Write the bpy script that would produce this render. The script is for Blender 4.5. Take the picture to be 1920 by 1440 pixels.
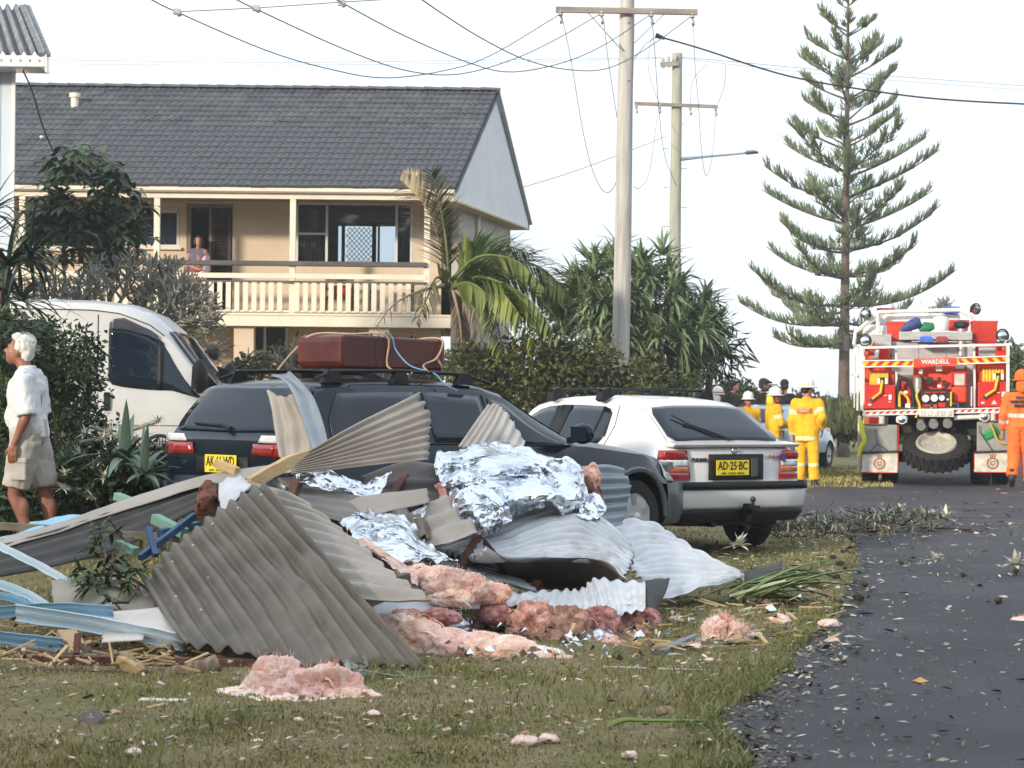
import bpy, bmesh, math, random
import numpy as np
from mathutils import Vector, Matrix, noise as mn
from math import sin, cos, pi, radians as R, sqrt
random.seed(7); rng = np.random.default_rng(7)
for o in list(bpy.data.objects): bpy.data.objects.remove(o)
SC = bpy.context.scene; COL = SC.collection

# ---------------------------------------------------------------- camera
FPX, CAMH = 4200.0, 1.295
CM = Matrix.Rotation(R(-0.6), 3, 'Y') @ Matrix.Rotation(R(90.423), 3, 'X')
cam = bpy.data.cameras.new('camera'); co = bpy.data.objects.new('camera', cam); COL.objects.link(co)
cam.sensor_width = 36; cam.lens = FPX / 1920 * 36; cam.clip_start = .1; cam.clip_end = 6000
co.matrix_world = Matrix.Translation((0, 0, CAMH)) @ CM.to_4x4(); SC.camera = co
cam.dof.use_dof = True; cam.dof.focus_distance = 16; cam.dof.aperture_fstop = 9

# ---------------------------------------------------------------- sky and sun
SUN_EL, SUN_AZ = 16, 220          # azimuth of the sun, degrees clockwise from +Y (behind the camera, to the left)
w = bpy.data.worlds.new('World'); SC.world = w; w.use_nodes = True
nt = w.node_tree; bg = nt.nodes['Background']; bg.inputs[1].default_value = .1
sky = nt.nodes.new('ShaderNodeTexSky'); sky.sky_type = 'NISHITA'; sky.sun_disc = False
sky.sun_elevation = R(SUN_EL); sky.sun_rotation = R(SUN_AZ); sky.air_density = 1.0; sky.dust_density = 2.5
tc = nt.nodes.new('ShaderNodeTexCoord'); mp = nt.nodes.new('ShaderNodeMapping'); mp.inputs['Scale'].default_value = (1, 1, 3.2)
nz = nt.nodes.new('ShaderNodeTexNoise'); nz.inputs['Scale'].default_value = 2.6; nz.inputs['Detail'].default_value = 7; nz.inputs['Roughness'].default_value = .55
rp = nt.nodes.new('ShaderNodeValToRGB'); rp.color_ramp.elements[0].position = .3; rp.color_ramp.elements[0].color = (.66, .66, .66, 1)
rp.color_ramp.elements[1].position = .62; rp.color_ramp.elements[1].color = (1, 1, 1, 1)
mx = nt.nodes.new('ShaderNodeMix'); mx.data_type = 'RGBA'; mx.inputs['B'].default_value = (9.5, 10.6, 11.7, 1)
L = nt.links.new
L(tc.outputs['Generated'], mp.inputs[0]); L(mp.outputs[0], nz.inputs['Vector']); L(nz.outputs['Fac'], rp.inputs[0])
L(rp.outputs[0], mx.inputs['Factor']); L(sky.outputs[0], mx.inputs['A']); L(mx.outputs['Result'], bg.inputs[0])
sl = bpy.data.lights.new('sun', 'SUN'); sl.energy = 3.6; sl.angle = R(4); sl.color = (1, .87, .70)
so = bpy.data.objects.new('sun', sl); COL.objects.link(so)
sd = Vector((sin(R(SUN_AZ)) * cos(R(SUN_EL)), cos(R(SUN_AZ)) * cos(R(SUN_EL)), sin(R(SUN_EL))))
so.rotation_euler = sd.to_track_quat('Z', 'Y').to_euler(); so.location = sd * 60
SC.view_settings.view_transform = 'Standard'; SC.view_settings.look = 'None'
SC.view_settings.exposure = 0.4; SC.view_settings.gamma = 1; SC.view_settings.use_curve_mapping = False
SC.render.engine = 'CYCLES'; SC.cycles.max_bounces = 6; SC.cycles.transparent_max_bounces = 12

def ray(px, py): return CM @ Vector(((px - 960) / FPX, -(py - 720) / FPX, -1))
def P(px, py, d):
    v = ray(px, py); return Vector((0, 0, CAMH)) + v * (d / v.y)
def G(px, py, z=0.0):
    v = ray(px, py); return Vector((0, 0, CAMH)) + v * ((z - CAMH) / v.z)

# ---------------------------------------------------------------- materials
MATS = {}
def mat(name, c, c2=None, rough=.6, metal=0, sc=6, var=.2, bump=0, bsc=40, isl=0, spec=.5, coat=0, lo=.35, hi=.65, stretch=None, sss=0, alpha=None, det=5, dirt=None, dsc=3, dlo=.55, dhi=.72, damt=.8):
    if name in MATS: return MATS[name]
    m = bpy.data.materials.new(name); m.use_nodes = True; t = m.node_tree; n = t.nodes; l = t.links.new
    b = n['Principled BSDF']
    b.inputs['Roughness'].default_value = rough; b.inputs['Metallic'].default_value = metal
    b.inputs['Specular IOR Level'].default_value = spec; b.inputs['Coat Weight'].default_value = coat; b.inputs['Coat Roughness'].default_value = .04
    if c2 is None: c2 = tuple(min(1, x * (1 + var)) for x in c); c = tuple(x * (1 - var) for x in c)
    tcn = n.new('ShaderNodeTexCoord'); src = tcn.outputs['Object']
    if stretch:
        mpn = n.new('ShaderNodeMapping'); mpn.inputs['Scale'].default_value = stretch; l(src, mpn.inputs[0]); src = mpn.outputs[0]
    nn = n.new('ShaderNodeTexNoise'); nn.inputs['Scale'].default_value = sc; nn.inputs['Detail'].default_value = det; l(src, nn.inputs['Vector'])
    r = n.new('ShaderNodeValToRGB'); r.color_ramp.elements[0].position = lo; r.color_ramp.elements[1].position = hi
    r.color_ramp.elements[0].color = (*c, 1); r.color_ramp.elements[1].color = (*c2, 1); l(nn.outputs['Fac'], r.inputs[0]); out = r.outputs[0]
    if isl:
        g = n.new('ShaderNodeNewGeometry'); h = n.new('ShaderNodeHueSaturation')
        mr = n.new('ShaderNodeMapRange'); mr.inputs['To Min'].default_value = 1 - isl; mr.inputs['To Max'].default_value = 1 + isl
        l(g.outputs['Random Per Island'], mr.inputs[0]); l(mr.outputs[0], h.inputs['Value'])
        mr2 = n.new('ShaderNodeMapRange'); mr2.inputs['To Min'].default_value = .5 - isl * .06; mr2.inputs['To Max'].default_value = .5 + isl * .05
        wn = n.new('ShaderNodeMath'); wn.operation = 'FRACT'; wm = n.new('ShaderNodeMath'); wm.operation = 'MULTIPLY'; wm.inputs[1].default_value = 37.3
        l(g.outputs['Random Per Island'], wm.inputs[0]); l(wm.outputs[0], wn.inputs[0]); l(wn.outputs[0], mr2.inputs[0]); l(mr2.outputs[0], h.inputs['Hue'])
        l(out, h.inputs['Color']); out = h.outputs[0]
    if dirt:
        n3 = n.new('ShaderNodeTexNoise'); n3.inputs['Scale'].default_value = dsc; n3.inputs['Detail'].default_value = 10; n3.inputs['Roughness'].default_value = .68; n3.inputs['Distortion'].default_value = .4; l(src, n3.inputs['Vector'])
        r3 = n.new('ShaderNodeMapRange'); r3.inputs['From Min'].default_value = dlo; r3.inputs['From Max'].default_value = dhi; r3.inputs['To Max'].default_value = damt; l(n3.outputs['Fac'], r3.inputs[0])
        m3 = n.new('ShaderNodeMix'); m3.data_type = 'RGBA'; m3.inputs['B'].default_value = (*dirt, 1); l(r3.outputs[0], m3.inputs['Factor']); l(out, m3.inputs['A']); out = m3.outputs['Result']
    l(out, b.inputs['Base Color'])
    if bump:
        n2 = n.new('ShaderNodeTexNoise'); n2.inputs['Scale'].default_value = bsc; n2.inputs['Detail'].default_value = 4; l(src, n2.inputs['Vector'])
        bp = n.new('ShaderNodeBump'); bp.inputs['Strength'].default_value = bump; bp.inputs['Distance'].default_value = .02
        l(n2.outputs['Fac'], bp.inputs['Height']); l(bp.outputs[0], b.inputs['Normal'])
    if sss: b.inputs['Subsurface Weight'].default_value = sss; b.inputs['Subsurface Radius'].default_value = (.05, .03, .02)
    if alpha is not None:
        b.inputs['Alpha'].default_value = alpha
    MATS[name] = m; return m

# ---------------------------------------------------------------- mesh builder
class MB:
    def __init__(s): s.v = []; s.f = []
    def add(s, vs, fs):
        n = len(s.v); s.v += [tuple(v) for v in vs]; s.f += [tuple(i + n for i in f) for f in fs]; return s
    def box(s, c, d, rot=None):
        c = Vector(c); h = Vector(d) / 2; m = rot if rot is not None else Matrix.Identity(3)
        vs = [c + m @ Vector((x * h.x, y * h.y, z * h.z)) for x in (-1, 1) for y in (-1, 1) for z in (-1, 1)]
        return s.add(vs, [(0, 1, 3, 2), (4, 6, 7, 5), (0, 4, 5, 1), (2, 3, 7, 6), (0, 2, 6, 4), (1, 5, 7, 3)])
    def beam(s, a, b, wd, ht, up=(0, 0, 1)):
        a = Vector(a); b = Vector(b); y = (b - a); ln = y.length; y.normalize(); x = y.cross(Vector(up))
        if x.length < 1e-4: x = y.cross(Vector((1, 0, 0)))
        x.normalize(); z = x.cross(y); m = Matrix((x, y, z)).transposed()
        return s.box((a + b) / 2, (wd, ln, ht), m)
    def tube(s, pts, r, n=8, cap=True, flat=1.0):
        pts = [Vector(p) for p in pts]; rs = r if isinstance(r, (list, tuple)) else [r] * len(pts)
        up = None; vs = []; k = len(pts)
        for i, p in enumerate(pts):
            t = (pts[min(i + 1, k - 1)] - pts[max(i - 1, 0)])
            t = t.normalized() if t.length > 1e-9 else Vector((0, 0, 1))
            if up is None: up = Vector((0, 0, 1)) if abs(t.z) < .9 else Vector((0, 1, 0))
            x = t.cross(up)
            if x.length < 1e-5: x = t.orthogonal()
            x.normalize(); up = x.cross(t)
            for j in range(n):
                a = 2 * pi * j / n; vs.append(p + (x * cos(a) + up * sin(a) * flat) * rs[i])
        fs = [(i * n + j, i * n + (j + 1) % n, (i + 1) * n + (j + 1) % n, (i + 1) * n + j) for i in range(k - 1) for j in range(n)]
        if cap: fs += [tuple(range(n))[::-1], tuple((k - 1) * n + j for j in range(n))]
        return s.add(vs, fs)
    def lathe(s, prof, n=24, c=(0, 0, 0), ax='z', cap=True, m=None):
        vs = []
        for r, h in prof:
            for j in range(n):
                a = 2 * pi * j / n; q = (r * cos(a), r * sin(a), h)
                q = {'z': q, 'x': (q[2], q[0], q[1]), 'y': (q[0], q[2], q[1])}[ax]
                q = Vector(q) if m is None else m @ Vector(q)
                vs.append(q + Vector(c))
        k = len(prof)
        fs = [(i * n + j, i * n + (j + 1) % n, (i + 1) * n + (j + 1) % n, (i + 1) * n + j) for i in range(k - 1) for j in range(n)]
        if cap: fs += [tuple(range(n))[::-1], tuple((k - 1) * n + j for j in range(n))]
        return s.add(vs, fs)
    def grid(s, fn, nu, nv):
        vs = [fn(i / nu, j / nv) for i in range(nu + 1) for j in range(nv + 1)]
        return s.add(vs, [(i * (nv + 1) + j, (i + 1) * (nv + 1) + j, (i + 1) * (nv + 1) + j + 1, i * (nv + 1) + j + 1) for i in range(nu) for j in range(nv)])
    def prism(s, poly, dvec):
        k = len(poly); p = [Vector(q) for q in poly]; d = Vector(dvec)
        return s.add(p + [q + d for q in p], [tuple(range(k))[::-1], tuple(range(k, 2 * k))] + [(i, (i + 1) % k, (i + 1) % k + k, i + k) for i in range(k)])
    def ball(s, c, r, n=10, m=6):
        r = Vector(r) if not isinstance(r, (int, float)) else Vector((r, r, r)); c = Vector(c)
        vs = [c + Vector((r.x * sin(pi * i / m) * cos(2 * pi * j / n), r.y * sin(pi * i / m) * sin(2 * pi * j / n), r.z * cos(pi * i / m))) for i in range(m + 1) for j in range(n)]
        return s.add(vs, [(i * n + j, (i + 1) * n + j, (i + 1) * n + (j + 1) % n, i * n + (j + 1) % n) for i in range(m) for j in range(n)])
    def cap(s, a, b, ra, rb, n=10):
        a = Vector(a); b = Vector(b); t = (b - a); ln = t.length
        if ln < 1e-6: return s.ball(a, ra, n)
        t /= ln; pts = []; rs = []
        for q in (pi * .47, pi * .35, pi * .2, 0): pts.append(a - t * ra * sin(q)); rs.append(max(ra * cos(q), 1e-3))
        for q in (0, pi * .2, pi * .35, pi * .47): pts.append(b + t * rb * sin(q)); rs.append(max(rb * cos(q), 1e-3))
        return s.tube(pts, rs, n)

def tag(o, label=None, cat=None, group=None, kind=None):
    if label: o['label'] = label
    if cat: o['category'] = cat
    if group: o['group'] = group
    if kind: o['kind'] = kind
    return o
def rootloc(p):
    v = Vector((0, 0, 0))
    while p is not None: v += p.location; p = p.parent
    return v
def link(name, me, parent=None, loc=None):
    o = bpy.data.objects.new(name, me); COL.objects.link(o)
    if parent is not None: o.parent = parent
    if loc is not None: o.location = loc
    return o
def build(name, mb, m, parent=None, wc=False, smooth=0, label=None, cat=None, group=None, kind=None, solid=0, bevel=0, matidx=None):
    """mesh object; wc: vertices are world coordinates; top-level meshes get their origin at the base"""
    v = np.array([tuple(q) for q in mb.v], dtype=float); loc = None
    if parent is None:
        loc = Vector(((v[:, 0].min() + v[:, 0].max()) / 2, (v[:, 1].min() + v[:, 1].max()) / 2, v[:, 2].min())); v = v - np.array(loc)
    elif wc: v = v - np.array(rootloc(parent))
    me = bpy.data.meshes.new(name); me.from_pydata(v.tolist(), [], mb.f)
    for q in (m if isinstance(m, (list, tuple)) else [m]): me.materials.append(q)
    if matidx is not None: me.polygons.foreach_set('material_index', matidx)
    if smooth:
        me.polygons.foreach_set('use_smooth', [True] * len(me.polygons))
        if smooth < 180: me.set_sharp_from_angle(angle=R(smooth))
    o = link(name, me, parent, loc)
    if solid:
        q = o.modifiers.new('solid', 'SOLIDIFY'); q.thickness = solid; q.offset = 0
    if bevel:
        q = o.modifiers.new('bevel', 'BEVEL'); q.width = bevel; q.segments = 2; q.limit_method = 'ANGLE'
    tag(o, label, cat, group, kind); return o
def thing(name, label, cat, loc=(0, 0, 0), rotz=0, group=None):
    o = bpy.data.objects.new(name, None); COL.objects.link(o); o.empty_display_size = .2
    o.location = loc; o.rotation_euler = (0, 0, rotz); return tag(o, label, cat, group)
def dup(o, parent=None, loc=None, rot=None, scale=None, label=None):
    c = o.copy(); COL.objects.link(c)
    if parent is not None: c.parent = parent
    if loc is not None: c.location = loc
    if rot is not None: c.rotation_euler = rot
    if scale is not None: c.scale = scale
    if label: c['label'] = label
    for ch in list(o.children): dup(ch, c)
    return c
DG = None
def bake(o):
    """apply modifiers of o into a fresh mesh"""
    dg = bpy.context.evaluated_depsgraph_get(); me = bpy.data.meshes.new_from_object(o.evaluated_get(dg)); o.modifiers.clear(); o.data = me; return o
def text(s, size, name, m, parent, loc, rot, depth=.002, align='CENTER', sx=1.0, bold=0.0):
    cu = bpy.data.curves.new('t', 'FONT'); cu.body = s; cu.size = size; cu.extrude = depth; cu.align_x = align; cu.align_y = 'CENTER'; cu.resolution_u = 2; cu.offset = bold
    t = bpy.data.objects.new('t', cu); COL.objects.link(t); dg = bpy.context.evaluated_depsgraph_get()
    me = bpy.data.meshes.new_from_object(t.evaluated_get(dg)); bpy.data.objects.remove(t)
    me.materials.clear(); me.materials.append(m); me.transform(Matrix.Diagonal((sx, 1, 1, 1)))
    o = link(name, me, parent, loc); o.rotation_euler = rot; return o
def cr(p, t):
    """catmull-rom through list p (Vectors), t in 0..1"""
    n = len(p) - 1
    if n == 1: return p[0].lerp(p[1], t)
    x = min(max(t * n, 0), n - 1e-6); i = int(x); f = x - i
    a = p[i - 1] if i > 0 else p[0] * 2 - p[1]; b = p[i]; c = p[i + 1]; d = p[i + 2] if i + 2 <= n else p[n] * 2 - p[n - 1]
    return .5 * ((2 * b) + (c - a) * f + (2 * a - 5 * b + 4 * c - d) * f * f + (3 * b - a - 3 * c + d) * f ** 3)
def patch(rows):
    rows = [[Vector(q) for q in r] for r in rows]
    return lambda u, v: cr([cr(r, v) for r in rows], u)
def PP(rows): return [[P(*q) for q in r] for r in rows]
def lerp(a, b, t): return a + (b - a) * t
def interp(x, tab):
    if x <= tab[0][0]: return tab[0][1]
    for (a, p), (b, q) in zip(tab, tab[1:]):
        if x <= b: return p + (q - p) * (x - a) / (b - a)
    return tab[-1][1]
# ---------------------------------------------------------------- ground and road
def gz(x, y): return -.09 * math.exp(-((x - 1.6) ** 2 / 5 + (y - 20.6) ** 2 / 4))
edge_px = [(1420, 1460), (1404, 1417), (1347, 1350), (1400, 1318), (1445, 1297), (1479, 1260), (1512, 1211), (1542, 1181), (1585, 1125), (1600, 1069), (1610, 1030), (1600, 1000), (1500, 985)]
road = [(p.x, p.y) for p in (G(*q) for q in edge_px)]
road = [(road[0][0] - .2, 5.0)] + road
far = [(-30, 25.5), (-30, 32.6), (4.2, 32.6), (4.6, 34.6), (6.0, 35.2), (6.6, 39), (7.2, 46), (11, 61), (13, 61), (30, 64), (30, 5.0)]
poly = []
pts = road + far
for i, (a, b) in enumerate(zip(pts, pts[1:] + pts[:1])):
    k = max(1, int(min(40, sqrt((a[0] - b[0]) ** 2 + (a[1] - b[1]) ** 2) / .12))) if i < len(road) else (30 if i < len(road) + 9 else 1)
    for j in range(k):
        t = j / k; x, y = lerp(a[0], b[0], t), lerp(a[1], b[1], t); jit = .05 if i < len(road) else .12
        poly.append((x + jit * mn.noise((x * 3, y * 3, 1)), y + jit * 1.6 * mn.noise((x * 3, y * 3, 5))))
PX = np.array([p[0] for p in poly]); PY = np.array([p[1] for p in poly])
def inroad(x, y):
    x = np.asarray(x, float); y = np.asarray(y, float); r = np.zeros(x.shape, bool)
    for i in range(len(PX)):
        j = i - 1; c = ((PY[i] > y) != (PY[j] > y))
        with np.errstate(divide='ignore', invalid='ignore'):
            r ^= c & (x < (PX[j] - PX[i]) * (y - PY[i]) / (PY[j] - PY[i] + 1e-12) + PX[i])
    return r
bm = bmesh.new(); bm.faces.new([bm.verts.new((x, y, 0)) for x, y in poly]); bmesh.ops.triangulate(bm, faces=bm.faces[:])
bmesh.ops.subdivide_edges(bm, edges=[e for e in bm.edges if e.calc_length() > 1.5], cuts=3, use_grid_fill=True)
bmesh.ops.triangulate(bm, faces=bm.faces[:])
for v in bm.verts: v.co.z = gz(v.co.x, v.co.y) + .008
for f in bm.faces:
    if f.normal.z < 0: f.normal_flip()
me = bpy.data.meshes.new('road'); bm.to_mesh(me); bm.free()
asph = mat('asphalt', (.032, .030, .036), (.054, .051, .058), rough=.62, sc=1.1, bump=.9, bsc=120, det=9, spec=.35)
def asphalt_extra(m):
    t = m.node_tree; n = t.nodes; l = t.links.new; b = n['Principled BSDF']; src = b.inputs['Base Color'].links[0].from_socket
    tcn = n.new('ShaderNodeTexCoord'); v = n.new('ShaderNodeTexVoronoi'); v.inputs['Scale'].default_value = 95; l(tcn.outputs['Object'], v.inputs['Vector'])
    r = n.new('ShaderNodeValToRGB'); r.color_ramp.elements[0].position = .0; r.color_ramp.elements[1].position = .35
    r.color_ramp.elements[0].color = (1.5, 1.45, 1.4, 1); r.color_ramp.elements[1].color = (.85, .85, .85, 1); l(v.outputs['Distance'], r.inputs[0])
    m1 = n.new('ShaderNodeMix'); m1.data_type = 'RGBA'; m1.blend_type = 'MULTIPLY'; m1.inputs['Factor'].default_value = 1; l(src, m1.inputs['A']); l(r.outputs[0], m1.inputs['B'])
    # old cracks and tar patches
    nz = n.new('ShaderNodeTexNoise'); nz.inputs['Scale'].default_value = .55; nz.inputs['Detail'].default_value = 3; l(tcn.outputs['Object'], nz.inputs['Vector'])
    r2 = n.new('ShaderNodeValToRGB'); r2.color_ramp.elements[0].position = .42; r2.color_ramp.elements[1].position = .52
    r2.color_ramp.elements[0].color = (.62, .63, .7, 1); r2.color_ramp.elements[1].color = (1, 1, 1, 1); l(nz.outputs['Fac'], r2.inputs[0])
    m2 = n.new('ShaderNodeMix'); m2.data_type = 'RGBA'; m2.blend_type = 'MULTIPLY'; m2.inputs['Factor'].default_value = .8; l(m1.outputs['Result'], m2.inputs['A']); l(r2.outputs[0], m2.inputs['B'])
    l(m2.outputs['Result'], b.inputs['Base Color'])
asphalt_extra(asph); me.materials.append(asph)
tag(link('road', me), kind='structure')
# lawn as one sheet to the horizon; dense near, coarse far
xs = np.unique(np.concatenate([np.arange(-4, 5, .12), np.linspace(-14, 14, 57), np.linspace(-60, 60, 31), [-800, -200, 200, 800]]))
ys = np.unique(np.concatenate([np.arange(5, 24, .12), np.linspace(-30, 70, 101), [-100, 90, 120, 200, 500, 1000]]))
GX, GY = np.meshgrid(xs, ys, indexing='ij'); inr = inroad(GX, GY)
gv = []
for i in range(len(xs)):
    for j in range(len(ys)):
        x, y = xs[i], ys[j]; z = gz(x, y) - .012 + .012 * mn.noise((x * 2.2, y * 2.2, 0)) if abs(x) < 40 and y < 70 else (-.02 if y < 75 else -.5)
        gv.append((x, y, z - (.05 if inr[i, j] else 0)))
nv = len(ys)
mb = MB().add(gv, [(i * nv + j, (i + 1) * nv + j, (i + 1) * nv + j + 1, i * nv + j + 1) for i in range(len(xs) - 1) for j in range(nv - 1)])
mg = mat('lawn', (.18, .165, .07), (.26, .21, .12), sc=1.6, rough=.95, bump=.8, bsc=60, det=8, lo=.38, hi=.62, spec=.1, dirt=(.13, .095, .065), dsc=1.9, dlo=.52, dhi=.66, damt=.75)
build('ground', mb, mg, smooth=180, kind='structure')
# grass blades: one mass, nobody could count it
def blades(n, xr, yr, hh, name, m, keep=None, wid=.004, lean=.5, seed=1, ptscustom=None):
    g = np.random.default_rng(seed)
    if ptscustom is not None: x, y = ptscustom
    else:
        x = g.uniform(*xr, n); y = yr[0] + (yr[1] - yr[0]) * g.random(n) ** 1.3
    k = ~inroad(x, y)
    if keep is not None: k &= keep(x, y)
    x, y = x[k], y[k]; n = len(x); h = hh * g.uniform(.4, 1.3, n); a = g.uniform(0, 2 * pi, n); le = g.uniform(.1, lean, n) * h; wd = wid * g.uniform(.7, 1.4, n)
    b = g.uniform(0, 2 * pi, n); z = np.array([gz(p, q) - .012 for p, q in zip(x, y)]) + .012 * 0
    p0 = np.stack([x - wd * np.cos(b), y - wd * np.sin(b), z - .01], 1); p1 = np.stack([x + wd * np.cos(b), y + wd * np.sin(b), z - .01], 1)
    md = np.stack([x + le * .35 * np.cos(a), y + le * .35 * np.sin(a), z + h * .6], 1); tp = np.stack([x + le * np.cos(a), y + le * np.sin(a), z + h], 1)
    ww = np.stack([wd * .8 * np.cos(b), wd * .8 * np.sin(b), 0 * wd], 1)
    V = np.stack([p0, p1, md + ww, md - ww, tp], 1).reshape(-1, 3); F = []
    me = bpy.data.meshes.new(name); me.vertices.add(len(V)); me.vertices.foreach_set('co', V.ravel())
    i = np.arange(n) * 5; q = np.stack([i, i + 1, i + 2, i + 3], 1); t = np.stack([i + 3, i + 2, i + 4], 1)
    loops = np.concatenate([q.ravel(), t.ravel()]); me.loops.add(len(loops)); me.loops.foreach_set('vertex_index', loops)
    me.polygons.add(2 * n); me.polygons.foreach_set('loop_start', np.concatenate([np.arange(n) * 4, 4 * n + np.arange(n) * 3])); 
    me.update(calc_edges=True); me.validate(); me.materials.append(m); o = link(name, me); tag(o, kind='stuff'); return o
mgr = mat('grass_blade', (.22, .215, .065), (.36, .30, .14), sc=2.2, isl=.45, rough=.7, spec=.2)
mdry = mat('dry_grass', (.30, .28, .12), (.19, .21, .075), sc=3, isl=.35, rough=.7, spec=.2)
g_keep = np.random.default_rng(5)
def fru(x, y): return (np.abs(x + .0) < y * .25 + .3) & (g_keep.random(x.shape) < np.clip(.72 + .5 * np.sin(x * 2.1 + 3 * np.sin(y * .9)) * np.sin(y * 1.7 + x), .2, 1))
blades(150000, (-3, 3.4), (7.2, 14.5), .015, 'lawn_grass', mgr, fru, seed=3, wid=.003, lean=1.2)
blades(9000, (-3, 3.4), (7.2, 14.5), .032, 'lawn_grass', mgr, lambda x, y: fru(x, y) & (np.sin(x * 3.3 + y) * np.sin(y * 2.1 - x) > .35), seed=13, wid=.003, lean=.9)
blades(30000, (-4.6, 5.5), (14, 24.5), .03, 'lawn_grass', mgr, fru, seed=4, wid=.006)
blades(26000, (-1, 9), (33, 46), .06, 'lawn_grass', mgr, None, seed=5, wid=.012)
g = np.random.default_rng(11); tx, ty = [], []
for k in range(60):
    i = int(g.integers(1, 9)); t = g.random(); cx, cy = lerp(road[i][0], road[i + 1][0], t) - .03, lerp(road[i][1], road[i + 1][1], t); n = int(g.integers(20, 90)); tx.append(g.normal(cx - .04, .05, n)); ty.append(g.normal(cy, .09, n))
for (px, py, n, r) in [(1420, 1278, 900, .16), (1370, 1300, 700, .14), (1470, 1250, 500, .12), (1240, 1170, 300, .15), (1600, 1050, 260, .2), (1540, 1040, 300, .3), (430, 1345, 300, .1), (700, 1255, 250, .2), (1350, 1350, 400, .12), (1120, 1270, 300, .3), (250, 1400, 200, .2), (1480, 1080, 300, .3), (1000, 1300, 200, .3)]:
    c = G(px, py); tx.append(g.normal(c.x, r, n)); ty.append(g.normal(c.y, r * 1.6, n))
blades(0, None, None, .06, 'grass_tufts', mdry, None, wid=.003, lean=1.3, seed=6, ptscustom=(np.concatenate(tx), np.concatenate(ty)))
# ---------------------------------------------------------------- shared paints
white_paint = mat('white_paint', (.66, .66, .66), (.72, .72, .72), rough=.35, sc=2, coat=.6, spec=.5)
dark_paint = mat('dark_green_paint', (.003, .008, .017), (.005, .012, .022), rough=.22, sc=2, coat=.1, spec=.3)
cladding = mat('grey_cladding', (.035, .05, .06), (.05, .065, .075), rough=.42, sc=3, coat=.3)
glassm = mat('tinted_glass', (.006, .012, .022), (.012, .02, .033), rough=.04, sc=1.2, spec=.4)
blackp = mat('black_plastic', (.007, .007, .008), (.013, .013, .014), rough=.55, sc=5, spec=.3)
rubber = mat('tyre_rubber', (.008, .008, .008), (.015, .0145, .014), rough=.85, sc=14, bump=.3)
alloy = mat('alloy', (.45, .45, .46), (.6, .6, .6), rough=.3, metal=.9, sc=6)
chrome = mat('chrome', (.6, .6, .62), (.75, .75, .77), rough=.15, metal=1, sc=6)
redlens = mat('red_lens', (.2, .005, .008), (.32, .01, .012), rough=.15, sc=16, coat=1)
clearlens = mat('clear_lens', (.5, .5, .52), (.7, .7, .72), rough=.12, sc=16, coat=1)
amberlens = mat('amber_lens', (.4, .1, .03), (.55, .16, .05), rough=.15, sc=16, coat=1)
plateyel = mat('plate_yellow', (.72, .56, .015), (.78, .62, .02), rough=.4, sc=3)
inkblack = mat('black_ink', (.008, .008, .008), rough=.5); inkblue = mat('blue_ink', (.02, .04, .22), rough=.5); inkred = mat('red_ink', (.4, .02, .03), rough=.5)
gap = mat('panel_gap', (.02, .02, .022), rough=.8)

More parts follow.
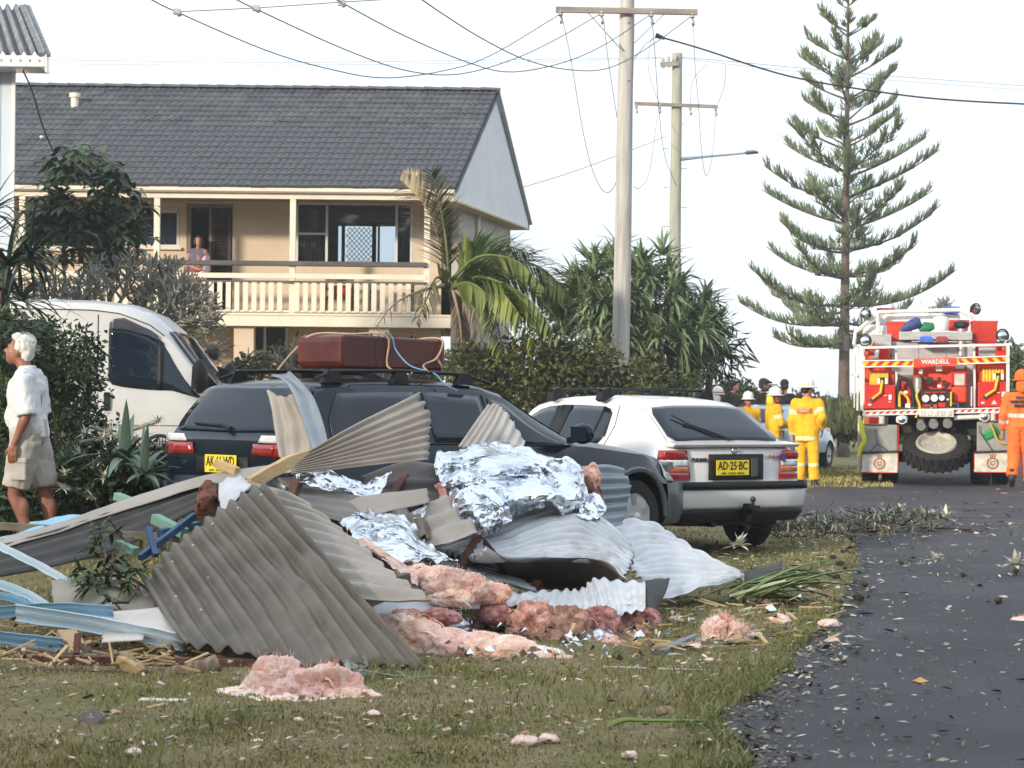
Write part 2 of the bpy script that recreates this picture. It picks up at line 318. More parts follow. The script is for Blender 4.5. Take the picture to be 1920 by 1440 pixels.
class Car:
    def __init__(s, T, parent, xs):
        s.T = T; s.p = parent; s.xs = xs
    def prof(s, x):
        g = lambda k: interp(x, s.T[k]); zb, zs, zr, ws, wb, wr, dr = (g(k) for k in ('zb', 'zs', 'zr', 'ws', 'wb', 'wr', 'dr'))
        zs = min(zs, zr - dr - .005)
        return [(0, zb), (ws - .14, zb), (ws - .012, zb + .05), (ws, zb + .2 * (zs - zb)), (max(ws, wb) + .008, zb + .6 * (zs - zb)), (wb + .002, zs - .07), (wb - .022, zs), (wr + .025, zr - dr), (wr - .045, zr - dr * .38), (wr * .55, zr - dr * .06), (0, zr)]
    def shell(s, name, mats, wheels, wr_, wy):
        vs = []; n = 20
        for x in s.xs:
            p = s.prof(x); vs += [(x, y, z) for y, z in p] + [(x, -y, z) for y, z in p[9:0:-1]]
        k = len(s.xs); fs = [(i * n + j, (i + 1) * n + j, (i + 1) * n + (j + 1) % n, i * n + (j + 1) % n) for i in range(k - 1) for j in range(n)]
        fs += [tuple(range(n)), tuple((k - 1) * n + j for j in range(n))[::-1]]
        o = build(name, MB().add(vs, fs), [mats, blackp], s.p)
        bm = bmesh.new(); bm.from_mesh(o.data); bmesh.ops.recalc_face_normals(bm, faces=bm.faces[:]); bm.to_mesh(o.data); bm.free()
        cb = MB()
        for wx in wheels:
            for sy in (-1, 1): cb.lathe([(wr_, -.3), (wr_, .3)], 28, (wx, sy * (wy + .12), wr_ - .045), 'y')
        c = build('cut', cb, [blackp, blackp], s.p, matidx=[1] * len(cb.f))
        bm = bmesh.new(); bm.from_mesh(c.data); bmesh.ops.recalc_face_normals(bm, faces=bm.faces[:]); bm.to_mesh(c.data); bm.free()
        q = o.modifiers.new('b', 'BOOLEAN'); q.object = c; q.solver = 'EXACT'; q.operation = 'DIFFERENCE'
        bpy.context.view_layer.update(); bake(o); bpy.data.objects.remove(c)
        o.data.polygons.foreach_set('use_smooth', [True] * len(o.data.polygons)); o.data.set_sharp_from_angle(angle=R(38)); s.body = o; return o
    def side(s, x, t, sy, off=.006):
        p = s.prof(x); a, b = p[6], p[7]; d = Vector((b[0] - a[0], b[1] - a[1])).normalized(); q = (lerp(a[0], b[0], t) + d.y * off, lerp(a[1], b[1], t) - d.x * off)
        return Vector((x, sy * q[0], q[1]))
    def lowside(s, x, z, sy, off=.006):
        p = s.prof(x)
        for a, b in zip(p[2:7], p[3:8]):
            if a[1] <= z <= b[1]: return Vector((x, sy * (lerp(a[0], b[0], (z - a[1]) / (b[1] - a[1])) + off), z))
        return Vector((x, sy * (p[5][0] + off), z))
    def side_panel(s, name, cols, sy, m, parent=None, off=.006, nx=14):
        """cols: (x, t_low, t_high) breakpoints along the side glass"""
        def f(u, v):
            x = lerp(cols[0][0], cols[-1][0], u); lo = interp(x, [(c[0], c[1]) for c in cols]); hi = interp(x, [(c[0], c[2]) for c in cols])
            return s.side(x, lerp(lo, hi, v), sy, off)
        return build(name, MB().grid(f, nx, 5), m, parent or s.p, smooth=60, solid=.004)
    def top(s, x, t, off=.006):
        p = s.prof(x)[7:]; pts = [(y, z) for y, z in p]; a = abs(t); W = pts[0][0]; y = a * W
        for (y0, z0), (y1, z1) in zip(pts, pts[1:]):
            if y1 <= y <= y0: z = z1 + (z0 - z1) * (y - y1) / (y0 - y1 + 1e-9); break
        return Vector((x, y if t > 0 else -y, z))
    def top_panel(s, name, rows, m, parent=None, off=.01, bow=0):
        """rows: (x, s_half) from low to high; follows the surface"""
        nx = 12
        def f(u, v):
            x = lerp(rows[0][0], rows[-1][0], u); h = interp(x, rows); t = lerp(-h, h, v); x2 = x + bow * (abs(t) ** 2)
            p = s.top(x2, t); q = s.top(x2 + .01, t) - p; n = Vector((-q.z, 0, q.x)).normalized()
            if n.z < 0: n = -n
            return p + n * off + Vector((0, .004 * t, 0))
        return build(name, MB().grid(f, nx, 12), m, parent or s.p, smooth=60, solid=.004)

def wheel(parent, x, y, r, wd, spokes=5, rimm=alloy, rr=.64):
    sy = 1 if y > 0 else -1
    t = build('wheel', MB().lathe([(r * rr, -wd / 2), (r * .94, -wd / 2), (r, -wd * .36), (r, wd * .36), (r * .94, wd / 2), (r * rr, wd / 2), (r * rr * .93, wd * .3), (r * rr * .93, -wd * .3)], 32, (x, y, r), 'y', cap=False), rubber, parent, smooth=35)
    m = MB().lathe([(r * rr, sy * wd * .46), (r * rr * .9, sy * wd * .46), (r * rr * .86, sy * wd * .1), (r * .1, sy * wd * .02)], 28, (x, y, r), 'y')
    for k in range(spokes):
        a = 2 * pi * k / spokes + .4; m.beam((x + cos(a) * r * .1, y + sy * wd * .36, r + sin(a) * r * .1), (x + cos(a) * r * rr * .95, y + sy * wd * .42, r + sin(a) * r * rr * .95), .06, .03, (0, 1, 0))
    m.lathe([(r * .16, 0), (r * .14, sy * .05), (.001, sy * .055)], 12, (x, y + sy * wd * .34, r), 'y')
    build('rim', m, rimm, t, smooth=35); return t
def bumper(name, parent, plan, rows, m):
    """plan: (x, y) half outline from centre to side; rows: (z, inset)"""
    full = [(x, -y) for x, y in plan[::-1]] + [(x, y) for x, y in plan[1:]] if plan[0][1] == 0 else plan
    k = len(full); cx = full[0][0]; vs = []
    for z, ins in rows:
        for x, y in full: vs.append((x + (ins if x < cx else -ins), y * (1 - ins * .9), z))
    fs = [(i * k + j, i * k + j + 1, (i + 1) * k + j + 1, (i + 1) * k + j) for i in range(len(rows) - 1) for j in range(k - 1)]
    return build(name, MB().add(vs, fs), m, parent, smooth=45, solid=.006)
def plate(parent, x, z, txt, w=.372, h=.134, yaw=-pi / 2, y=0, tilt=0):
    p = build('number_plate', MB().box((0, 0, 0), (w, .006, h)), plateyel, parent, bevel=.003); p.location = (x, y, z); p.rotation_euler = (tilt, 0, yaw)
    text(txt, .105, 'lettering', inkblack, p, (0, -.0035, .014), (pi / 2, 0, 0), sx=.68 if 'W' in txt else .76, bold=.0016)
    text('NEW  SOUTH  WALES', .026, 'lettering', inkblack, p, (0, -.0035, -.051), (pi / 2, 0, 0), sx=1.0); return p
def mapquad(c, f=None):
    """bilinear patch through four (y, z) corners"""
    return lambda u, v: (lerp(lerp(c[0][0], c[1][0], u), lerp(c[3][0], c[2][0], u), v), lerp(lerp(c[0][1], c[1][1], u), lerp(c[3][1], c[2][1], u), v))

# ---------------------------------------------------------------- white hatchback
hb = thing('hatchback_car', 'white five door hatchback with roof bars and a tow ball, parked rear to us', 'car', (2.09, 20.45, gz(2.09, 20.4)), R(123.5))
hb.scale = (1.03, 1.03, 1.03)
T = dict(zr=[(.08, .935), (.16, .97), (.3, 1.085), (.62, 1.30), (.82, 1.365), (1.1, 1.392), (1.6, 1.405), (2.1, 1.39), (2.4, 1.33), (2.75, 1.12), (3.05, .97), (3.3, .93), (3.9, .82), (4.05, .72), (4.12, .6)],
    zs=[(.08, .88), (.5, .93), (1.2, .94), (2.6, .91), (3.1, .88), (3.9, .76), (4.12, .55)], zb=[(.08, .38), (.3, .26), (3.6, .24), (4.12, .3)],
    ws=[(.08, .70), (.12, .77), (.22, .81), (.5, .825), (3.6, .825), (3.95, .78), (4.12, .62)], wb=[(.08, .70), (.12, .755), (.22, .80), (.5, .825), (1.2, .835), (2.6, .835), (3.1, .82), (3.8, .76), (4.12, .6)],
    wr=[(.08, .66), (.2, .65), (.62, .56), (1.0, .565), (2.1, .565), (2.5, .58), (3.0, .68), (3.3, .7), (4.12, .55)], dr=[(.08, .025), (.16, .03), (.3, .045), (.62, .06), (1, .075), (2.2, .08), (2.7, .06), (3.05, .04), (4.12, .03)])
xs = [.08, .1, .13, .17, .22] + list(np.arange(.3, 4.0, .075)) + [4.0, 4.06, 4.12]
C = Car(T, hb, xs); C.shell('body', white_paint, (.78, 3.3), .335, .72)
rg = C.top_panel('rear_window', [(.2, .84), (.26, .93), (.56, .93), (.63, .88)], glassm)
for sy in (1, -1):
    C.side_panel('rear_side_window', [(1.0, .25, .3), (1.06, .04, .86), (1.2, .03, .93), (1.74, .03, .95)], sy, glassm)
    b = C.side_panel('window_divider', [(1.18, .03, .92), (1.21, .03, .92)], sy, blackp, off=.012, nx=2)
    C.side_panel('pillar_trim', [(1.74, .03, .95), (1.9, .03, .96)], sy, blackp, off=.007, nx=3)
    C.side_panel('front_side_window', [(1.9, .03, .95), (2.25, .03, .93), (2.85, .03, .2)], sy, glassm)
C.top_panel('windscreen', [(2.42, .93), (3.0, .93)], glassm)
sp = build('spoiler', MB().add(*(lambda P_: ([(x, sy * y, z) for sy in (1,) for (x, y, z) in P_], [(0, 1, 3, 2), (2, 3, 5, 4), (4, 5, 7, 6), (6, 7, 1, 0), (0, 2, 4, 6), (1, 7, 5, 3)]))(
    [(.02, -.72, .975), (.02, .72, .975), (.22, -.7, 1.0), (.22, .7, 1.0), (.22, -.7, .95), (.22, .7, .95), (.05, -.72, .945), (.05, .72, .945)])), white_paint, hb, bevel=.012)
def xr(y): return interp(abs(y), [(0, .078), (.68, .078), (.75, .115), (.79, .20), (.815, .36), (.83, .55)])
def rear_quad(name, c, m, parent=hb, off=.008, nu=8, nv=3, xf=None):
    g = mapquad(c); xf = xf or xr
    return build(name, MB().grid(lambda u, v: (lambda q: (xf(q[0]) - off, q[0] + (.006 if q[0] > 0 else -.006) * (abs(q[0]) > .7), q[1]))(g(u, v)), nu, nv), m, parent, smooth=60, solid=.008)
for sy in (1, -1):
    q = lambda a, b, z0, z1, k=0: [(sy * a, z0), (sy * b, z0), (sy * (b - k * .01), z1), (sy * (a + k * .02), z1)]
    tl = rear_quad('tail_light', q(.505, .80, .655, .92, 2.2), redlens)
    rear_quad('lens', q(.512, .805, .655, .725), redlens, tl, .014); rear_quad('lens', q(.518, .8, .73, .775), amberlens, tl, .014)
    rear_quad('lens', q(.525, .795, .78, .835), clearlens, tl, .014); rear_quad('lens', q(.535, .785, .84, .92, 1.6), redlens, tl, .014)
bp = bumper('rear_bumper', hb, [(-.03, 0), (-.025, .5), (0, .72), (.06, .81), (.2, .845), (.42, .85)], [(.63, .1), (.635, .012), (.60, 0), (.52, 0), (.43, .012), (.40, .03)], white_paint)
build('bumper_strip', MB().add(*(lambda: (lambda pl: ([(x - .012 if x < .2 else x, y, z) for z in (.575, .645) for x, y in pl], [(j, j + 1, len(pl) + j + 1, len(pl) + j) for j in range(len(pl) - 1)]))([(.42, -.856), (.2, -.852), (.06, -.818), (0, -.728), (-.025, -.5), (-.03, 0), (-.025, .5), (0, .728), (.06, .818), (.2, .852), (.42, .856)]))()), blackp, hb, smooth=60, solid=.012)
bumper('bumper_skirt', hb, [(0, 0), (.0, .5), (.03, .7), (.08, .79), (.2, .825), (.42, .83)], [(.415, 0), (.36, .0), (.29, .05), (.28, .16)], blackp)
build('underbody', MB().box((.5, 0, .3), (.7, 1.1, .1)).tube([(.05, .25, .27), (.5, .25, .27)], .03, 8), blackp, hb)
ph = rear_quad('plate_recess', [(-.31, .655), (.31, .655), (.31, .885), (-.31, .885)], blackp, off=.02)
plate(hb, .045, .765, 'AD·25·BC', y=.05)
build('tailgate_lock', MB().box((.05, -.2, .765), (.02, .07, .16)), mat('dull_grey', (.06, .06, .055), rough=.6), hb, bevel=.004)
text('PULSAR', .042, 'lettering', inkblack, hb, (.07, .405, .835), (pi / 2, 0, -pi / 2), depth=.003, sx=1.15, bold=.0015)
text('Pulsar', .045, 'lettering', inkred, hb, (.062, -.44, .86), (pi / 2, 0, -pi / 2), depth=.003, sx=1.1)
text('Q', .085, 'lettering', inkblue, hb, (.06, -.54, .85), (pi / 2, 0, -pi / 2), depth=.004, sx=1.2, bold=.004)
em = build('badge', MB().lathe([(.038, -.006), (.042, 0), (.036, .006), (.03, 0)], 24, (.068, 0, .915), 'x', cap=False), chrome, hb, smooth=60)
build('badge_bar', MB().box((.066, 0, .915), (.01, .09, .016)), chrome, em)
build('rear_wiper', MB().tube([(.185, -.02, 1.01), (.18, .0, 1.02), (.33, .3, 1.135), (.46, .42, 1.225)], [.014, .014, .011, .006], 6).tube([(.2, .1, 1.03), (.36, .36, 1.155)], .008, 5), blackp, hb)
for x in (1.25, 2.05):
    b = build('roof_bar', MB().tube([(x, -.66, 1.445), (x, 0, 1.462), (x, .66, 1.445)], .018, 8, flat=.7), blackp, hb, smooth=60)
    for sy in (1, -1): build('foot', MB().add([(x + a, sy * y, z) for a in (-.05, .05) for y, z in ((.5, 1.40), (.62, 1.335), (.655, 1.355), (.63, 1.45), (.56, 1.47))], [(0, 1, 2, 3, 4), (9, 8, 7, 6, 5), (0, 5, 6, 1), (1, 6, 7, 2), (2, 7, 8, 3), (3, 8, 9, 4), (4, 9, 5, 0)]), blackp, b)
tb = build('tow_bar', MB().tube([(.15, -.05, .32), (-.02, -.05, .33), (-.05, -.05, .37), (-.09, -.05, .40)], .03, 8).box((-.02, -.05, .37), (.09, .06, .16)).box((-.1, -.05, .42), (.1, .12, .03)), blackp, hb)
build('tow_ball', MB().tube([(-.12, -.05, .42), (-.12, -.05, .47)], .015, 8).ball((-.12, -.05, .49), .027), mat('ball_steel', (.05, .045, .04), rough=.35, metal=.6), tb, smooth=60)
for x in (.78, 3.3):
    for sy in (1, -1): wheel(hb, x, sy * .73, .29, .18)
for sy in (1, -1):
    build('door_mirror', MB().ball((2.72, sy * .93, .98), (.06, .1, .07)), white_paint, hb, smooth=60)
    build('hatch_seam', MB().tube([(C.top(x, .97 * sy) + Vector((0, 0, .004))) for x in (.17, .25, .4, .55, .72)], .0025, 4), gap, hb)
    build('door_seam', MB().tube([C.side(1.0, 1, sy, .003), C.side(.93, .5, sy, .003), C.side(.95, 0, sy, .003), C.lowside(1.0, .8, sy, .003), C.lowside(1.12, .62, sy, .003)], .004, 4), gap, hb)

# ---------------------------------------------------------------- dark station wagon
wg = thing('station_wagon', 'dark green station wagon with a long red brown box tied on its roof rails', 'car', (-2.17, 16.75, .0), R(46.2))
T = dict(zr=[(.02, .98), (.08, 1.03), (.2, 1.2), (.36, 1.39), (.5, 1.43), (1.0, 1.455), (1.7, 1.455), (2.15, 1.43), (2.4, 1.37), (2.75, 1.17), (3.08, 1.0), (3.3, .975), (3.9, .91), (4.3, .83), (4.55, .72), (4.66, .58)],
    zs=[(.02, .93), (1, .95), (2.6, .93), (3.2, .92), (4.0, .84), (4.66, .54)], zb=[(.02, .42), (.3, .3), (4, .3), (4.66, .36)],
    ws=[(.02, .66), (.06, .74), (.15, .80), (.4, .84), (3.9, .845), (4.3, .8), (4.55, .70), (4.66, .52)], wb=[(.02, .66), (.06, .73), (.15, .79), (.4, .82), (1.5, .83), (2.8, .83), (3.4, .815), (4.1, .77), (4.5, .66), (4.66, .5)],
    wr=[(.02, .64), (.1, .68), (.36, .63), (.7, .6), (2.0, .58), (2.4, .6), (3.0, .68), (3.4, .71), (4.2, .66), (4.66, .45)], dr=[(.02, .03), (.36, .05), (1, .07), (2.3, .07), (2.8, .05), (3.1, .035), (4.66, .03)])
xs = [.02, .04, .06, .1, .15, .22] + list(np.arange(.3, 4.3, .08)) + [4.36, 4.44, 4.5, 4.56, 4.62, 4.66]
C = Car(T, wg, xs); C.shell('body', dark_paint, (1.0, 3.78), .37, .74)
C.top_panel('rear_window', [(.085, .9), (.12, .97), (.31, .97), (.35, .94)], glassm, bow=.02)
for sy in (1, -1):
    C.side_panel('cargo_window', [(.42, .06, .5), (.55, .05, .9), (1.38, .05, .92)], sy, glassm)
    C.side_panel('rear_side_window', [(1.46, .05, .92), (2.08, .05, .9)], sy, glassm)
    C.side_panel('front_side_window', [(2.18, .05, .9), (2.35, .05, .88), (2.98, .05, .12)], sy, glassm)
C.top_panel('windscreen', [(2.42, .94), (3.05, .94)], glassm)
def xr2(y): return interp(abs(y), [(0, .018), (.64, .018), (.72, .055), (.78, .145), (.82, .39)])
for sy in (1, -1):
    tl = rear_quad('tail_light', [(sy * .34, .87), (sy * .81, .86), (sy * .80, .955), (sy * .36, .955)], redlens, wg, xf=xr2)
    rear_quad('lens', [(sy * .42, .965), (sy * .8, .965), (sy * .78, 1.02), (sy * .46, 1.02)], clearlens, tl, .012, xf=xr2)
    rear_quad('lens', [(sy * .36, .88), (sy * .6, .875), (sy * .6, .945), (sy * .38, .945)], redlens, tl, .016, xf=xr2)
bumper('rear_bumper', wg, [(-.06, 0), (-.05, .5), (-.01, .72), (.06, .81), (.25, .85), (.5, .855)], [(.70, .12), (.705, .012), (.66, 0), (.5, 0), (.42, .03)], dark_paint)
rear_quad('plate_recess', [(-.32, .72), (.32, .72), (.30, .855), (-.30, .855)], blackp, wg, .006, xf=xr2)
plate(wg, -.005, .80, 'AK·61·WD', tilt=0)
text('OUTBACK', .042, 'lettering', chrome, wg, (.03, .55, .80), (pi / 2, 0, -pi / 2 - .12), depth=.003, sx=1.2)
text('AWD', .034, 'lettering', chrome, wg, (.03, .52, .745), (pi / 2, 0, -pi / 2 - .12), depth=.003, sx=1.2)
build('rear_wiper', MB().tube([(.075, -.02, 1.06), (.09, .1, 1.085), (.1, .45, 1.1)], [.022, .014, .008], 6), blackp, wg)
for sy in (1, -1):
    rl = build('roof_rail', MB().tube([(.42, sy * .56, 1.44), (.62, sy * .55, 1.50), (1.3, sy * .545, 1.515), (2.0, sy * .54, 1.50), (2.3, sy * .55, 1.43)], [.012, .02, .02, .02, .012], 8, flat=.8), blackp, wg, smooth=60)
    for x in (.6, 1.3, 2.0): build('rail_foot', MB().add([(x + a, sy * y, z) for a, z in ((-.09, 1.415), (.09, 1.415), (.05, 1.505), (-.05, 1.505)) for y in (.52, .575)], [(0, 1, 3, 2), (2, 3, 5, 4), (4, 5, 7, 6), (6, 7, 1, 0), (0, 2, 4, 6), (1, 7, 5, 3)]), blackp, rl)
    mr = build('door_mirror', MB().ball((2.98, sy * .95, 1.03), (.06, .12, .085), 14, 8).beam((2.98, sy * .8, .97), (2.98, sy * .93, 1.0), .06, .05), dark_paint, wg, smooth=60)
    build('mirror_glass', MB().box((2.922, sy * .955, 1.03), (.006, .17, .12)), glassm, mr, bevel=.002)
    hl = build('headlight', MB().grid(lambda u, v: C.lowside(lerp(4.28, 4.52, u), lerp(.62, .79, v) - .02 * u, sy, .012), 8, 4), clearlens, wg, smooth=60, solid=.01)
    build('wheel_arch_trim', MB().tube([(3.78 + .40 * cos(a), sy * (.855 - .02 * max(0, cos(a))), .325 + .40 * sin(a)) for a in np.linspace(0, pi, 15)], .028, 6), cladding, wg, smooth=60)
    build('sill_cladding', MB().grid(lambda u, v: C.lowside(lerp(1.4, 3.35, u), lerp(.36, .5, v), sy, .015), 10, 3), cladding, wg, solid=.01)
    for x in (1.0, 3.78): wheel(wg, x, sy * .74, .32, .2, 5)
    build('window_trim', MB().tube([C.side(x, .02, sy, .008) for x in np.linspace(.42, 3.0, 12)], .006, 4), blackp, wg)
    build('door_seam', MB().tube([C.side(2.13, .95, sy, .004), C.side(2.13, 0, sy, .004), C.lowside(2.13, .6, sy, .004), C.lowside(2.13, .45, sy, .004)], .004, 4), gap, wg)
bumper('front_bumper', wg, [(4.74, 0), (4.72, .35), (4.64, .6), (4.5, .76), (4.35, .83), (4.18, .862)], [(.60, .06), (.595, .008), (.5, 0), (.36, .0), (.26, .03), (.23, .1)], cladding)
build('grille', MB().box((4.655, 0, .63), (.04, .7, .1)), blackp, wg)

# ---------------------------------------------------------------- white van
vn = thing('white_van', 'white high roof van with black door mirror, parked behind the dark wagon', 'van', (-7.62, 25.6, 0), R(-1)); van_paint = mat('van_white', (.5, .5, .5), (.56, .56, .56), rough=.4, sc=2, coat=.4)
T = dict(zr=[(0, 2.2), (.08, 2.30), (.3, 2.36), (2.4, 2.38), (3.05, 2.37), (3.35, 2.33), (3.64, 2.21), (3.86, 2.02), (4.1, 1.71), (4.34, 1.38), (4.5, 1.22), (4.8, 1.05), (4.95, .85), (5.05, .75)],
    zs=[(0, 1.4), (3.9, 1.37), (4.5, 1.2), (5.05, .75)], zb=[(0, .4), (4, .38), (5.05, .45)], ws=[(0, .94), (.1, .98), (4.2, .99), (4.7, .95), (5.05, .8)], wb=[(0, .93), (.1, .965), (4.2, .975), (4.7, .92), (5.05, .75)],
    wr=[(0, .91), (2.8, .915), (3.4, .89), (3.8, .83), (4.4, .84), (5.05, .7)], dr=[(0, .13), (2.9, .13), (3.3, .13), (3.6, .13), (3.86, .1), (4.45, .08), (5.05, .05)])
xs = [0, .04, .1] + list(np.arange(.2, 5.0, .09)) + [5.0, 5.05]
C = Car(T, vn, xs); C.shell('body', van_paint, (.9, 3.95), .4, .85)
C.top_panel('windscreen', [(3.87, .88), (3.93, .93), (4.26, .94), (4.33, .9)], glassm, off=.012, bow=-.05)
for sy in (1, -1):
    dw = C.side_panel('front_side_window', [(3.2, .12, .78), (3.24, .06, .88), (3.36, .03, .93), (3.62, -.0, .93), (3.78, -.01, .86), (4.24, -.01, .1)], sy, glassm, nx=22)
    C.side_panel('window_divider', [(3.74, 0, .88), (3.80, 0, .86)], sy, blackp, dw, off=.02, nx=2)
    C.side_panel('weather_shield', [(3.21, .78, .86), (3.26, .78, .92), (3.38, .8, .96), (3.74, .84, .92)], sy, mat('smoky_shield', (.05, .055, .07), rough=.2), off=.03, nx=10)
    C.side_panel('rear_side_window', [(1.3, .2, .7), (1.4, .06, .86), (2.5, .06, .86), (2.6, .2, .7)], sy, glassm, nx=18)
    mr = build('door_mirror', MB().ball((4.24, sy * 1.14, 1.52), (.09, .11, .19), 14, 10).beam((4.27, sy * .97, 1.45), (4.24, sy * 1.1, 1.46), .12, .12), blackp, vn, smooth=60)
    build('mirror_base', MB().prism([(4.12, sy * .985, 1.38), (4.4, sy * .985, 1.36), (4.42, sy * .98, 1.42), (4.2, sy * .965, 1.64), (4.13, sy * .96, 1.64)], (0, sy * .02, 0)), blackp, vn)
    for x in (3.08, 4.3): build('door_seam', MB().tube([C.side(x, .95 if x < 4 else .0, sy, .003), C.side(x, 0, sy, .003), C.lowside(x, 1.0, sy, .003), C.lowside(x, .5, sy, .003)], .006, 4), gap, vn)
    build('roof_seam', MB().tube([C.side(x, 1.0, sy, .004) for x in np.linspace(.1, 3.8, 24)], .006, 4), gap, vn)
    build('waist_seam', MB().tube([C.lowside(x, .98, sy, .003) for x in np.linspace(2.92, 4.2, 8)], .004, 4), gap, vn)
    build('door_handle', MB().box((3.2, sy * 1.0, 1.24), (.07, .03, .2)), blackp, vn, bevel=.01)
    for x in (.9, 3.95): wheel(vn, x, sy * .85, .34, .21, 6)
    for x in (1.2, 1.9, 2.5): build('roof_rib', MB().tube([C.top(x, t * sy, 0) + Vector((0, 0, .004)) for t in (0, .5, .8, .95)], .012, 5), white_paint, vn)
build('wiper', MB().tube([(4.37, -.3, 1.39), (4.3, .3, 1.44)], .012, 5), blackp, vn)

# ---------------------------------------------------------------- distant pale blue car behind the firefighters
fc = thing('pale_blue_car', 'pale blue car half hidden behind the firefighters in yellow', 'car', (4.5, 42.5, 0), R(66)); fc.scale = (.9, .9, .9)
T = dict(zr=[(.05, .95), (.2, 1.0), (.6, 1.25), (.9, 1.38), (1.8, 1.42), (2.3, 1.36), (3.0, .98), (3.9, .85), (4.2, .6)], zs=[(.05, .88), (3, .9), (4.2, .55)], zb=[(.05, .35), (4.2, .3)], ws=[(.05, .7), (.2, .82), (3.8, .82), (4.2, .6)],
    wb=[(.05, .7), (.2, .8), (3.6, .8), (4.2, .6)], wr=[(.05, .6), (1, .57), (2.2, .57), (3, .68), (4.2, .5)], dr=[(.05, .03), (1, .07), (4.2, .03)])
C = Car(T, fc, [.05, .1, .2] + list(np.arange(.3, 4.2, .1)) + [4.2]); C.shell('body', mat('pale_blue_paint', (.3, .4, .5), (.36, .46, .56), rough=.3, coat=.8), (.8, 3.3), .34, .72)
C.top_panel('rear_window', [(.25, .9), (.75, .9)], glassm); C.top_panel('windscreen', [(2.4, .92), (2.95, .92)], glassm)
for sy in (1, -1):
    C.side_panel('side_window', [(1.0, .1, .8), (1.1, .05, .92), (2.2, .05, .9), (2.8, .05, .15)], sy, glassm)
    for x in (.8, 3.3): wheel(fc, x, sy * .72, .3, .18)
    build('tail_light', MB().box((.1, sy * .65, .8), (.06, .2, .15)), redlens, fc, bevel=.01)
# ---------------------------------------------------------------- fire truck (x right, y forward, z up; drafting scale: zoomed photo units to metres on its rear plane)
ft = thing('fire_truck', 'red and white bush fire tanker seen from behind with striped bars and hose reels', 'fire truck', (6.83, 36.2, 0), R(-9.5))
def T(zx, zy, y=0.0):
    k = 1 + max(0, y) / 36.2; return Vector((((1560 + zx / 4) - 1750) / 117 * k, y, 1.295 + ((907 - (560 + zy / 4)) / 117 - 1.295) * k))
def TD(n): return n / 4 / 117
tred = mat('fire_red', (.50, .014, .008), (.58, .022, .012), rough=.4, sc=4, coat=.3)
tred2 = mat('fire_red_orange', (.62, .045, .015), (.68, .06, .02), rough=.5, sc=4)
twht = mat('truck_white', (.62, .62, .6), (.74, .74, .72), rough=.45, sc=7, coat=.2)
talu = mat('truck_aluminium', (.38, .38, .38), (.52, .52, .52), rough=.42, metal=.55, sc=5, stretch=(1, 1, 6))
tyel = mat('stripe_yellow', (.8, .5, .01), (.84, .56, .02), rough=.4); hyel = mat('hose_yellow', (.7, .42, .02), (.8, .52, .05), rough=.6, sc=20)
tblk = mat('truck_black', (.01, .01, .01), (.025, .024, .022), rough=.7, sc=9)
tgry = mat('flap_grey', (.2, .2, .195), (.3, .3, .29), rough=.7, sc=4); tblu = mat('blue_lens', (.02, .08, .5), (.03, .14, .65), rough=.15, coat=1)
dirty = mat('dirty_white', (.45, .42, .36), (.66, .64, .58), rough=.7, sc=9)
def tb_(name, a, b, y0, y1, m, parent=ft, bevel=.01):
    """box spanning drafting corners a, b and depths y0..y1"""
    p, q = T(*a, y0), T(*b, y0); return build(name, MB().box(((p.x + q.x) / 2, (y0 + y1) / 2, (p.z + q.z) / 2), (abs(q.x - p.x), abs(y1 - y0), abs(p.z - q.z))), m, parent, bevel=bevel)
# chassis and body behind
tb_('chassis', (420, 880), (1120, 1010), .45, 6.2, tblk); tb_('tray', (205, 822), (1300, 872), .03, 4.2, tblk)
tb_('body', (245, 330), (440, 820), 1.1, 4.2, tred); tb_('body', (1062, 330), (1296, 800), .9, 4.2, tred)
tk = tb_('water_tank', (440, 305), (1052, 800), .75, 4.1, talu)
for x in (640, 845): build('tank_seam', MB().beam(T(x, 310, .745), T(x, 560, .745), .02, .012), talu, tk)
build('tank_seam', MB().beam(T(445, 560, .745), T(1050, 548, .745), .02, .03, (0, 1, 0)), talu, tk)
cb = tb_('cab', (255, 175), (1235, 800), 4.4, 6.3, twht, bevel=.12)
tb_('cab_roof', (380, 88), (985, 180), 4.5, 6.0, twht, cb, bevel=.06)
# rollover hoop and frame
fr = build('hoop', MB().tube([T(190, 330, 4.2), T(200, 235, 4.2), T(372, 82, 4.2), T(975, 62, 4.2), T(1120, 150, 4.2)], .035, 8), twht, ft, smooth=60)
build('hoop_brace', MB().tube([T(365, 90, 4.2), T(370, 330, 4.2)], .035, 8).tube([T(210, 230, 4.2), T(410, 90, 4.25)], .03, 8), twht, fr)
fm = build('rear_frame', MB().beam(T(215, 352), T(1306, 322), .04, .055, (0, 1, 0)).beam(T(212, 345), T(216, 830), .05, .05, (0, 1, 0)).beam(T(1298, 315), T(1300, 800), .05, .05, (0, 1, 0))
     .beam(T(190, 330, .3), T(185, 830, .3), .03, .03, (0, 1, 0)).beam(T(470, 350, .2), T(480, 830, .2), .035, .035, (0, 1, 0)).beam(T(1050, 330, .2), T(1060, 800, .2), .035, .035, (0, 1, 0)), twht, ft)
build('frame_side', MB().beam(T(190, 338, 0), T(190, 338, 3.8), .05, .05).beam(T(178, 560, 0), T(178, 560, 3.8), .04, .04).beam(T(1315, 320, 0), T(1315, 320, 3.8), .05, .05), twht, fm)
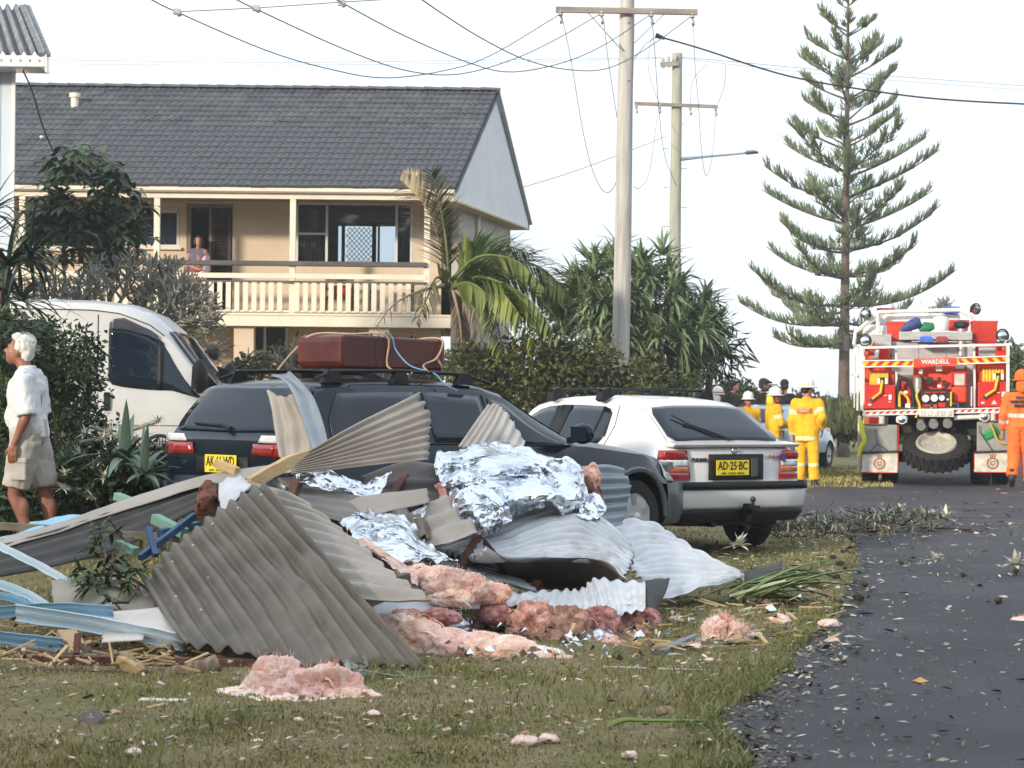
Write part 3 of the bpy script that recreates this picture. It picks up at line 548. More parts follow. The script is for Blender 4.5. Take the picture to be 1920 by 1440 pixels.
# striped bars: each stripe is a piece
def stripes(name, a, b, hgt, n, c1, c2, y, slant, parent=ft):
    A, B = T(*a, y), T(*b, y); h = TD(hgt)
    bar = build(name, MB().prism([A, B, B + Vector((0, 0, h)), A + Vector((0, 0, h))], (0, .03, 0)), c1, parent)
    for k in range(n):
        t0, t1 = (k + .25) / n, (k + .75) / n; s = slant / n
        f = lambda t, q: A.lerp(B, min(1, max(0, t))) + Vector((0, -.003, h * q))
        build('stripe', MB().prism([f(t0, .02), f(t1, .02), f(t1 + s, .98), f(t0 + s, .98)], (0, .004, 0)), c2, bar)
    build('edge_rail', MB().beam(A + Vector((0, -.01, h)), B + Vector((0, -.01, h)), .03, .02).beam(A + Vector((0, -.01, 0)), B + Vector((0, -.01, 0)), .03, .02), twht, bar); return bar
stripes('striped_bar', (215, 498), (600, 490), 46, 5, tyel, tred, -.02, .55); stripes('striped_bar', (928, 470), (1306, 455), 46, 5, tyel, tred, -.02, -.55)
sg = build('name_board', MB().prism([T(603, 488, -.02), T(922, 478, -.02), T(922, 425, -.02), T(603, 435, -.02)], (0, .03, 0)), tred2, ft)
o = text('WARDELL', .098, 'lettering', twht, sg, T(762, 456, -.026), (pi / 2, 0, 0), bold=.003); o.rotation_euler = (pi / 2, R(-1.6), 0)
stripes('striped_bumper', (222, 865), (1282, 828), 30, 21, twht, tred, -.04, .55)
# pump lockers with hose reels
for (x0, x1, z0, z1, rx0, rx1, rz0, rz1, hx, hz) in ((240, 466, 632, 815, 275, 412, 545, 640, 290, 745), (1082, 1306, 602, 792, 1118, 1272, 505, 612, 1130, 715)):
    lk = tb_('pump_locker', (x0, z0), (x1, z1), .02, .6, tred); bx = tb_('reel_box', (x0 + 5, rz0 - 20), (x1 - 5, z0 - 2), .3, .8, tred2, lk)
    cx = (rx0 + rx1) / 2; r = TD(62); zc = T(0, (rz0 + rz1) / 2 + 18).z
    rl = build('hose_reel', MB().lathe([(r * .5, -TD(rx1 - rx0) / 2), (r * .5, TD(rx1 - rx0) / 2)], 16, (T(cx, 0).x, .28, zc), 'x'), tblk, lk)
    for k in range(7):
        x = T(lerp(rx0 + 8, rx1 - 8, k / 6), 0).x
        build('hose_coil', MB().tube([(x, .28 + r * cos(a), zc + r * sin(a)) for a in np.linspace(0, 2 * pi, 17)], TD(11), 6, cap=False), hyel, rl, smooth=60)
    build('hose', MB().tube([T(rx1 - 40, rz0 + 25, .2), T(rx1 - 45, rz0 + 60, .0), T((rx1 + hx) / 2 + 5, (rz1 + hz) / 2, -.05), T(hx + 10, hz - 8, -.03), T(hx, hz, .03)], TD(11), 8), hyel, lk, smooth=60)
    build('hose_end', MB().lathe([(.035, -.03), (.035, .03)], 12, T(hx, hz, .0), 'y'), chrome, lk)
    build('roller_guide', MB().box(T(rx1 - 42, rz0 + 52, .02), (.17, .05, .09)), tblk, lk, bevel=.01)
    for dx in (-34, 24): build('roller', MB().box(T(rx1 - 38 + dx, rz0 + 58, -.01), (.045, .06, .1)), twht, lk)
    build('switch', MB().box(T(x1 - 38, z0 + 95, .01), (.05, .03, .085)), twht, lk); build('label', MB().box(T(x0 + 35, z1 - 30, .012), (.05, .02, .03)), twht, lk)
    build('latch', MB().box(T(x1 - 75, z0 + 82, .012), (.05, .02, .012)).box(T(x1 - 40, z0 + 130, .012), (.05, .02, .012)), twht, lk)
build('warning_triangle', MB().prism([T(1180, 772, .012), T(1222, 770, .012), T(1200, 738, .012)], (0, .01, 0)), twht, ft)
# centre pump
pu = tb_('pump_housing', (604, 482), (1000, 665), .35, .75, tred2); tb_('pump_cover', (888, 640), (1002, 765), .2, .6, tred2, pu, .04)
tb_('pump_side', (880, 500), (998, 640), .28, .5, tred, pu); tb_('notice', (908, 545), (985, 632), .26, .28, dirty, pu)
tb_('hose_rack', (500, 610), (600, 800), .3, .6, tred, pu, .03); build('cap', MB().lathe([(.07, -.02), (.07, .02)], 16, T(950, 492, .3), 'y'), twht, pu)
gp = tb_('gauge_panel', (655, 668), (880, 800), .06, .12, tblk)
for x, z, r in ((693, 733, 32), (757, 730, 31), (813, 728, 25)):
    gg = build('gauge', MB().lathe([(TD(r), -.03), (TD(r) * 1.05, 0), (TD(r), .03)], 20, T(x, z, .04), 'y'), chrome, gp, smooth=40); build('dial', MB().lathe([(TD(r) * .85, -.004), (TD(r) * .85, .004)], 20, T(x, z, .008), 'y'), twht, gg)
    build('needle', MB().beam(T(x, z, 0), T(x - 12, z - 14, 0), .008, .004), tblk, gg)
for x, z, w_, h_, m in ((710, 690, .1, .02, tred), (765, 688, .1, .02, tred), (822, 686, .1, .02, tred), (700, 788, .14, .03, tred), (765, 790, .05, .05, tred2), (815, 780, .11, .07, tred), (560, 790, .08, .07, twht), (657, 530, .06, .08, twht), (795, 640, .06, .05, twht), (545, 688, .06, .05, twht), (792, 505, .1, .09, twht), (725, 600, .1, .12, tblk), (795, 592, .06, .09, tblk), (858, 740, .04, .03, twht)):
    build('control', MB().box(T(x, z, .2 if z < 660 else .045), (w_, .04, h_)), m, gp, bevel=.006)
build('filter', MB().lathe([(.06, -.11), (.065, -.02), (.065, .12), (.03, .14)], 14, T(635, 640, .15), 'z'), talu, pu, smooth=40)
for pts, m, r in (([T(490, 800, .1), T(485, 680, .1), T(500, 590, .1), T(560, 600, .1), T(600, 700, .1), T(605, 800, .1)], tblk, .032), ([T(620, 880, -.02), T(650, 800, -.02), T(625, 720, .0), T(640, 670, .05)], hyel, .02), ([T(500, 800, .08), T(500, 690, .1), T(560, 730, .12), T(570, 800, .1)], hyel, .025),
    ([T(640, 600, .2), T(660, 570, .2), T(690, 610, .2)], tblk, .025), ([T(840, 650, .15), T(870, 610, .15)], tblk, .03), ([T(1035, 790, .05), T(1035, 640, .05)], talu, .02), ([T(935, 850, .0), T(935, 770, .0)], mat('blue_handle', (.03, .06, .25), rough=.4), .02), ([T(882, 790, .04), T(882, 680, .04)], hyel, .015)):
    build('pipe', MB().tube([cr(pts, t) for t in np.linspace(0, 1, 12)], r, 8), m, ft, smooth=60)
st = tb_('step_box', (646, 812), (902, 872), -.12, .05, twht)
for k in range(5): tb_('step_cell', (655 + k * 49, 820), (692 + k * 49, 862), -.135, -.119, dirty, st)
# lamps
for x0, x1, z0, z1 in ((228, 388, 870, 935), (1175, 1312, 835, 900)):
    b = tb_('tail_light', (x0, z0), (x1, z1), -.06, .02, talu); wv = x1 - x0
    for a, c, m in ((.03, .27, amberlens), (.28, .72, redlens), (.75, .93, dirty)) if x0 < 500 else ((.05, .22, dirty), (.25, .75, redlens), (.77, .96, amberlens)): tb_('lens', (x0 + a * wv, z0 + 6), (x0 + c * wv, z1 - 6), -.075, -.05, m, b)
for x0, x1, z0, z1 in ((228, 302, 378, 414), (1215, 1292, 335, 372)):
    b = tb_('marker_light', (x0, z0), (x1, z1), .0, .06, redlens); tb_('lens', (x0 + (40 if x0 > 500 else 3), z0 + 4), (x0 + (70 if x0 > 500 else 33), z1 - 4), -.012, .03, amberlens, b)
def round_lamp(name, x, z, y, r, tilt=(0, 0), body=tblk):
    mm = Matrix.Rotation(tilt[1], 3, 'Z') @ Matrix.Rotation(tilt[0], 3, 'X'); c = T(x, z, y)
    b = build(name, MB().lathe([(r * .5, .16), (r * .9, .08), (r, 0), (r, -.03), (r * .88, -.03)], 18, c, 'y', m=mm), body, ft, smooth=40)
    build('lens', MB().lathe([(r * .86, -.028), (r * .6, -.04), (.001, -.045)], 18, c, 'y', cap=False, m=mm), chrome, b, smooth=60)
    build('bracket', MB().tube([c + mm @ Vector((r * 1.1 * cos(a), .03, r * 1.25 * sin(a))) for a in np.linspace(-.6, pi + .6, 12)], .014, 5), body, b); return b
round_lamp('work_lamp', 272, 98, 4.1, .085, (0, -.3)); round_lamp('work_lamp', 236, 302, .1, .09); round_lamp('work_lamp', 1095, 62, 4.1, .085, (.3, .4)); round_lamp('work_lamp', 1258, 258, .1, .09)
for x, z in ((517, 895), (1130, 868)): round_lamp('reversing_lamp', x, z, -.02, .075, body=twht)
build('suction_pipe', MB().tube([T(905, 877, .02), T(1100, 867, .02)], .04, 10), twht, ft, smooth=60)
for x, z in ((660, 935), (753, 920), (857, 915)):
    build('outlet', MB().lathe([(.075, -.1), (.075, -.04), (.055, -.03), (.055, .2)], 14, T(x, z - 12, .05), 'y', m=Matrix.Rotation(.5, 3, 'X')), talu, ft, smooth=40)
lb = tb_('beacon_bar', (632, 305), (872, 320), .3, .55, tblk)
for x0, x1, m in ((640, 752, tblu), (762, 866, redlens)):
    build('beacon', MB().add(*(lambda c, d: ([(c.x + d.x * a, .42 + d.y * b, c.z + d.z * h) for h, s in ((0, 1), (.7, .92), (1, .6)) for a, b in ((-s, -s), (s, -s), (s, s), (-s, s))], [(0, 1, 5, 4), (1, 2, 6, 5), (2, 3, 7, 6), (3, 0, 4, 7), (4, 5, 9, 8), (5, 6, 10, 9), (6, 7, 11, 10), (7, 4, 8, 11), (8, 9, 10, 11)]))(T((x0 + x1) / 2, 306), Vector((TD(x1 - x0) / 2, .1, TD(52))))), m, lb, bevel=.015)
tb_('cab_beacon', (360, 50), (498, 78), 4.4, 4.7, redlens); tb_('cab_beacon', (850, 38), (980, 85), 4.4, 4.7, tblu)
ex = build('exhaust_stack', MB().lathe([(.064, -.45), (.064, .0)], 16, T(960, 205, .7), 'z'), talu, ft, smooth=40); build('exhaust_cap', MB().lathe([(.05, 0), (.13, .04), (.13, .1), (.05, .14)], 14, T(960, 205, .7), 'z'), tblk, ex, smooth=40)
build('aerial', MB().tube([T(683, 60, 4.2), T(683, -5, 4.2)], .02, 6).tube([T(350, 240, .5), T(345, 155, .5)], .015, 6), dirty, ft)
# crates and loads on top (own pieces resting on the truck)
crate_m = mat('crate_red', (.5, .03, .015), (.58, .04, .02), rough=.5)
def crate(name, a, b, y0, y1, label, lattice=False):
    p, q = T(*a, y0), T(*b, y0); c = Vector(((p.x + q.x) / 2, (y0 + y1) / 2, q.z)); wv, h, d = abs(q.x - p.x), abs(p.z - q.z), y1 - y0
    t = thing(name, label, 'crate', ft.matrix_basis @ c, ft.rotation_euler.z)
    tp = [(-wv / 2, -d / 2), (wv / 2, -d / 2), (wv / 2, d / 2), (-wv / 2, d / 2)]; vs = [(x * .94, y * .94, 0) for x, y in tp] + [(x, y, h) for x, y in tp]
    build('tub', MB().add(vs, [(3, 2, 1, 0), (0, 1, 5, 4), (1, 2, 6, 5), (2, 3, 7, 6), (3, 0, 4, 7)]), crate_m, t, solid=.012)
    build('rim', MB().beam((-wv / 2, -d / 2, h), (wv / 2, -d / 2, h), .03, .03).beam((-wv / 2, d / 2, h), (wv / 2, d / 2, h), .03, .03).beam((-wv / 2, -d / 2, h), (-wv / 2, d / 2, h), .03, .03).beam((wv / 2, -d / 2, h), (wv / 2, d / 2, h), .03, .03), crate_m, t)
    if lattice:
        for k in range(7): build('lattice_rib', MB().beam((-wv * .47, -d / 2 - .01, h * (k + .7) / 8), (wv * .47, -d / 2 - .01, h * (k + .7) / 8), .012, .014).beam((-wv / 2 + wv * (k + .5) / 7, -d / 2 - .008, .02), (-wv / 2 + wv * (k + .5) / 7, -d / 2 - .008, h), .01, .012, (0, 1, 0)), crate_m, t)
    return t
crate('crate', (410, 158), (602, 300), 1.4, 2.0, 'plain red tub on the fire truck behind the rolled blue tarp'); crate('crate', (1040, 150), (1226, 308), .75, 1.4, 'red lattice crate on the right top corner of the fire truck', True)
crate('crate', (874, 145), (1020, 215), 1.5, 2.0, 'small red tub on the fire truck beside the exhaust stack')
def onft(name, mb, m, label, cat, **k):
    for i, v in enumerate(mb.v): mb.v[i] = tuple(ft.matrix_basis @ Vector(v))
    return build(name, mb, m, None, label=label, cat=cat, **k)
bpy.context.view_layer.update()
tb_('top_rack', (497, 228), (1042, 292), .6, 1.3, talu)
onft('tarp', MB().tube([T(510, 222, .95), T(570, 188, .95), T(640, 160, .95), T(662, 152, .95)], [.03, .085, .1, .06], 8), mat('tarp_blue', (.02, .04, .14), (.04, .07, .22), rough=.6, sc=12, bump=.5), 'rolled dark blue tarp on top of the fire truck rack', 'tarp', smooth=50)
onft('bag', MB().tube([T(650, 222, .95), T(700, 195, .95), T(760, 185, .95)], [.03, .1, .05], 8), mat('bag_green', (.01, .13, .05), (.02, .2, .08), rough=.6, sc=12, bump=.5), 'green bag on the fire truck rack beside the white drum', 'bag', smooth=50)
onft('drum', MB().lathe([(.02, -.12), (.125, -.12), (.135, -.06), (.135, .07), (.11, .1), (.06, .12)], 14, T(808, 165, 1.0), 'z'), twht, 'white plastic drum on top of the fire truck rack', 'drum', smooth=40)
tc = thing('traffic_cone', 'small orange and white cone on the left side of the fire truck', 'cone', ft.matrix_basis @ T(308, 440, .5), ft.rotation_euler.z)
build('cone', MB().lathe([(.09, 0), (.015, .3)], 12), mat('cone_orange', (.7, .12, .02), rough=.5), tc, smooth=40); build('collar', MB().lathe([(.068, .08), (.045, .18)], 12), twht, tc, smooth=40)
# mud flaps with an emblem, wheels, spare wheel
for s, x0, x1, zt, zb, zf in ((-1, 217, 490, 935, 1300, 1150), (1, 1055, 1312, 905, 1285, 1135)):
    tb_('splash_panel', (x0 + 20, zt), (x1 - 6, zf + 5), .02, .04, tgry)
    fl = tb_('mud_flap', (x0, zf), (x1, zb), -.03, -.005, dirty, bevel=.02)
    build('flap_edge', MB().tube([T(x0 + 2, zf + 4, -.02), T(x0 + 4, zb - 25, -.02), T(x0 + 25, zb, -.02), T(x1 - 25, zb - 2, -.02), T(x1, zb - 25, -.02), T(x1 + 2, zt, -.02)], .011, 6), tred, fl)
    build('flap_bar', MB().beam(T(x0, zf, -.04), T(x1, zf - 12, -.04), .03, .035), tblk, fl)
    cx, cz = (x0 + x1) / 2 - (2 if s < 0 else -8), (zf + zb) / 2 + 5; bronze = mat('emblem_bronze', (.32, .16, .09), (.42, .22, .13), rough=.6)
    e = build('emblem', MB().lathe([(TD(44), -.006), (TD(44), .004), (TD(33), .004), (TD(33), -.006)], 22, T(cx, cz, -.036), 'y', cap=False), bronze, fl)
    for k in range(10): build('laurel', MB().ball(T(cx + 38 * cos(k * .628), cz + 38 * sin(k * .628), -.042), (.018, .006, .018), 6, 4), bronze, e)
    build('crown', MB().prism([T(cx - 20, cz - 45, -.04), T(cx + 20, cz - 45, -.04), T(cx + 24, cz - 72, -.04), T(cx + 8, cz - 64, -.04), T(cx, cz - 82, -.04), T(cx - 8, cz - 64, -.04), T(cx - 24, cz - 72, -.04)], (0, .006, 0)), bronze, e)
    build('centre', MB().tube([T(cx - 14, cz + 14, -.04), T(cx - 16, cz - 12, -.04), T(cx + 12, cz - 16, -.04), T(cx + 16, cz + 8, -.04), T(cx, cz + 18, -.04), T(cx - 4, cz, -.04)], .008, 5), bronze, e)
    if s < 0: build('flap_chain', MB().tube([T(318, 965, -.03), T(335, 1080, -.04), T(275, 1148, -.04)], .007, 5).tube([T(335, 1080, -.04), T(435, 1145, -.04)], .007, 5), tblk, fl)
    else: build('flap_chain', MB().tube([T(1090, 930, -.03), T(1095, 980, -.03), T(1180, 1110, -.04), T(1195, 1125, -.04)], .007, 5), tblk, fl)
def truck_wheel(x, y, r, wd):
    t = build('wheel', MB().lathe([(r * .55, -wd / 2), (r * .93, -wd / 2), (r, -wd * .4), (r, wd * .4), (r * .93, wd / 2), (r * .55, wd / 2)], 30, (x, y, r), 'x'), rubber, ft, smooth=30)
    m = MB()
    for k in range(30):
        a = 2 * pi * k / 30
        for q in (-1, 1): m.box((x + q * wd * .2, y + r * cos(a + q * .05), r + r * sin(a + q * .05)), (wd * .38, .035, .03), Matrix.Rotation(a - pi / 2, 3, 'X'))
    build('tread', m, rubber, t)
for a, b in ((215, 345), (368, 495), (1045, 1190), (1207, 1326)): truck_wheel((T(a, 0).x + T(b, 0).x) / 2, .75, .44, TD(b - a))
for x in (-1.0, 1.0): truck_wheel(x, 5.2, .44, .28)
build('axle', MB().tube([(-1, .75, .44), (1, .75, .44)], .09, 8).ball((0, .75, .46), .2), tblk, ft)
mm = Matrix.Rotation(R(-60), 3, 'X'); c = T(776, 1118, .1); r = .52
tyre = build('spare_wheel', MB().lathe([(r * .58, -.02), (r * .64, -.12), (r * .93, -.14), (r, -.1), (r, .1), (r * .93, .14), (r * .5, .14)], 36, c, 'y', m=mm), rubber, ft, smooth=35)
build('rim', MB().lathe([(r * .64, -.115), (r * .61, -.15), (r * .56, -.145), (r * .5, -.09), (r * .3, -.06), (.01, -.06)], 28, c, 'y', cap=False, m=mm), mat('hub_cream', (.34, .32, .27), (.48, .45, .39), rough=.7, sc=12), tyre, smooth=40)
m = MB()
for k in range(26):
    a = 2 * pi * k / 26
    for q in (-1, 1): m.box(c + mm @ Vector((r * cos(a + q * .06), q * .075, r * sin(a + q * .06))), (.045, .11, .05), mm @ Matrix.Rotation(-a, 3, 'Y'))
build('tread', m, rubber, tyre)
cn = build('jerry_can', MB().box((0, 0, 0), (.3, .2, .2), None), mat('can_green', (.01, .2, .07), (.02, .26, .09), rough=.45), ft, bevel=.06); cn.location = T(1182, 990, .1); cn.rotation_euler = (0, R(-28), 0)
build('webbing', MB().tube([cr([T(1168, 915, -.05), T(1195, 960, -.06), T(1225, 1040, -.06), T(1290, 1072, -.03)], t) for t in np.linspace(0, 1, 10)], .014, 6), hyel, ft, smooth=60)
hv = mat('hi_vis_yellow', (.6, .62, .03), (.72, .74, .06), rough=.6)
build('rope_bundle', MB().tube([cr([T(215, 905, .1), T(225, 990, .05), T(240, 1060, .05), T(215, 1120, .08), T(205, 1180, .1)], t) for t in np.linspace(0, 1, 12)], .05, 7), hv, ft, smooth=60)
mi = build('mirror', MB().box(T(140, 322, 5.2), (.13, .06, .34)), tblk, ft, bevel=.03); build('mirror_glass', MB().box(T(140, 322, 5.165), (.1, .01, .3)), chrome, mi)
build('mirror_arm', MB().tube([T(150, 260, 5.2), T(260, 260, 5.3)], .02, 6), tblk, mi)
tb_('side_rail', (160, 400), (172, 810), .6, .7, twht); tb_('mudguard', (190, 870), (218, 1280), .3, 1.1, dirty)
tb_('locker_side', (270, 250), (440, 345), .6, 1.4, talu); tb_('extinguisher_shelf', (330, 330), (430, 440), .6, 1.0, tred)
build('hose_white', MB().tube([T(280, 430, .3), T(325, 430, .3), T(330, 370, .35)], .04, 8), twht, ft)
tb_('control_box', (1088, 345), (1210, 410), .3, .5, talu)
for i in range(7): tb_('clutter', (250 + 27 * i, 510 + (i % 3) * 14), (270 + 27 * i, 560), .5 + .05 * i, .7, (tred2, tblk, talu)[i % 3], bevel=.008)
# ---------------------------------------------------------------- two storey house
HY = 45.0; HC = P(850, 355, HY); ZE = 5.53; SK = math.tan(R(11.2))
cream = mat('cream_render', (.53, .425, .30), (.60, .49, .36), rough=.85, sc=1.2, bump=.25, bsc=50, dirt=(.36, .29, .2), dsc=1.2, damt=.4)
creamw = mat('cream_trim', (.66, .575, .46), (.73, .65, .53), rough=.55, sc=2, dirt=(.42, .34, .24), dsc=4, damt=.4)
railbrown = mat('rail_brown', (.065, .055, .055), (.1, .088, .085), rough=.6, sc=8, stretch=(.3, 1, 1))
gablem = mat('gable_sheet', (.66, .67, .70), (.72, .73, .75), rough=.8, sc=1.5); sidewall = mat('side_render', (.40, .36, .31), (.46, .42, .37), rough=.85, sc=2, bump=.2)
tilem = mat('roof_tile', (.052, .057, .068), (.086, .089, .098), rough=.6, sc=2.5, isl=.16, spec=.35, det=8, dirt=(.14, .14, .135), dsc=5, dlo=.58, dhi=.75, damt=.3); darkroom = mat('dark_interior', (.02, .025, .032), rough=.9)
alframe = mat('window_frame', (.55, .55, .53), (.62, .62, .6), rough=.4, sc=4); brownwood = mat('brown_shutter', (.018, .012, .01), (.035, .024, .018), rough=.6, sc=9)
def clear_glass():
    m = bpy.data.materials.new('clear_glass'); m.use_nodes = True; t = m.node_tree; n = t.nodes; n.clear(); o = n.new('ShaderNodeOutputMaterial')
    a = n.new('ShaderNodeBsdfTransparent'); a.inputs[0].default_value = (.78, .82, .85, 1); b = n.new('ShaderNodeBsdfGlossy'); b.inputs['Roughness'].default_value = .02; b.inputs[0].default_value = (.9, .9, .9, 1)
    f = n.new('ShaderNodeFresnel'); f.inputs[0].default_value = 1.5; x = n.new('ShaderNodeMixShader'); l = t.links.new
    l(f.outputs[0], x.inputs[0]); l(a.outputs[0], x.inputs[1]); l(b.outputs[0], x.inputs[2]); l(x.outputs[0], o.inputs[0]); return m
cglass = clear_glass()
hs = thing('house', 'cream two storey house with grey tiled gable roof and a balcony', 'house', (HC.x - 4, HY + 3, 0))
def hb_(name, px0, px1, z0, z1, y0, y1, m, parent=hs, yref=None, bevel=0):
    """box between photo columns px0..px1 as seen at depth y0, heights z0..z1"""
    a, b = P(px0, 500, yref or y0).x, P(px1, 500, yref or y0).x
    return build(name, MB().box(((a + b) / 2, (y0 + y1) / 2, (z0 + z1) / 2), (abs(b - a), abs(y1 - y0), abs(z1 - z0))), m, parent, wc=True, bevel=bevel)
def zz(px, py, y): return P(px, py, y).z
XL = HC.x - 13.2; XR = HC.x; WY = HY + 1.75
def q3(u, v, z): return (HC.x + u + v * SK, HY + v, z)
# front wall of the upper floor with openings (photo columns and heights)
ops = [(30, 240, 392, 466), (252, 336, 394, 463), (350, 436, 383, 586), (554, 774, 380, 500)]
cur = XL; wm = MB(); wx1 = HC.x - .28
def wb_(a, b, z0, z1): wm.box(((a + b) / 2, WY + .075, (z0 + z1) / 2), (b - a, .15, z1 - z0))
for (a, b, t, bt) in ops:
    xa, xb = P(a, 450, WY).x, P(b, 450, WY).x; zt, zb2 = zz((a + b) / 2, t, WY), max(2.96, zz((a + b) / 2, bt, WY))
    wb_(cur, xa, 2.9, 5.4); wb_(xa, xb, zt, 5.4)
    if zb2 > 2.97: wb_(xa, xb, 2.9, zb2)
    cur = xb
wb_(cur, wx1, 2.9, 5.4); build('wall', wm, cream, hs, wc=True)
BY = HY + 7.2
bxa, bxb, bzt, bzb = P(634, 450, BY).x, P(743, 450, BY).x, zz(690, 420, BY), zz(690, 497, BY)
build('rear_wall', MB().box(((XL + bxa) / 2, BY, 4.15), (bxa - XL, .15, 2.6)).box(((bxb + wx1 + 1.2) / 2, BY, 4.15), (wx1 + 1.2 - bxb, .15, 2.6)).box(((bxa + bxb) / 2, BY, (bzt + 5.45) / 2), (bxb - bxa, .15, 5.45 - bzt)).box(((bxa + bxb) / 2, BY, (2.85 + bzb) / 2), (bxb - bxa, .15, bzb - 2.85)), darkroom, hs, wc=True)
pa = P(520, 450, WY).x; pb = P(790, 450, WY).x
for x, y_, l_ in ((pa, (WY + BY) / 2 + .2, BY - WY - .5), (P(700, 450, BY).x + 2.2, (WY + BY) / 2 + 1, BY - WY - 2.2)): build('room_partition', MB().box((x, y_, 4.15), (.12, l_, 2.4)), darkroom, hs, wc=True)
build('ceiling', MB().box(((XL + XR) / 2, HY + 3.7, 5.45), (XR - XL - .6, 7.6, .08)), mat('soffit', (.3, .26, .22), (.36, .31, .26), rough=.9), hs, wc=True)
build('floor_slab', MB().box(((XL + XR) / 2 - .1, HY + 3.6, 2.86), (XR - XL - .2, 7.2, .18)), cream, hs, wc=True)
# windows
def window(px0, px1, t, bt, panes, gl=glassm, sill=True, y=WY):
    xa, xb = P(px0, 450, y).x, P(px1, 450, y).x; z1, z0 = zz((px0 + px1) / 2, t, y), max(2.97, zz((px0 + px1) / 2, bt, y)); f = MB()
    for x in [xa + .03, xb - .03] + [lerp(xa, xb, p) for p in panes]: f.box((x, y + .03, (z0 + z1) / 2), (.05, .06, z1 - z0))
    f.box(((xa + xb) / 2, y + .03, z1 - .025), (xb - xa, .06, .05)).box(((xa + xb) / 2, y + .03, z0 + .025), (xb - xa, .062, .05))
    w_ = build('window', f, alframe, hs, wc=True); ps = [0] + list(panes) + [1]
    for p0, p1 in zip(ps, ps[1:]): build('pane', MB().box((lerp(xa, xb, (p0 + p1) / 2), y + .07, (z0 + z1) / 2), ((xb - xa) * (p1 - p0) - .05, .012, z1 - z0 - .06)), gl, w_, wc=True)
    if sill: build('sill', MB().box(((xa + xb) / 2, y - .03, z0 - .03), (xb - xa + .1, .1, .05)), creamw, w_, wc=True)
    return w_, xa, xb, z0, z1
window(30, 240, 392, 466, (.33, .66)); window(252, 336, 394, 463, (.5,))
w_, xa, xb, z0, z1 = window(554, 774, 380, 500, (.265, .86), gl=cglass, sill=False)
build('transom', MB().box((lerp(xa, xb, .13), WY + .03, zz(580, 438, WY)), ((xb - xa) * .25, .05, .04)), alframe, w_, wc=True)
curt = mat('curtain', (.13, .12, .105), (.19, .175, .15), rough=.9, sc=3)
for a, b in ((.01, .25), (.865, .99)): build('curtain', MB().grid(lambda u, v: (lerp(lerp(xa, xb, a), lerp(xa, xb, b), u), WY + .22 + .04 * sin(u * 60), lerp(z0, z1, v)), 60, 2), curt, w_, wc=True, smooth=80)
# lattice security door in the rear opening
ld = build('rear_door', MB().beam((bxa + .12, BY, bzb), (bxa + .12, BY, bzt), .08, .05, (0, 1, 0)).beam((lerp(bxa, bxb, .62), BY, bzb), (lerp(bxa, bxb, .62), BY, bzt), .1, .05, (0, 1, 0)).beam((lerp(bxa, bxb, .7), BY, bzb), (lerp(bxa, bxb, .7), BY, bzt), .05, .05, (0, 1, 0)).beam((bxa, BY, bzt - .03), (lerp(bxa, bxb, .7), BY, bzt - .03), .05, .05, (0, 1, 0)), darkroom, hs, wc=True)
lt = MB(); xl0, xl1 = bxa + .15, lerp(bxa, bxb, .6)
for k in range(-12, 14):
    for s in (1, -1):
        p = []; xk = xl0 + k * .11
        for i in range(13):
            x = xk + s * i * .08 * .9 if s > 0 else xk + .9 - i * .08 * .9; z = bzb + i * .08
            if xl0 <= x <= xl1 and z <= bzt: p.append((x, BY, z))
        if len(p) > 1: lt.tube([p[0], p[-1]], .008, 4)
build('lattice', lt, darkroom, ld, wc=True)
# door with louvred shutter
dxa, dxm, dxb = P(352, 450, WY).x, P(394, 450, WY).x, P(434, 450, WY).x; dz1 = zz(390, 384, WY)
dr = build('doorway', MB().box((dxa + .03, WY + .05, (2.95 + dz1) / 2), (.07, .18, dz1 - 2.95)).box((dxm, WY + .05, (2.95 + dz1) / 2), (.05, .12, dz1 - 2.95)).box(((dxa + dxb) / 2, WY + .05, dz1 - .03), (dxb - dxa, .12, .06)), mat('door_frame', (.16, .12, .09), (.2, .155, .12), rough=.6), hs, wc=True)
sh = build('shutter', MB().box((dxm + .05, WY + .02, (2.95 + dz1) / 2), (.07, .05, dz1 - 2.97)).box((dxb - .04, WY + .02, (2.95 + dz1) / 2), (.07, .05, dz1 - 2.97)).box(((dxm + dxb) / 2, WY + .06, (2.95 + dz1) / 2), (dxb - dxm - .06, .01, dz1 - 2.97)), brownwood, hs, wc=True)
for k in range(36):
    z = 3.02 + k * (dz1 - 3.08) / 36; build('slat', MB().box(((dxm + dxb) / 2, WY + .02, z), (dxb - dxm - .16, .012, .05), Matrix.Rotation(R(35), 3, 'X')), brownwood, sh, wc=True)
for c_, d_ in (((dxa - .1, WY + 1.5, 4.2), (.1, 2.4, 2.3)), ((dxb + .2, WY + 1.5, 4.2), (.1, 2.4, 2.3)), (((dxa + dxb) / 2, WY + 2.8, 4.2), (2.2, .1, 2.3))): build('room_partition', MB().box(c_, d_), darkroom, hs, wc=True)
# lower floor
lw = MB(); LWY = WY + .05
lw.box(((XL + wx1) / 2, LWY + .1, 1.38), (wx1 - XL, .2, 2.76)); build('lower_wall', lw, cream, hs, wc=True)
window(455, 542, 657, 720, (.5,), sill=False, y=LWY - .08); hb_('lower_door', 418, 452, .1, 2.05, LWY - .05, LWY + .02, mat('grey_door', (.14, .14, .14), (.18, .18, .18), rough=.6))
for px in (693, 440): hb_('pillar', px, px + 37, 0, 2.74, HY + .1, HY + .45, creamw if px > 600 else cream)
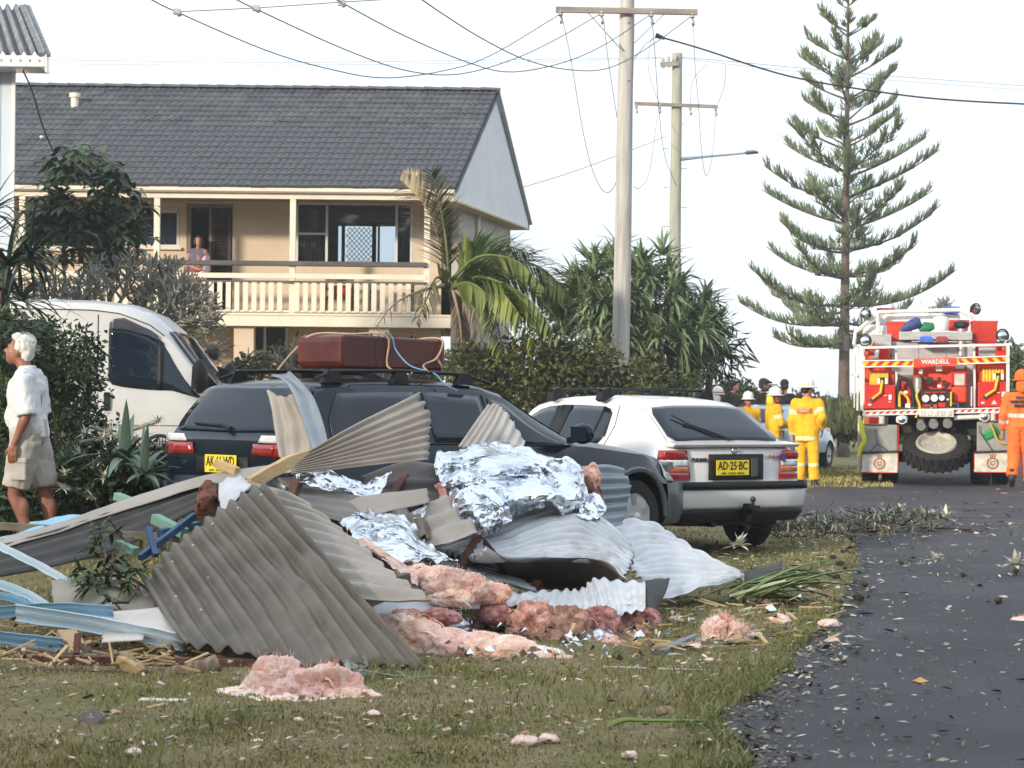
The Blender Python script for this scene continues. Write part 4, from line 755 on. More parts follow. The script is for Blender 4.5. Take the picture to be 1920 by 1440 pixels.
# balcony
hb_('balcony_fascia', -140, 846, 2.74, 2.955, HY - .04, HY + .06, creamw); hb_('balcony_edge', -140, 846, 2.96, 3.0, HY - .06, HY + .1, creamw)
hb_('handrail', -140, 800, 3.95, 4.05, HY - .07, HY + .07, railbrown, bevel=.015); hb_('mid_rail', -140, 800, 3.70, 3.80, HY - .02, HY + .03, creamw); hb_('baluster_rail', -140, 800, 3.60, 3.655, HY - .035, HY + .04, railbrown)
hb_('bottom_rail', -140, 800, 3.02, 3.06, HY - .02, HY + .03, creamw)
bal = MB().box((0, 0, 0), (.1, .022, .58)); xb0 = P(60, 500, HY).x; first = None
for k in range(int((P(798, 500, HY).x - xb0) / .172)):
    x = xb0 + k * .172
    if min(abs(x - P(p, 500, HY).x) for p in (293, 548)) < .1: continue
    if first is None: first = build('baluster', bal, creamw, hs); loc0 = first; first.location = Vector((x, HY - .03, 3.325)) - hs.location
    else: dup(first, hs, Vector((x, HY - .03, 3.325)) - hs.location)
for px in (40, 293, 548, 800): hb_('post', px - 5.5, px + 5.5, 2.75, 5.33, HY - .005, HY + .11, creamw)
# eave: gutter, fascia, soffit
hb_('gutter', -150, 851, 5.43, 5.55, HY - .13, HY - .0, creamw, bevel=.02); hb_('fascia', -150, 848, 5.30, 5.42, HY - .02, HY + .03, creamw)
# gable end
apex = q3(0, 3.9, 8.04); fb = q3(0, 0, 5.32); ft_ = q3(0, 0, 5.55); bk = q3(0, 7.9, 5.36)
bkt = q3(0, 7.9, 5.5)
build('gable', MB().prism([fb, bk, bkt, apex, ft_], (-.12, 0, 0)), gablem, hs, wc=True)
brd = build('barge_board', MB().beam(Vector(apex) + Vector((.03, 0, .07)), Vector(bkt) + Vector((.03, .2, -.02)), .05, .14, (1, 0, 0)), mat('barge_grey', (.46, .47, .48), (.54, .55, .56), rough=.6), hs, wc=True)
build('soffit_edge', MB().beam(Vector(fb) + Vector((-.2, 0, -.02)), Vector(bk) + Vector((-.2, 0, -.02)), .5, .04, (0, 0, 1)), cream, hs, wc=True)
sw = q3(-.28, 1.75, 0); sw2 = q3(-.28, 7.2, 0)
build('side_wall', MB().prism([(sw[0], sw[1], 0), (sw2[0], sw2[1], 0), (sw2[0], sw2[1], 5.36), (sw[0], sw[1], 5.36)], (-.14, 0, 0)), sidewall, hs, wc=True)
dp = q3(-.22, 3.4, 0); build('downpipe', MB().tube([(dp[0], dp[1], 0), (dp[0], dp[1], 5.2), (dp[0] + .05, dp[1], 5.35)], .045, 8), creamw, hs, wc=True)
# roof: base planes, tiles, ridge caps
build('roof', MB().prism([q3(-13.4, -.12, 5.50), q3(.1, -.12, 5.50), q3(.1, 3.9, 8.02), q3(-13.4, 3.9, 8.02)], (0, 0, -.06)).prism([q3(-13.4, 3.9, 8.03), q3(.0, 3.9, 8.03), q3(.0, 8.05, 5.45), q3(-13.4, 8.1, 5.45)], (0, 0, -.06)), tilem, hs, wc=True)
NR = 19; e2 = (Vector(q3(0, 3.9, 8.05)) - Vector(q3(0, -.14, 5.52))); row = e2 / NR; tw = .292
def tile_v():
    vs = []; nx = 8; up = Vector((1, 0, 0)).cross(row.normalized()).normalized()
    for j, (t, lift) in enumerate(((0, .0), (0, .036), (1.12, .012))):
        for i in range(nx + 1):
            x = tw * i / nx; z = lift + (.026 * abs(sin(2 * pi * i / nx)) if j else -.01)
            vs.append(Vector((x, 0, 0)) + row * t + up * z)
    return vs, [(j * (nx + 1) + i, j * (nx + 1) + i + 1, (j + 1) * (nx + 1) + i + 1, (j + 1) * (nx + 1) + i) for j in range(2) for i in range(nx)]
tv, tf = tile_v(); o0 = Vector(q3(.06, -.14, 5.52)); rest = MB(); first = None; cnt = 0
for c in range(46):
    for r in range(NR):
        o = o0 + row * r + Vector((-tw * (c + 1), 0, 0)); o += Vector((rng.normal(0, .004), 0, rng.normal(0, .003)))
        if cnt < 296 and r < 11 and c < 28:
            cnt += 1
            if first is None: first = build('roof_tile', MB().add(tv, tf), tilem, hs, smooth=50); first.location = o - hs.location
            else: dup(first, hs, o - hs.location)
        else: rest.add([v + o for v in tv], tf)
build('roof_tiles', rest, tilem, hs, wc=True, smooth=50, kind='stuff')
cap = MB().add([(x, .15 * cos(a), .075 * sin(a) + (.018 if x < .2 else 0)) for x in (0, .44) for a in np.linspace(0, pi, 7)], [(j, j + 1, j + 8, j + 7) for j in range(6)] + [tuple(range(7))])
capm = mat('ridge_cap', (.06, .065, .072), (.085, .088, .094), rough=.65, sc=5); first = None
for k in range(33):
    l = Vector(q3(.1 - .41 * (k + 1), 3.9, 8.05)) - hs.location
    if first is None: first = build('ridge_cap', cap, capm, hs, smooth=50); first.location = l
    else: dup(first, hs, l)
fl = P(140, 215, HY + 3.0); vp = build('vent_pipe', MB().lathe([(.085, -.1), (.085, .36), (.12, .37), (.12, .46), (.05, .47)], 12, fl), creamw, hs, wc=True, smooth=40)
build('flashing', MB().box(fl + Vector((0, -.15, -.12)), (.62, .5, .03), Matrix.Rotation(R(32), 3, 'X')), mat('lead_grey', (.28, .28, .28), (.36, .36, .36), rough=.6), vp, wc=True)
fl = P(78, 268, HY + 1.6); build('vent_pipe', MB().lathe([(.03, -.1), (.03, .1), (.05, .11), (.04, .15)], 10, fl), creamw, hs, wc=True)
# chairs on the balcony: brown timber with a red cushion
bc = thing('balcony_chair', 'brown timber chair with red cushion on the balcony', 'chair', (P(635, 540, HY + .9).x, HY + .9, 2.955)); cw = mat('chair_timber', (.16, .07, .04), (.22, .1, .06), rough=.6, sc=8)
for x in (-.27, .27):
    for y in (-.25, .25): build('leg', MB().box((x, y, .3 if y < 0 else .42), (.05, .05, .6 if y < 0 else .84)), cw, bc)
build('seat', MB().box((0, 0, .4), (.56, .52, .05)), cw, bc); build('back', MB().box((0, .25, .8), (.56, .04, .08)).box((0, .25, .6), (.56, .03, .06)), cw, bc); build('cushion', MB().box((.06, .1, .52), (.36, .14, .3)), mat('red_cushion', (.35, .02, .025), rough=.8), bc, bevel=.04)
tb2 = thing('balcony_table', 'pale table behind the balcony balusters right of the chair', 'table', (P(735, 540, HY + 1).x, HY + 1.0, 2.955))
build('table_top', MB().box((0, 0, .72), (.95, .6, .04)), creamw, tb2)
for x in (-.42, .42):
    for y in (-.24, .24): build('leg', MB().box((x, y, .35), (.05, .05, .7)), railbrown, tb2)

# ---------------------------------------------------------------- corner of the neighbouring house at the left edge
NY = 31.0; nh = thing('neighbour_house', 'pale blue clad house corner with corrugated grey roof at left edge', 'house', (P(-60, 700, NY).x, NY + 2, 0))
nblue = mat('blue_weatherboard', (.48, .55, .62), (.54, .61, .67), rough=.6, sc=2); x1 = P(26, 300, NY).x
zt = P(26, 125, NY).z; wl = build('wall', MB().prism([(x1 - 4, NY, 0), (x1 - .02, NY, 0), (x1 * 1.11 - .1, NY + 3.2, 0), (x1 - 4.5, NY + 3.2, 0)], (0, 0, zt)), nblue, nh, wc=True)
for k in range(12): build('board', MB().box((x1 - .09 - .19 * k, NY - .008, zt / 2), (.178, .02, zt)), nblue, wl, wc=True)
build('corner_strip', MB().box((x1 - .01, NY - .015, zt / 2), (.05, .05, zt)), white_paint, wl, wc=True)
gx = P(88, 118, NY - .4).x; gz1, gz0 = P(40, 106, NY - .4).z, P(40, 128, NY - .4).z
gt = build('gutter', MB().box((gx - 2.2, NY - .45, (gz1 + gz0) / 2), (4.4, .14, gz1 - gz0)), white_paint, nh, wc=True, bevel=.02); build('gutter_end', MB().box((gx + .012, NY - .45, (gz1 + gz0) / 2 - .03), (.02, .16, gz1 - gz0 + .08)), white_paint, gt, wc=True)
for k in range(5): build('strap', MB().box((gx - .08 - .13 * k, NY - .528, gz1 - .07), (.02, .012, .03)), mat('strap_grey', (.3, .3, .3)), gt, wc=True)
rf = patch([[P(-80, 100, NY - .5), P(86, 103, NY - .5)], [P(-90, 12, NY + 2.2), P(48, 14, NY + 2.2)]])
asb = mat('grey_fibro_roof', (.13, .14, .15), (.24, .25, .26), rough=.9, sc=9, det=8)
build('roof', MB().grid(lambda u, v: rf(u, v) + Vector((0, -.02, .045)) * sin(v * 2 * pi * 8.3), 6, 140), asb, nh, wc=True, smooth=60, solid=.012)
build('verge_cap', MB().beam(P(84, 103, NY - .52), P(46, 12, NY + 2.2), .16, .05), asb, nh, wc=True); build('soffit', MB().box((gx - 2.2, NY - .2, gz0 + .01), (4.3, .5, .03)), white_paint, nh, wc=True)

# ---------------------------------------------------------------- power poles and lines
polem = mat('weathered_pole', (.33, .32, .30), (.50, .48, .45), rough=.9, sc=14, stretch=(1, 1, .06), bump=.5, bsc=30); polem2 = mat('greenish_pole', (.28, .29, .23), (.38, .39, .32), rough=.9, sc=14, stretch=(1, 1, .08))
armm = mat('arm_timber', (.2, .17, .15), (.3, .26, .22), rough=.9, sc=10, stretch=(.2, 1, 1)); steel = mat('galv_steel', (.3, .31, .32), (.42, .43, .44), rough=.5, metal=.5); porc = mat('porcelain', (.35, .33, .3), (.5, .48, .45), rough=.3); wirem = mat('cable_grey', (.11, .11, .12), (.14, .14, .15), rough=.6); wireb = mat('cable_black', (.02, .02, .025), rough=.6)
D1, D2 = 40.0, 60.0
def pole(name, label, pxb, pxt, yb, yt, D, rb, rt, m):
    a, b = P(pxb, yb, D), P(pxt, yt, D); a.z = -.2; t = thing(name, label, 'power pole', (a.x, a.y, 0))
    k = 8; build('shaft', MB().tube([a.lerp(b, i / k) + Vector((.012 * mn.noise((i * 1.3, 0, rb * 50)), 0, 0)) for i in range(k + 1)], [lerp(rb, rt, i / k) for i in range(k + 1)], 14), m, t, wc=True, smooth=60); return t
p1 = pole('power_pole', 'tall pale timber power pole with a four insulator crossarm rising behind the white hatchback', 1160, 1177, 770, -60, D1, .168, .13, polem)
def arm(parent, x0, x1, y0, y1, D, ins, hw=.1, off=.2, m=armm):
    a, b = P(x0, y0, D - off), P(x1, y1, D - off); r = build('crossarm', MB().beam(a, b, .09, hw), m, parent, wc=True)
    for px, py in ins:
        c = P(px, py, D - off); build('insulator', MB().lathe([(.02, -.1), (.05, -.08), (.035, -.05), (.055, -.02), (.04, .01), (.05, .04), (.02, .07)], 10, c), porc, r, wc=True, smooth=50)
        build('clamp', MB().tube([c + Vector((0, 0, -.1)), c + Vector((.03, 0, -.16)), c + Vector((.0, 0, -.24))], .018, 5).ball(c + Vector((.02, -.02, -.2)), .035, 6, 4), steel, r, wc=True)
    return r
a = arm(p1, 1042, 1308, 18, 23, D1, [(1051, 20), (1128, 21), (1221, 22), (1298, 24)]); build('brace', MB().beam(P(1103, 24, D1 - .2), P(1164, 92, D1 - .2), .04, .02).beam(P(1246, 26, D1 - .2), P(1188, 82, D1 - .2), .04, .02), steel, a, wc=True)
for py in (16, 42, 150): build('bolt', MB().ball(P(1178, py, D1 - .14), .022, 6, 4), steel, p1, wc=True)
p2 = pole('power_pole', 'shorter greenish power pole with street lamp arm standing behind the pandanus', 1262, 1270, 700, 100, D2, .18, .135, polem2)
arm(p2, 1190, 1346, 194, 200, D2, [(1193, 196), (1237, 196), (1294, 199), (1342, 201)], .09); arm(p2, 1238, 1272, 121, 119, D2, [(1243, 112), (1253, 110), (1266, 108)], .12)
build('brace', MB().beam(P(1307, 204, D2 - .2), P(1277, 236, D2 - .2), .04, .02), steel, p2, wc=True)
for k, py in enumerate((279, 316, 352, 389, 425)): build('step_bolt', MB().tube([P(1278 if k % 2 else 1243, py, D2), P(1288 if k % 2 else 1254, py, D2)], .012, 5), steel, p2, wc=True)
sl_ = thing('street_lamp', 'grey street lamp on a long arm fixed to the greenish pole', 'street lamp', P(1279, 297, D2 - .1))
build('arm', MB().tube([P(1278, 298, D2 - .1), P(1320, 294, D2 - .1), P(1400, 287, D2 - .1)], [.055, .035, .025], 8), mat('lamp_arm_grey', (.2, .24, .3), (.25, .29, .35), rough=.5), sl_, wc=True, smooth=60)
build('lamp_head', MB().tube([P(1396, 287, D2 - .1), P(1401, 286, D2 - .1), P(1415, 285, D2 - .1), P(1422, 286, D2 - .1)], [.05, .12, .11, .06], 8, flat=.5), mat('lamp_head_grey', (.1, .11, .13), (.15, .16, .18), rough=.4), sl_, wc=True, smooth=60)
def wire(pts, d0, d1, r, m, label, n=36, group=None):
    c = [P(px, py, lerp(d0, d1, i / (len(pts) - 1))) for i, (px, py) in enumerate(pts)]
    return build('power_line', MB().tube([cr(c, t) for t in np.linspace(0, 1, n)], r, 5), m, label=label, cat='power line', group=group, smooth=60)
def sags(A, L_, lab): wire(A, 24, D1 - .2, .009, wirem, lab)
sags([(235, -28), (285, 0), (330, 22), (500, 95), (620, 130), (720, 146), (830, 133), (920, 104), (1051, 26)], 0, 'sagging power line ending at the leftmost insulator of the near crossarm')
sags([(400, -27), (445, 0), (480, 17), (640, 90), (760, 132), (860, 139), (960, 112), (1040, 75), (1124, 27)], 0, 'sagging power line ending at the second insulator from left on the near crossarm')
sags([(580, -33), (632, 0), (650, 10), (760, 68), (880, 118), (960, 135), (1060, 116), (1140, 80), (1218, 28)], 0, 'sagging power line ending at the third insulator from left on the near crossarm')
sags([(740, -33), (792, 0), (830, 26), (900, 70), (980, 110), (1060, 130), (1140, 128), (1220, 86), (1294, 32)], 0, 'sagging power line ending at the rightmost insulator of the near crossarm')
sb = thing('line_spreader', 'thin spreader bar clamped across the sagging power lines at top left', 'spreader', P(480, 16, 26)); build('bar', MB().tube([P(332, 22, 25.8), P(482, 15, 26.2), P(640, 4, 26.6), P(740, -2, 27)], .006, 5), wirem, sb, wc=True)
for px, py, d in ((332, 22, 25.8), (480, 15, 26.2), (640, 5, 26.6)): build('clamp', MB().box(P(px, py, d), (.08, .05, .07)).ball(P(px + 4, py + 4, d - .03), .035, 6, 4), steel, sb, wc=True)
wire([(1232, 68), (1310, 90), (1480, 143), (1660, 174), (1790, 188), (1960, 197)], D1, D1, .017, wireb, 'thick black cable running right from the near pole across the pine')
build('cable_joint', MB().tube([P(1229, 66, D1), P(1246, 72, D1)], [.05, .03], 8), wireb, label='black cable end joint hanging beside the near power pole', cat='cable joint')
wire([(1190, 110), (1210, 84), (1232, 68)], D1, D1, .007, wirem, 'thin grey lead from the near pole to the black cable joint')
wire([(88, 112), (500, 117), (900, 113), (1240, 108)], 62, D2, .007, wirem, 'upper faint power line crossing the sky above the house roof'); wire([(88, 120), (500, 122), (900, 118), (1240, 110)], 62, D2, .006, wirem, 'lower faint power line crossing the sky above the house roof')
wire([(1266, 106), (1400, 118), (1640, 140), (1960, 164)], D2, 70, .009, wirem, 'upper faint power line running right from the greenish pole'); wire([(1266, 108), (1400, 124), (1640, 148), (1960, 172)], D2, 70, .007, wirem, 'lower faint power line running right from the greenish pole')
wire([(978, 352), (1080, 320), (1200, 275), (1248, 256)], 52, D2, .009, wirem, 'slack service line from the house gable to the greenish pole')
for i, pts in enumerate(([(1053, 28), (1070, 110), (1090, 230), (1108, 310), (1128, 355), (1146, 358), (1160, 330)], [(1132, 40), (1140, 110), (1152, 190), (1161, 245)], [(1222, 30), (1228, 100), (1235, 200), (1246, 290), (1268, 348)], [(1300, 32), (1303, 120), (1309, 190), (1316, 290), (1325, 330), (1336, 290), (1342, 205)], [(1188, 350), (1200, 352), (1218, 320), (1234, 205)], [(1237, 195), (1220, 150), (1215, 110), (1222, 70)], [(1360, 122), (1358, 160), (1346, 195)], [(1294, 196), (1300, 150), (1325, 120)])):
    wire(pts, D1 if i < 3 else lerp(D1, D2, .5), D1 if i < 2 else D2 - .3, .008, wirem, ['broken lead hanging from the leftmost insulator and looping to the near pole', 'broken lead hanging from the second insulator beside the near pole', 'broken lead running from the third insulator down to the greenish pole', 'long loop of lead hanging right of the greenish pole', 'slack loop of lead between the two poles low down', 'curled lead above the lower crossarm left of the greenish pole', 'short lead hanging above the right end of the lower crossarm', 'thin lead rising from the lower crossarm right of the greenish pole'][i], 24)
build('service_cable', MB().tube([cr([P(42, 130, NY - .2), P(60, 170, 31), P(85, 250, 32), P(118, 320, 33)], t) for t in np.linspace(0, 1, 16)], .012, 5), wireb, label='black cable hanging from the corner of the pale blue house', cat='cable')
# ---------------------------------------------------------------- vegetation
def strap(mb, base, d, L_, w_, droop=.6, seg=5, fold=.25, side=None, prof=None):
    """a folded strap leaf: base point, direction, length, width, how far the tip bends down"""
    p = Vector(base); d = Vector(d).normalized(); s = side or d.cross(Vector((0, 0, 1)))
    if s.length < 1e-3: s = Vector((1, 0, 0))
    s = s.normalized(); vs = []; st = L_ / seg
    for i in range(seg + 1):
        t = i / seg; ww = w_ * (prof(t) if prof else (min(1, .55 + t * 2) * (1 - t ** 2.2) + .02)); n = s.cross(d)
        vs += [p - s * ww + n * ww * fold, p, p + s * ww + n * ww * fold]
        d = (d + Vector((0, 0, -1)) * droop / seg * (.4 + 1.2 * t)).normalized(); p = p + d * st
    mb.add(vs, [(i * 3 + k, i * 3 + k + 1, i * 3 + k + 4, i * 3 + k + 3) for i in range(seg) for k in (0, 1)])
def rnd_dir(zmin=-.3, zmax=1):
    z = rng.uniform(zmin, zmax); a = rng.uniform(0, 2 * pi); r = sqrt(max(0, 1 - z * z)); return Vector((r * cos(a), r * sin(a), z))
def cloud(blobs, n, size, seed=0, shell=.5, aspect=.5, droop=.2):
    """n small folded leaves through the outer volume of ellipsoid clumps: (centre, radii, weight)"""
    g = np.random.default_rng(seed); wts = np.array([b[2] if len(b) > 2 else b[1][0] * b[1][2] for b in blobs]); k = g.choice(len(blobs), n, p=wts / wts.sum())
    c = np.array([tuple(b[0]) for b in blobs])[k]; r = np.array([b[1] for b in blobs])[k]
    d = g.normal(size=(n, 3)); d /= np.linalg.norm(d, axis=1)[:, None]; rad = (shell + (1 - shell) * g.random(n) ** .5)[:, None] * (1 + .18 * g.normal(size=(n, 1)))
    p = c + d * r * rad; a = d * .6 + g.normal(size=(n, 3)) * .8; a[:, 2] -= droop; a /= np.linalg.norm(a, axis=1)[:, None]
    b = np.cross(a, g.normal(size=(n, 3))); b /= np.linalg.norm(b, axis=1)[:, None]; L_ = size * g.uniform(.6, 1.4, n)[:, None]; nn = np.cross(a, b)
    p[:, 2] = np.maximum(p[:, 2], .01)
    V = np.stack([p, p + a * L_ * .5 + b * L_ * aspect * .5 + nn * L_ * .1, p + a * L_, p + a * L_ * .5 - b * L_ * aspect * .5 + nn * L_ * .1], 1)
    mb = MB(); mb.v = [tuple(x) for x in V.reshape(-1, 3)]; mb.f = [(i, i + 1, i + 2) for i in range(0, 4 * n, 4)] + [(i, i + 2, i + 3) for i in range(0, 4 * n, 4)]; return mb
def fork(mb, tips, p, d, L_, r, dep, spread=.75, up=.25, taper=.78, kids=(2, 3)):
    q = p + d * L_ * rng.uniform(.8, 1.15); m = (p + q) / 2 + Vector(rng.normal(0, L_ * .05, 3)); mb.tube([p, m, q], [r, r * .92, r * .85], 5, cap=dep == 0)
    if dep == 0: tips.append((q, d)); return
    for k in range(int(rng.integers(kids[0], kids[1] + 1))):
        nd = (d + Vector(rng.normal(0, spread, 3)) + Vector((0, 0, up))).normalized(); fork(mb, tips, q, nd, L_ * taper, r * .82, dep - 1, spread, up, taper, kids)
lf = lambda n, a, b, isl=.4, rough=.5: mat(n, a, b, rough=rough, sc=1.6, isl=isl, spec=.35)
barkm = mat('bark', (.06, .045, .035), (.12, .095, .075), rough=.95, sc=18, bump=.8, bsc=30, stretch=(1, 1, .4)); frangi = mat('frangipani_bark', (.15, .145, .115), (.27, .255, .205), rough=.9, sc=12, isl=.2)
g_dark = lf('leaf_dark', (.018, .04, .016), (.045, .075, .028)); g_hedge = lf('leaf_hedge', (.035, .05, .016), (.10, .105, .03), .6); g_mid = lf('leaf_mid', (.035, .06, .018), (.08, .10, .03)); g_pand = lf('leaf_pandanus', (.11, .175, .085), (.22, .28, .15), .4); g_far = lf('leaf_far', (.09, .12, .035), (.18, .18, .07), .35)
g_palm = lf('leaf_palm', (.07, .115, .025), (.15, .18, .045), .3); g_dry = lf('leaf_dry', (.16, .12, .08), (.28, .22, .15), .3); g_pine = lf('leaf_pine', (.09, .135, .07), (.15, .19, .10), .3); g_yucca = lf('leaf_yucca', (.02, .045, .03), (.05, .08, .055), .4); g_agave = lf('leaf_agave', (.07, .12, .09), (.12, .18, .14), .25); g_pale = lf('leaf_pale', (.36, .35, .26), (.56, .55, .44), .3)
# umbrella tree by the house
UD = 38.0
ut = thing('umbrella_tree', 'dark glossy umbrella tree in front of the left end of the house balcony', 'tree', G(150, 900) * 0 + Vector((P(150, 500, UD).x, UD, 0)))
tips = []; m = MB(); b0 = Vector((P(150, 500, UD).x, UD, 0)); 
for k in range(4): m.tube([b0 + Vector((.1 * k - .15, .1 * (k % 2), 0)), b0 + Vector((.3 * k - .5, .2, 2.2)), b0 + Vector((.45 * k - .75, 0, 3.8))], [.06, .045, .02], 6)
build('trunk', m, barkm, ut, wc=True, smooth=60); m = MB()
for px, py, n in [(120, 300, 8), (205, 325, 10), (180, 310, 6), (90, 420, 14), (120, 380, 12), (165, 420, 14), (220, 365, 8), (60, 470, 10), (250, 440, 8), (235, 465, 8), (190, 490, 10), (120, 320, 8), (205, 340, 9), (105, 345, 5), (185, 375, 6), (150, 300, 4), (80, 390, 8), (140, 400, 10), (210, 400, 9), (100, 440, 10), (170, 440, 12), (230, 435, 8), (245, 410, 5), (70, 430, 6), (130, 470, 8), (200, 470, 8)]:
    for k in range(n):
        c = P(px + rng.normal(0, 17), py + rng.normal(0, 14), UD + rng.normal(0, .5)); up = Vector((rng.normal(0, .5), rng.normal(-.2, .5), 1)).normalized(); a0 = rng.uniform(0, 6)
        u = up.orthogonal().normalized(); v = up.cross(u)
        for j in range(9):
            a = a0 + j * .7; d = (u * cos(a) + v * sin(a) + up * .15); strap(m, c + d * .03, d, rng.uniform(.22, .34), .055, 1.0, 3, .15, prof=lambda t: sin(pi * min(.98, t * .85 + .13)))
build('crown', m, g_dark, ut, wc=True, smooth=80)
# bare frangipani behind the van, and a sparser one before the balcony
fd = 34.0
f1 = thing('frangipani', 'leafless grey frangipani dome behind the white van roof', 'shrub', (P(235, 700, fd).x, fd, 0)); m = MB(); tips = []
for k in range(7):
    a = k / 7 * 2 * pi; fork(m, tips, Vector((P(200 + 8 * (k % 3), 700, fd).x, fd, 1.6)), Vector((1.25 * cos(a), .7 * sin(a), .75 + .3 * (k % 3))).normalized(), .56, .04, 6, .55, .16, .8)
m.tube([(P(208, 700, fd).x, fd, 0), (P(204, 700, fd).x, fd, 1.6)], [.11, .09], 8); build('branches', m, frangi, f1, wc=True, smooth=60)
m = MB()
for q, d in tips[::60]: strap(m, q, (d + Vector((0, 0, .4))), .22, .035, .8, 3)
build('leaves', m, g_mid, f1, wc=True)
fd2 = 38.5; f2 = thing('frangipani', 'sparse frangipani with few leaf tips in front of the balcony balusters', 'shrub', (P(640, 700, fd2).x, fd2, 0)); m = MB(); tips = []
for px, n in ((575, 3), (650, 5), (730, 4), (780, 3), (520, 2)):
    for k in range(n): fork(m, tips, Vector((P(px, 700, fd2).x, fd2 + rng.normal(0, .2), .9)), Vector((rng.normal(0, .6), rng.normal(0, .4), 1)).normalized(), .42, .036, 4, .55, .3, .82)
    m.tube([(P(px, 700, fd2).x, fd2, 0), (P(px, 700, fd2).x, fd2, .95)], [.08, .06], 7)
build('branches', m, frangi, f2, wc=True, smooth=60); m = MB()
for q, d in tips[::3]:
    for k in range(3): strap(m, q, (d + rnd_dir(0, 1) * .7), .16, .03, .7, 3)
build('leaves', m, g_mid, f2, wc=True)
# strap-leaved clump at the left edge
yd = 22.0; yu = thing('yucca', 'long drooping strap leaved plant at the left edge above the hedge', 'plant', (P(5, 700, yd).x, yd, 0)); m = MB()
for px, py, n in ((-20, 400, 26), (15, 500, 44), (55, 485, 26), (-5, 560, 34), (40, 565, 26), (-40, 470, 24)):
    c = P(px, py, yd + rng.normal(0, .2))
    for k in range(n): d = rnd_dir(-.25, 1); strap(m, c, d, rng.uniform(.45, .8), .024, rng.uniform(.5, 1.8), 6, .3)
build('leaves', m, g_yucca, yu, wc=True, smooth=80); build('stem', MB().tube([(P(0, 700, yd).x, yd, 0), P(5, 560, yd), P(10, 480, yd)], [.09, .07, .06], 8), barkm, yu, wc=True)
# dark hedge behind the old man
def bush(name, label, D, blobs, n, size, m, seed, cat='bush', twigs=True, dj=.5):
    B = []
    for px, py, r in blobs: s = FPX / D; B.append((P(px, py, D + rng.normal(0, dj)), (r / s, max(.3, r / s * .8), r / s * .9)))
    c = P(blobs[0][0], 900, D); t = thing(name, label, cat, (c.x, D, 0)); build('foliage', cloud(B, n, size, seed), m, t, wc=True)
    if twigs:
        k = MB()
        for b in B: k.tube([(c.x + (b[0].x - c.x) * .5, D, 0), ((c.x + b[0].x) / 2, D, b[0].z * .5), b[0]], [.04, .03, .012], 5)
        build('stems', k, barkm, t, wc=True)
    return t
bush('hedge', 'dense dark hedge behind the old man and beside the van', 20.6, [(60, 660, 75), (135, 665, 60), (10, 640, 70), (120, 740, 75), (30, 750, 100), (160, 800, 50), (60, 850, 100), (-30, 800, 90), (140, 700, 55), (90, 780, 80)], 15000, .055, g_dark, 1)
bush('hedge', 'lower dark leafy growth around the old man legs at far left', 19.2, [(40, 900, 90), (120, 900, 80), (-20, 950, 80), (170, 930, 60), (230, 900, 50), (100, 970, 60), (255, 870, 45)], 9000, .07, g_dark, 2)
m = MB(); 
for px, py in ((10, 720), (15, 770), (25, 735), (8, 800)):
    for k in range(10): strap(m, P(px + rng.normal(0, 6), py + rng.normal(0, 6), 19.4), rnd_dir(.1, 1), .13, .018, .8, 3)
build('leaf_rosettes', m, lf('leaf_lime', (.10, .13, .02), (.16, .19, .04)), None, label='lime green leaf rosettes in the hedge left of the old man', cat='plant')
bush('hedge', 'rough green brown hedge beneath the pandanus behind both cars', 37.0, [(930, 700, 60), (1000, 690, 70), (1060, 700, 70), (1110, 690, 60), (960, 740, 60), (1050, 740, 70), (1130, 740, 60), (1210, 715, 45), (1260, 730, 40), (880, 690, 50), (1220, 745, 50), (1290, 740, 30)], 15000, .10, g_hedge, 3)
bush('shrub', 'loose green shrub in front of the lower storey of the house behind the dark wagon', 39.2, [(470, 690, 26), (520, 680, 30), (560, 690, 26), (600, 690, 24), (440, 700, 20)], 1500, .12, g_hedge, 16)
bush('bush', 'low green coastal bush between the pandanus and the cameramen', 57.0, [(1390, 745, 30), (1370, 770, 40), (1420, 765, 30), (1350, 750, 35)], 3500, .14, g_far, 4); bush('bush', 'long pale green coastal scrub behind the firefighters and pine trunk', 60.0, [(1500, 765, 30), (1540, 772, 32), (1580, 775, 32), (1615, 770, 30), (1560, 790, 35), (1600, 795, 35), (1460, 770, 30), (1520, 795, 35), (1640, 770, 30), (1440, 775, 30), (1680, 790, 40)], 9000, .15, g_far, 5)
m = MB()
for k in range(420): strap(m, P(rng.uniform(1480, 1660), rng.uniform(770, 815), rng.uniform(56.5, 58)), Vector((rng.normal(0, .3), rng.normal(0, .3), 1)), rng.uniform(.3, .75), .02, 1.0, 3)
build('tall_grass', m, mdry, None, kind='stuff')
bush('palm_scrub', 'dark green scrub at the right edge behind the orange overalls', 62.0, [(1890, 660, 22), (1910, 690, 30), (1900, 730, 40), (1920, 760, 40), (1850, 770, 40)], 3000, .2, g_mid, 6)
bush('far_scrub', 'pale far coastal scrub on the horizon behind the fire truck', 95.0, [(x, 768 + 4 * (i % 2), 22) for i, x in enumerate(range(1380, 2000, 30))], 4000, .22, g_far, 8, twigs=False)
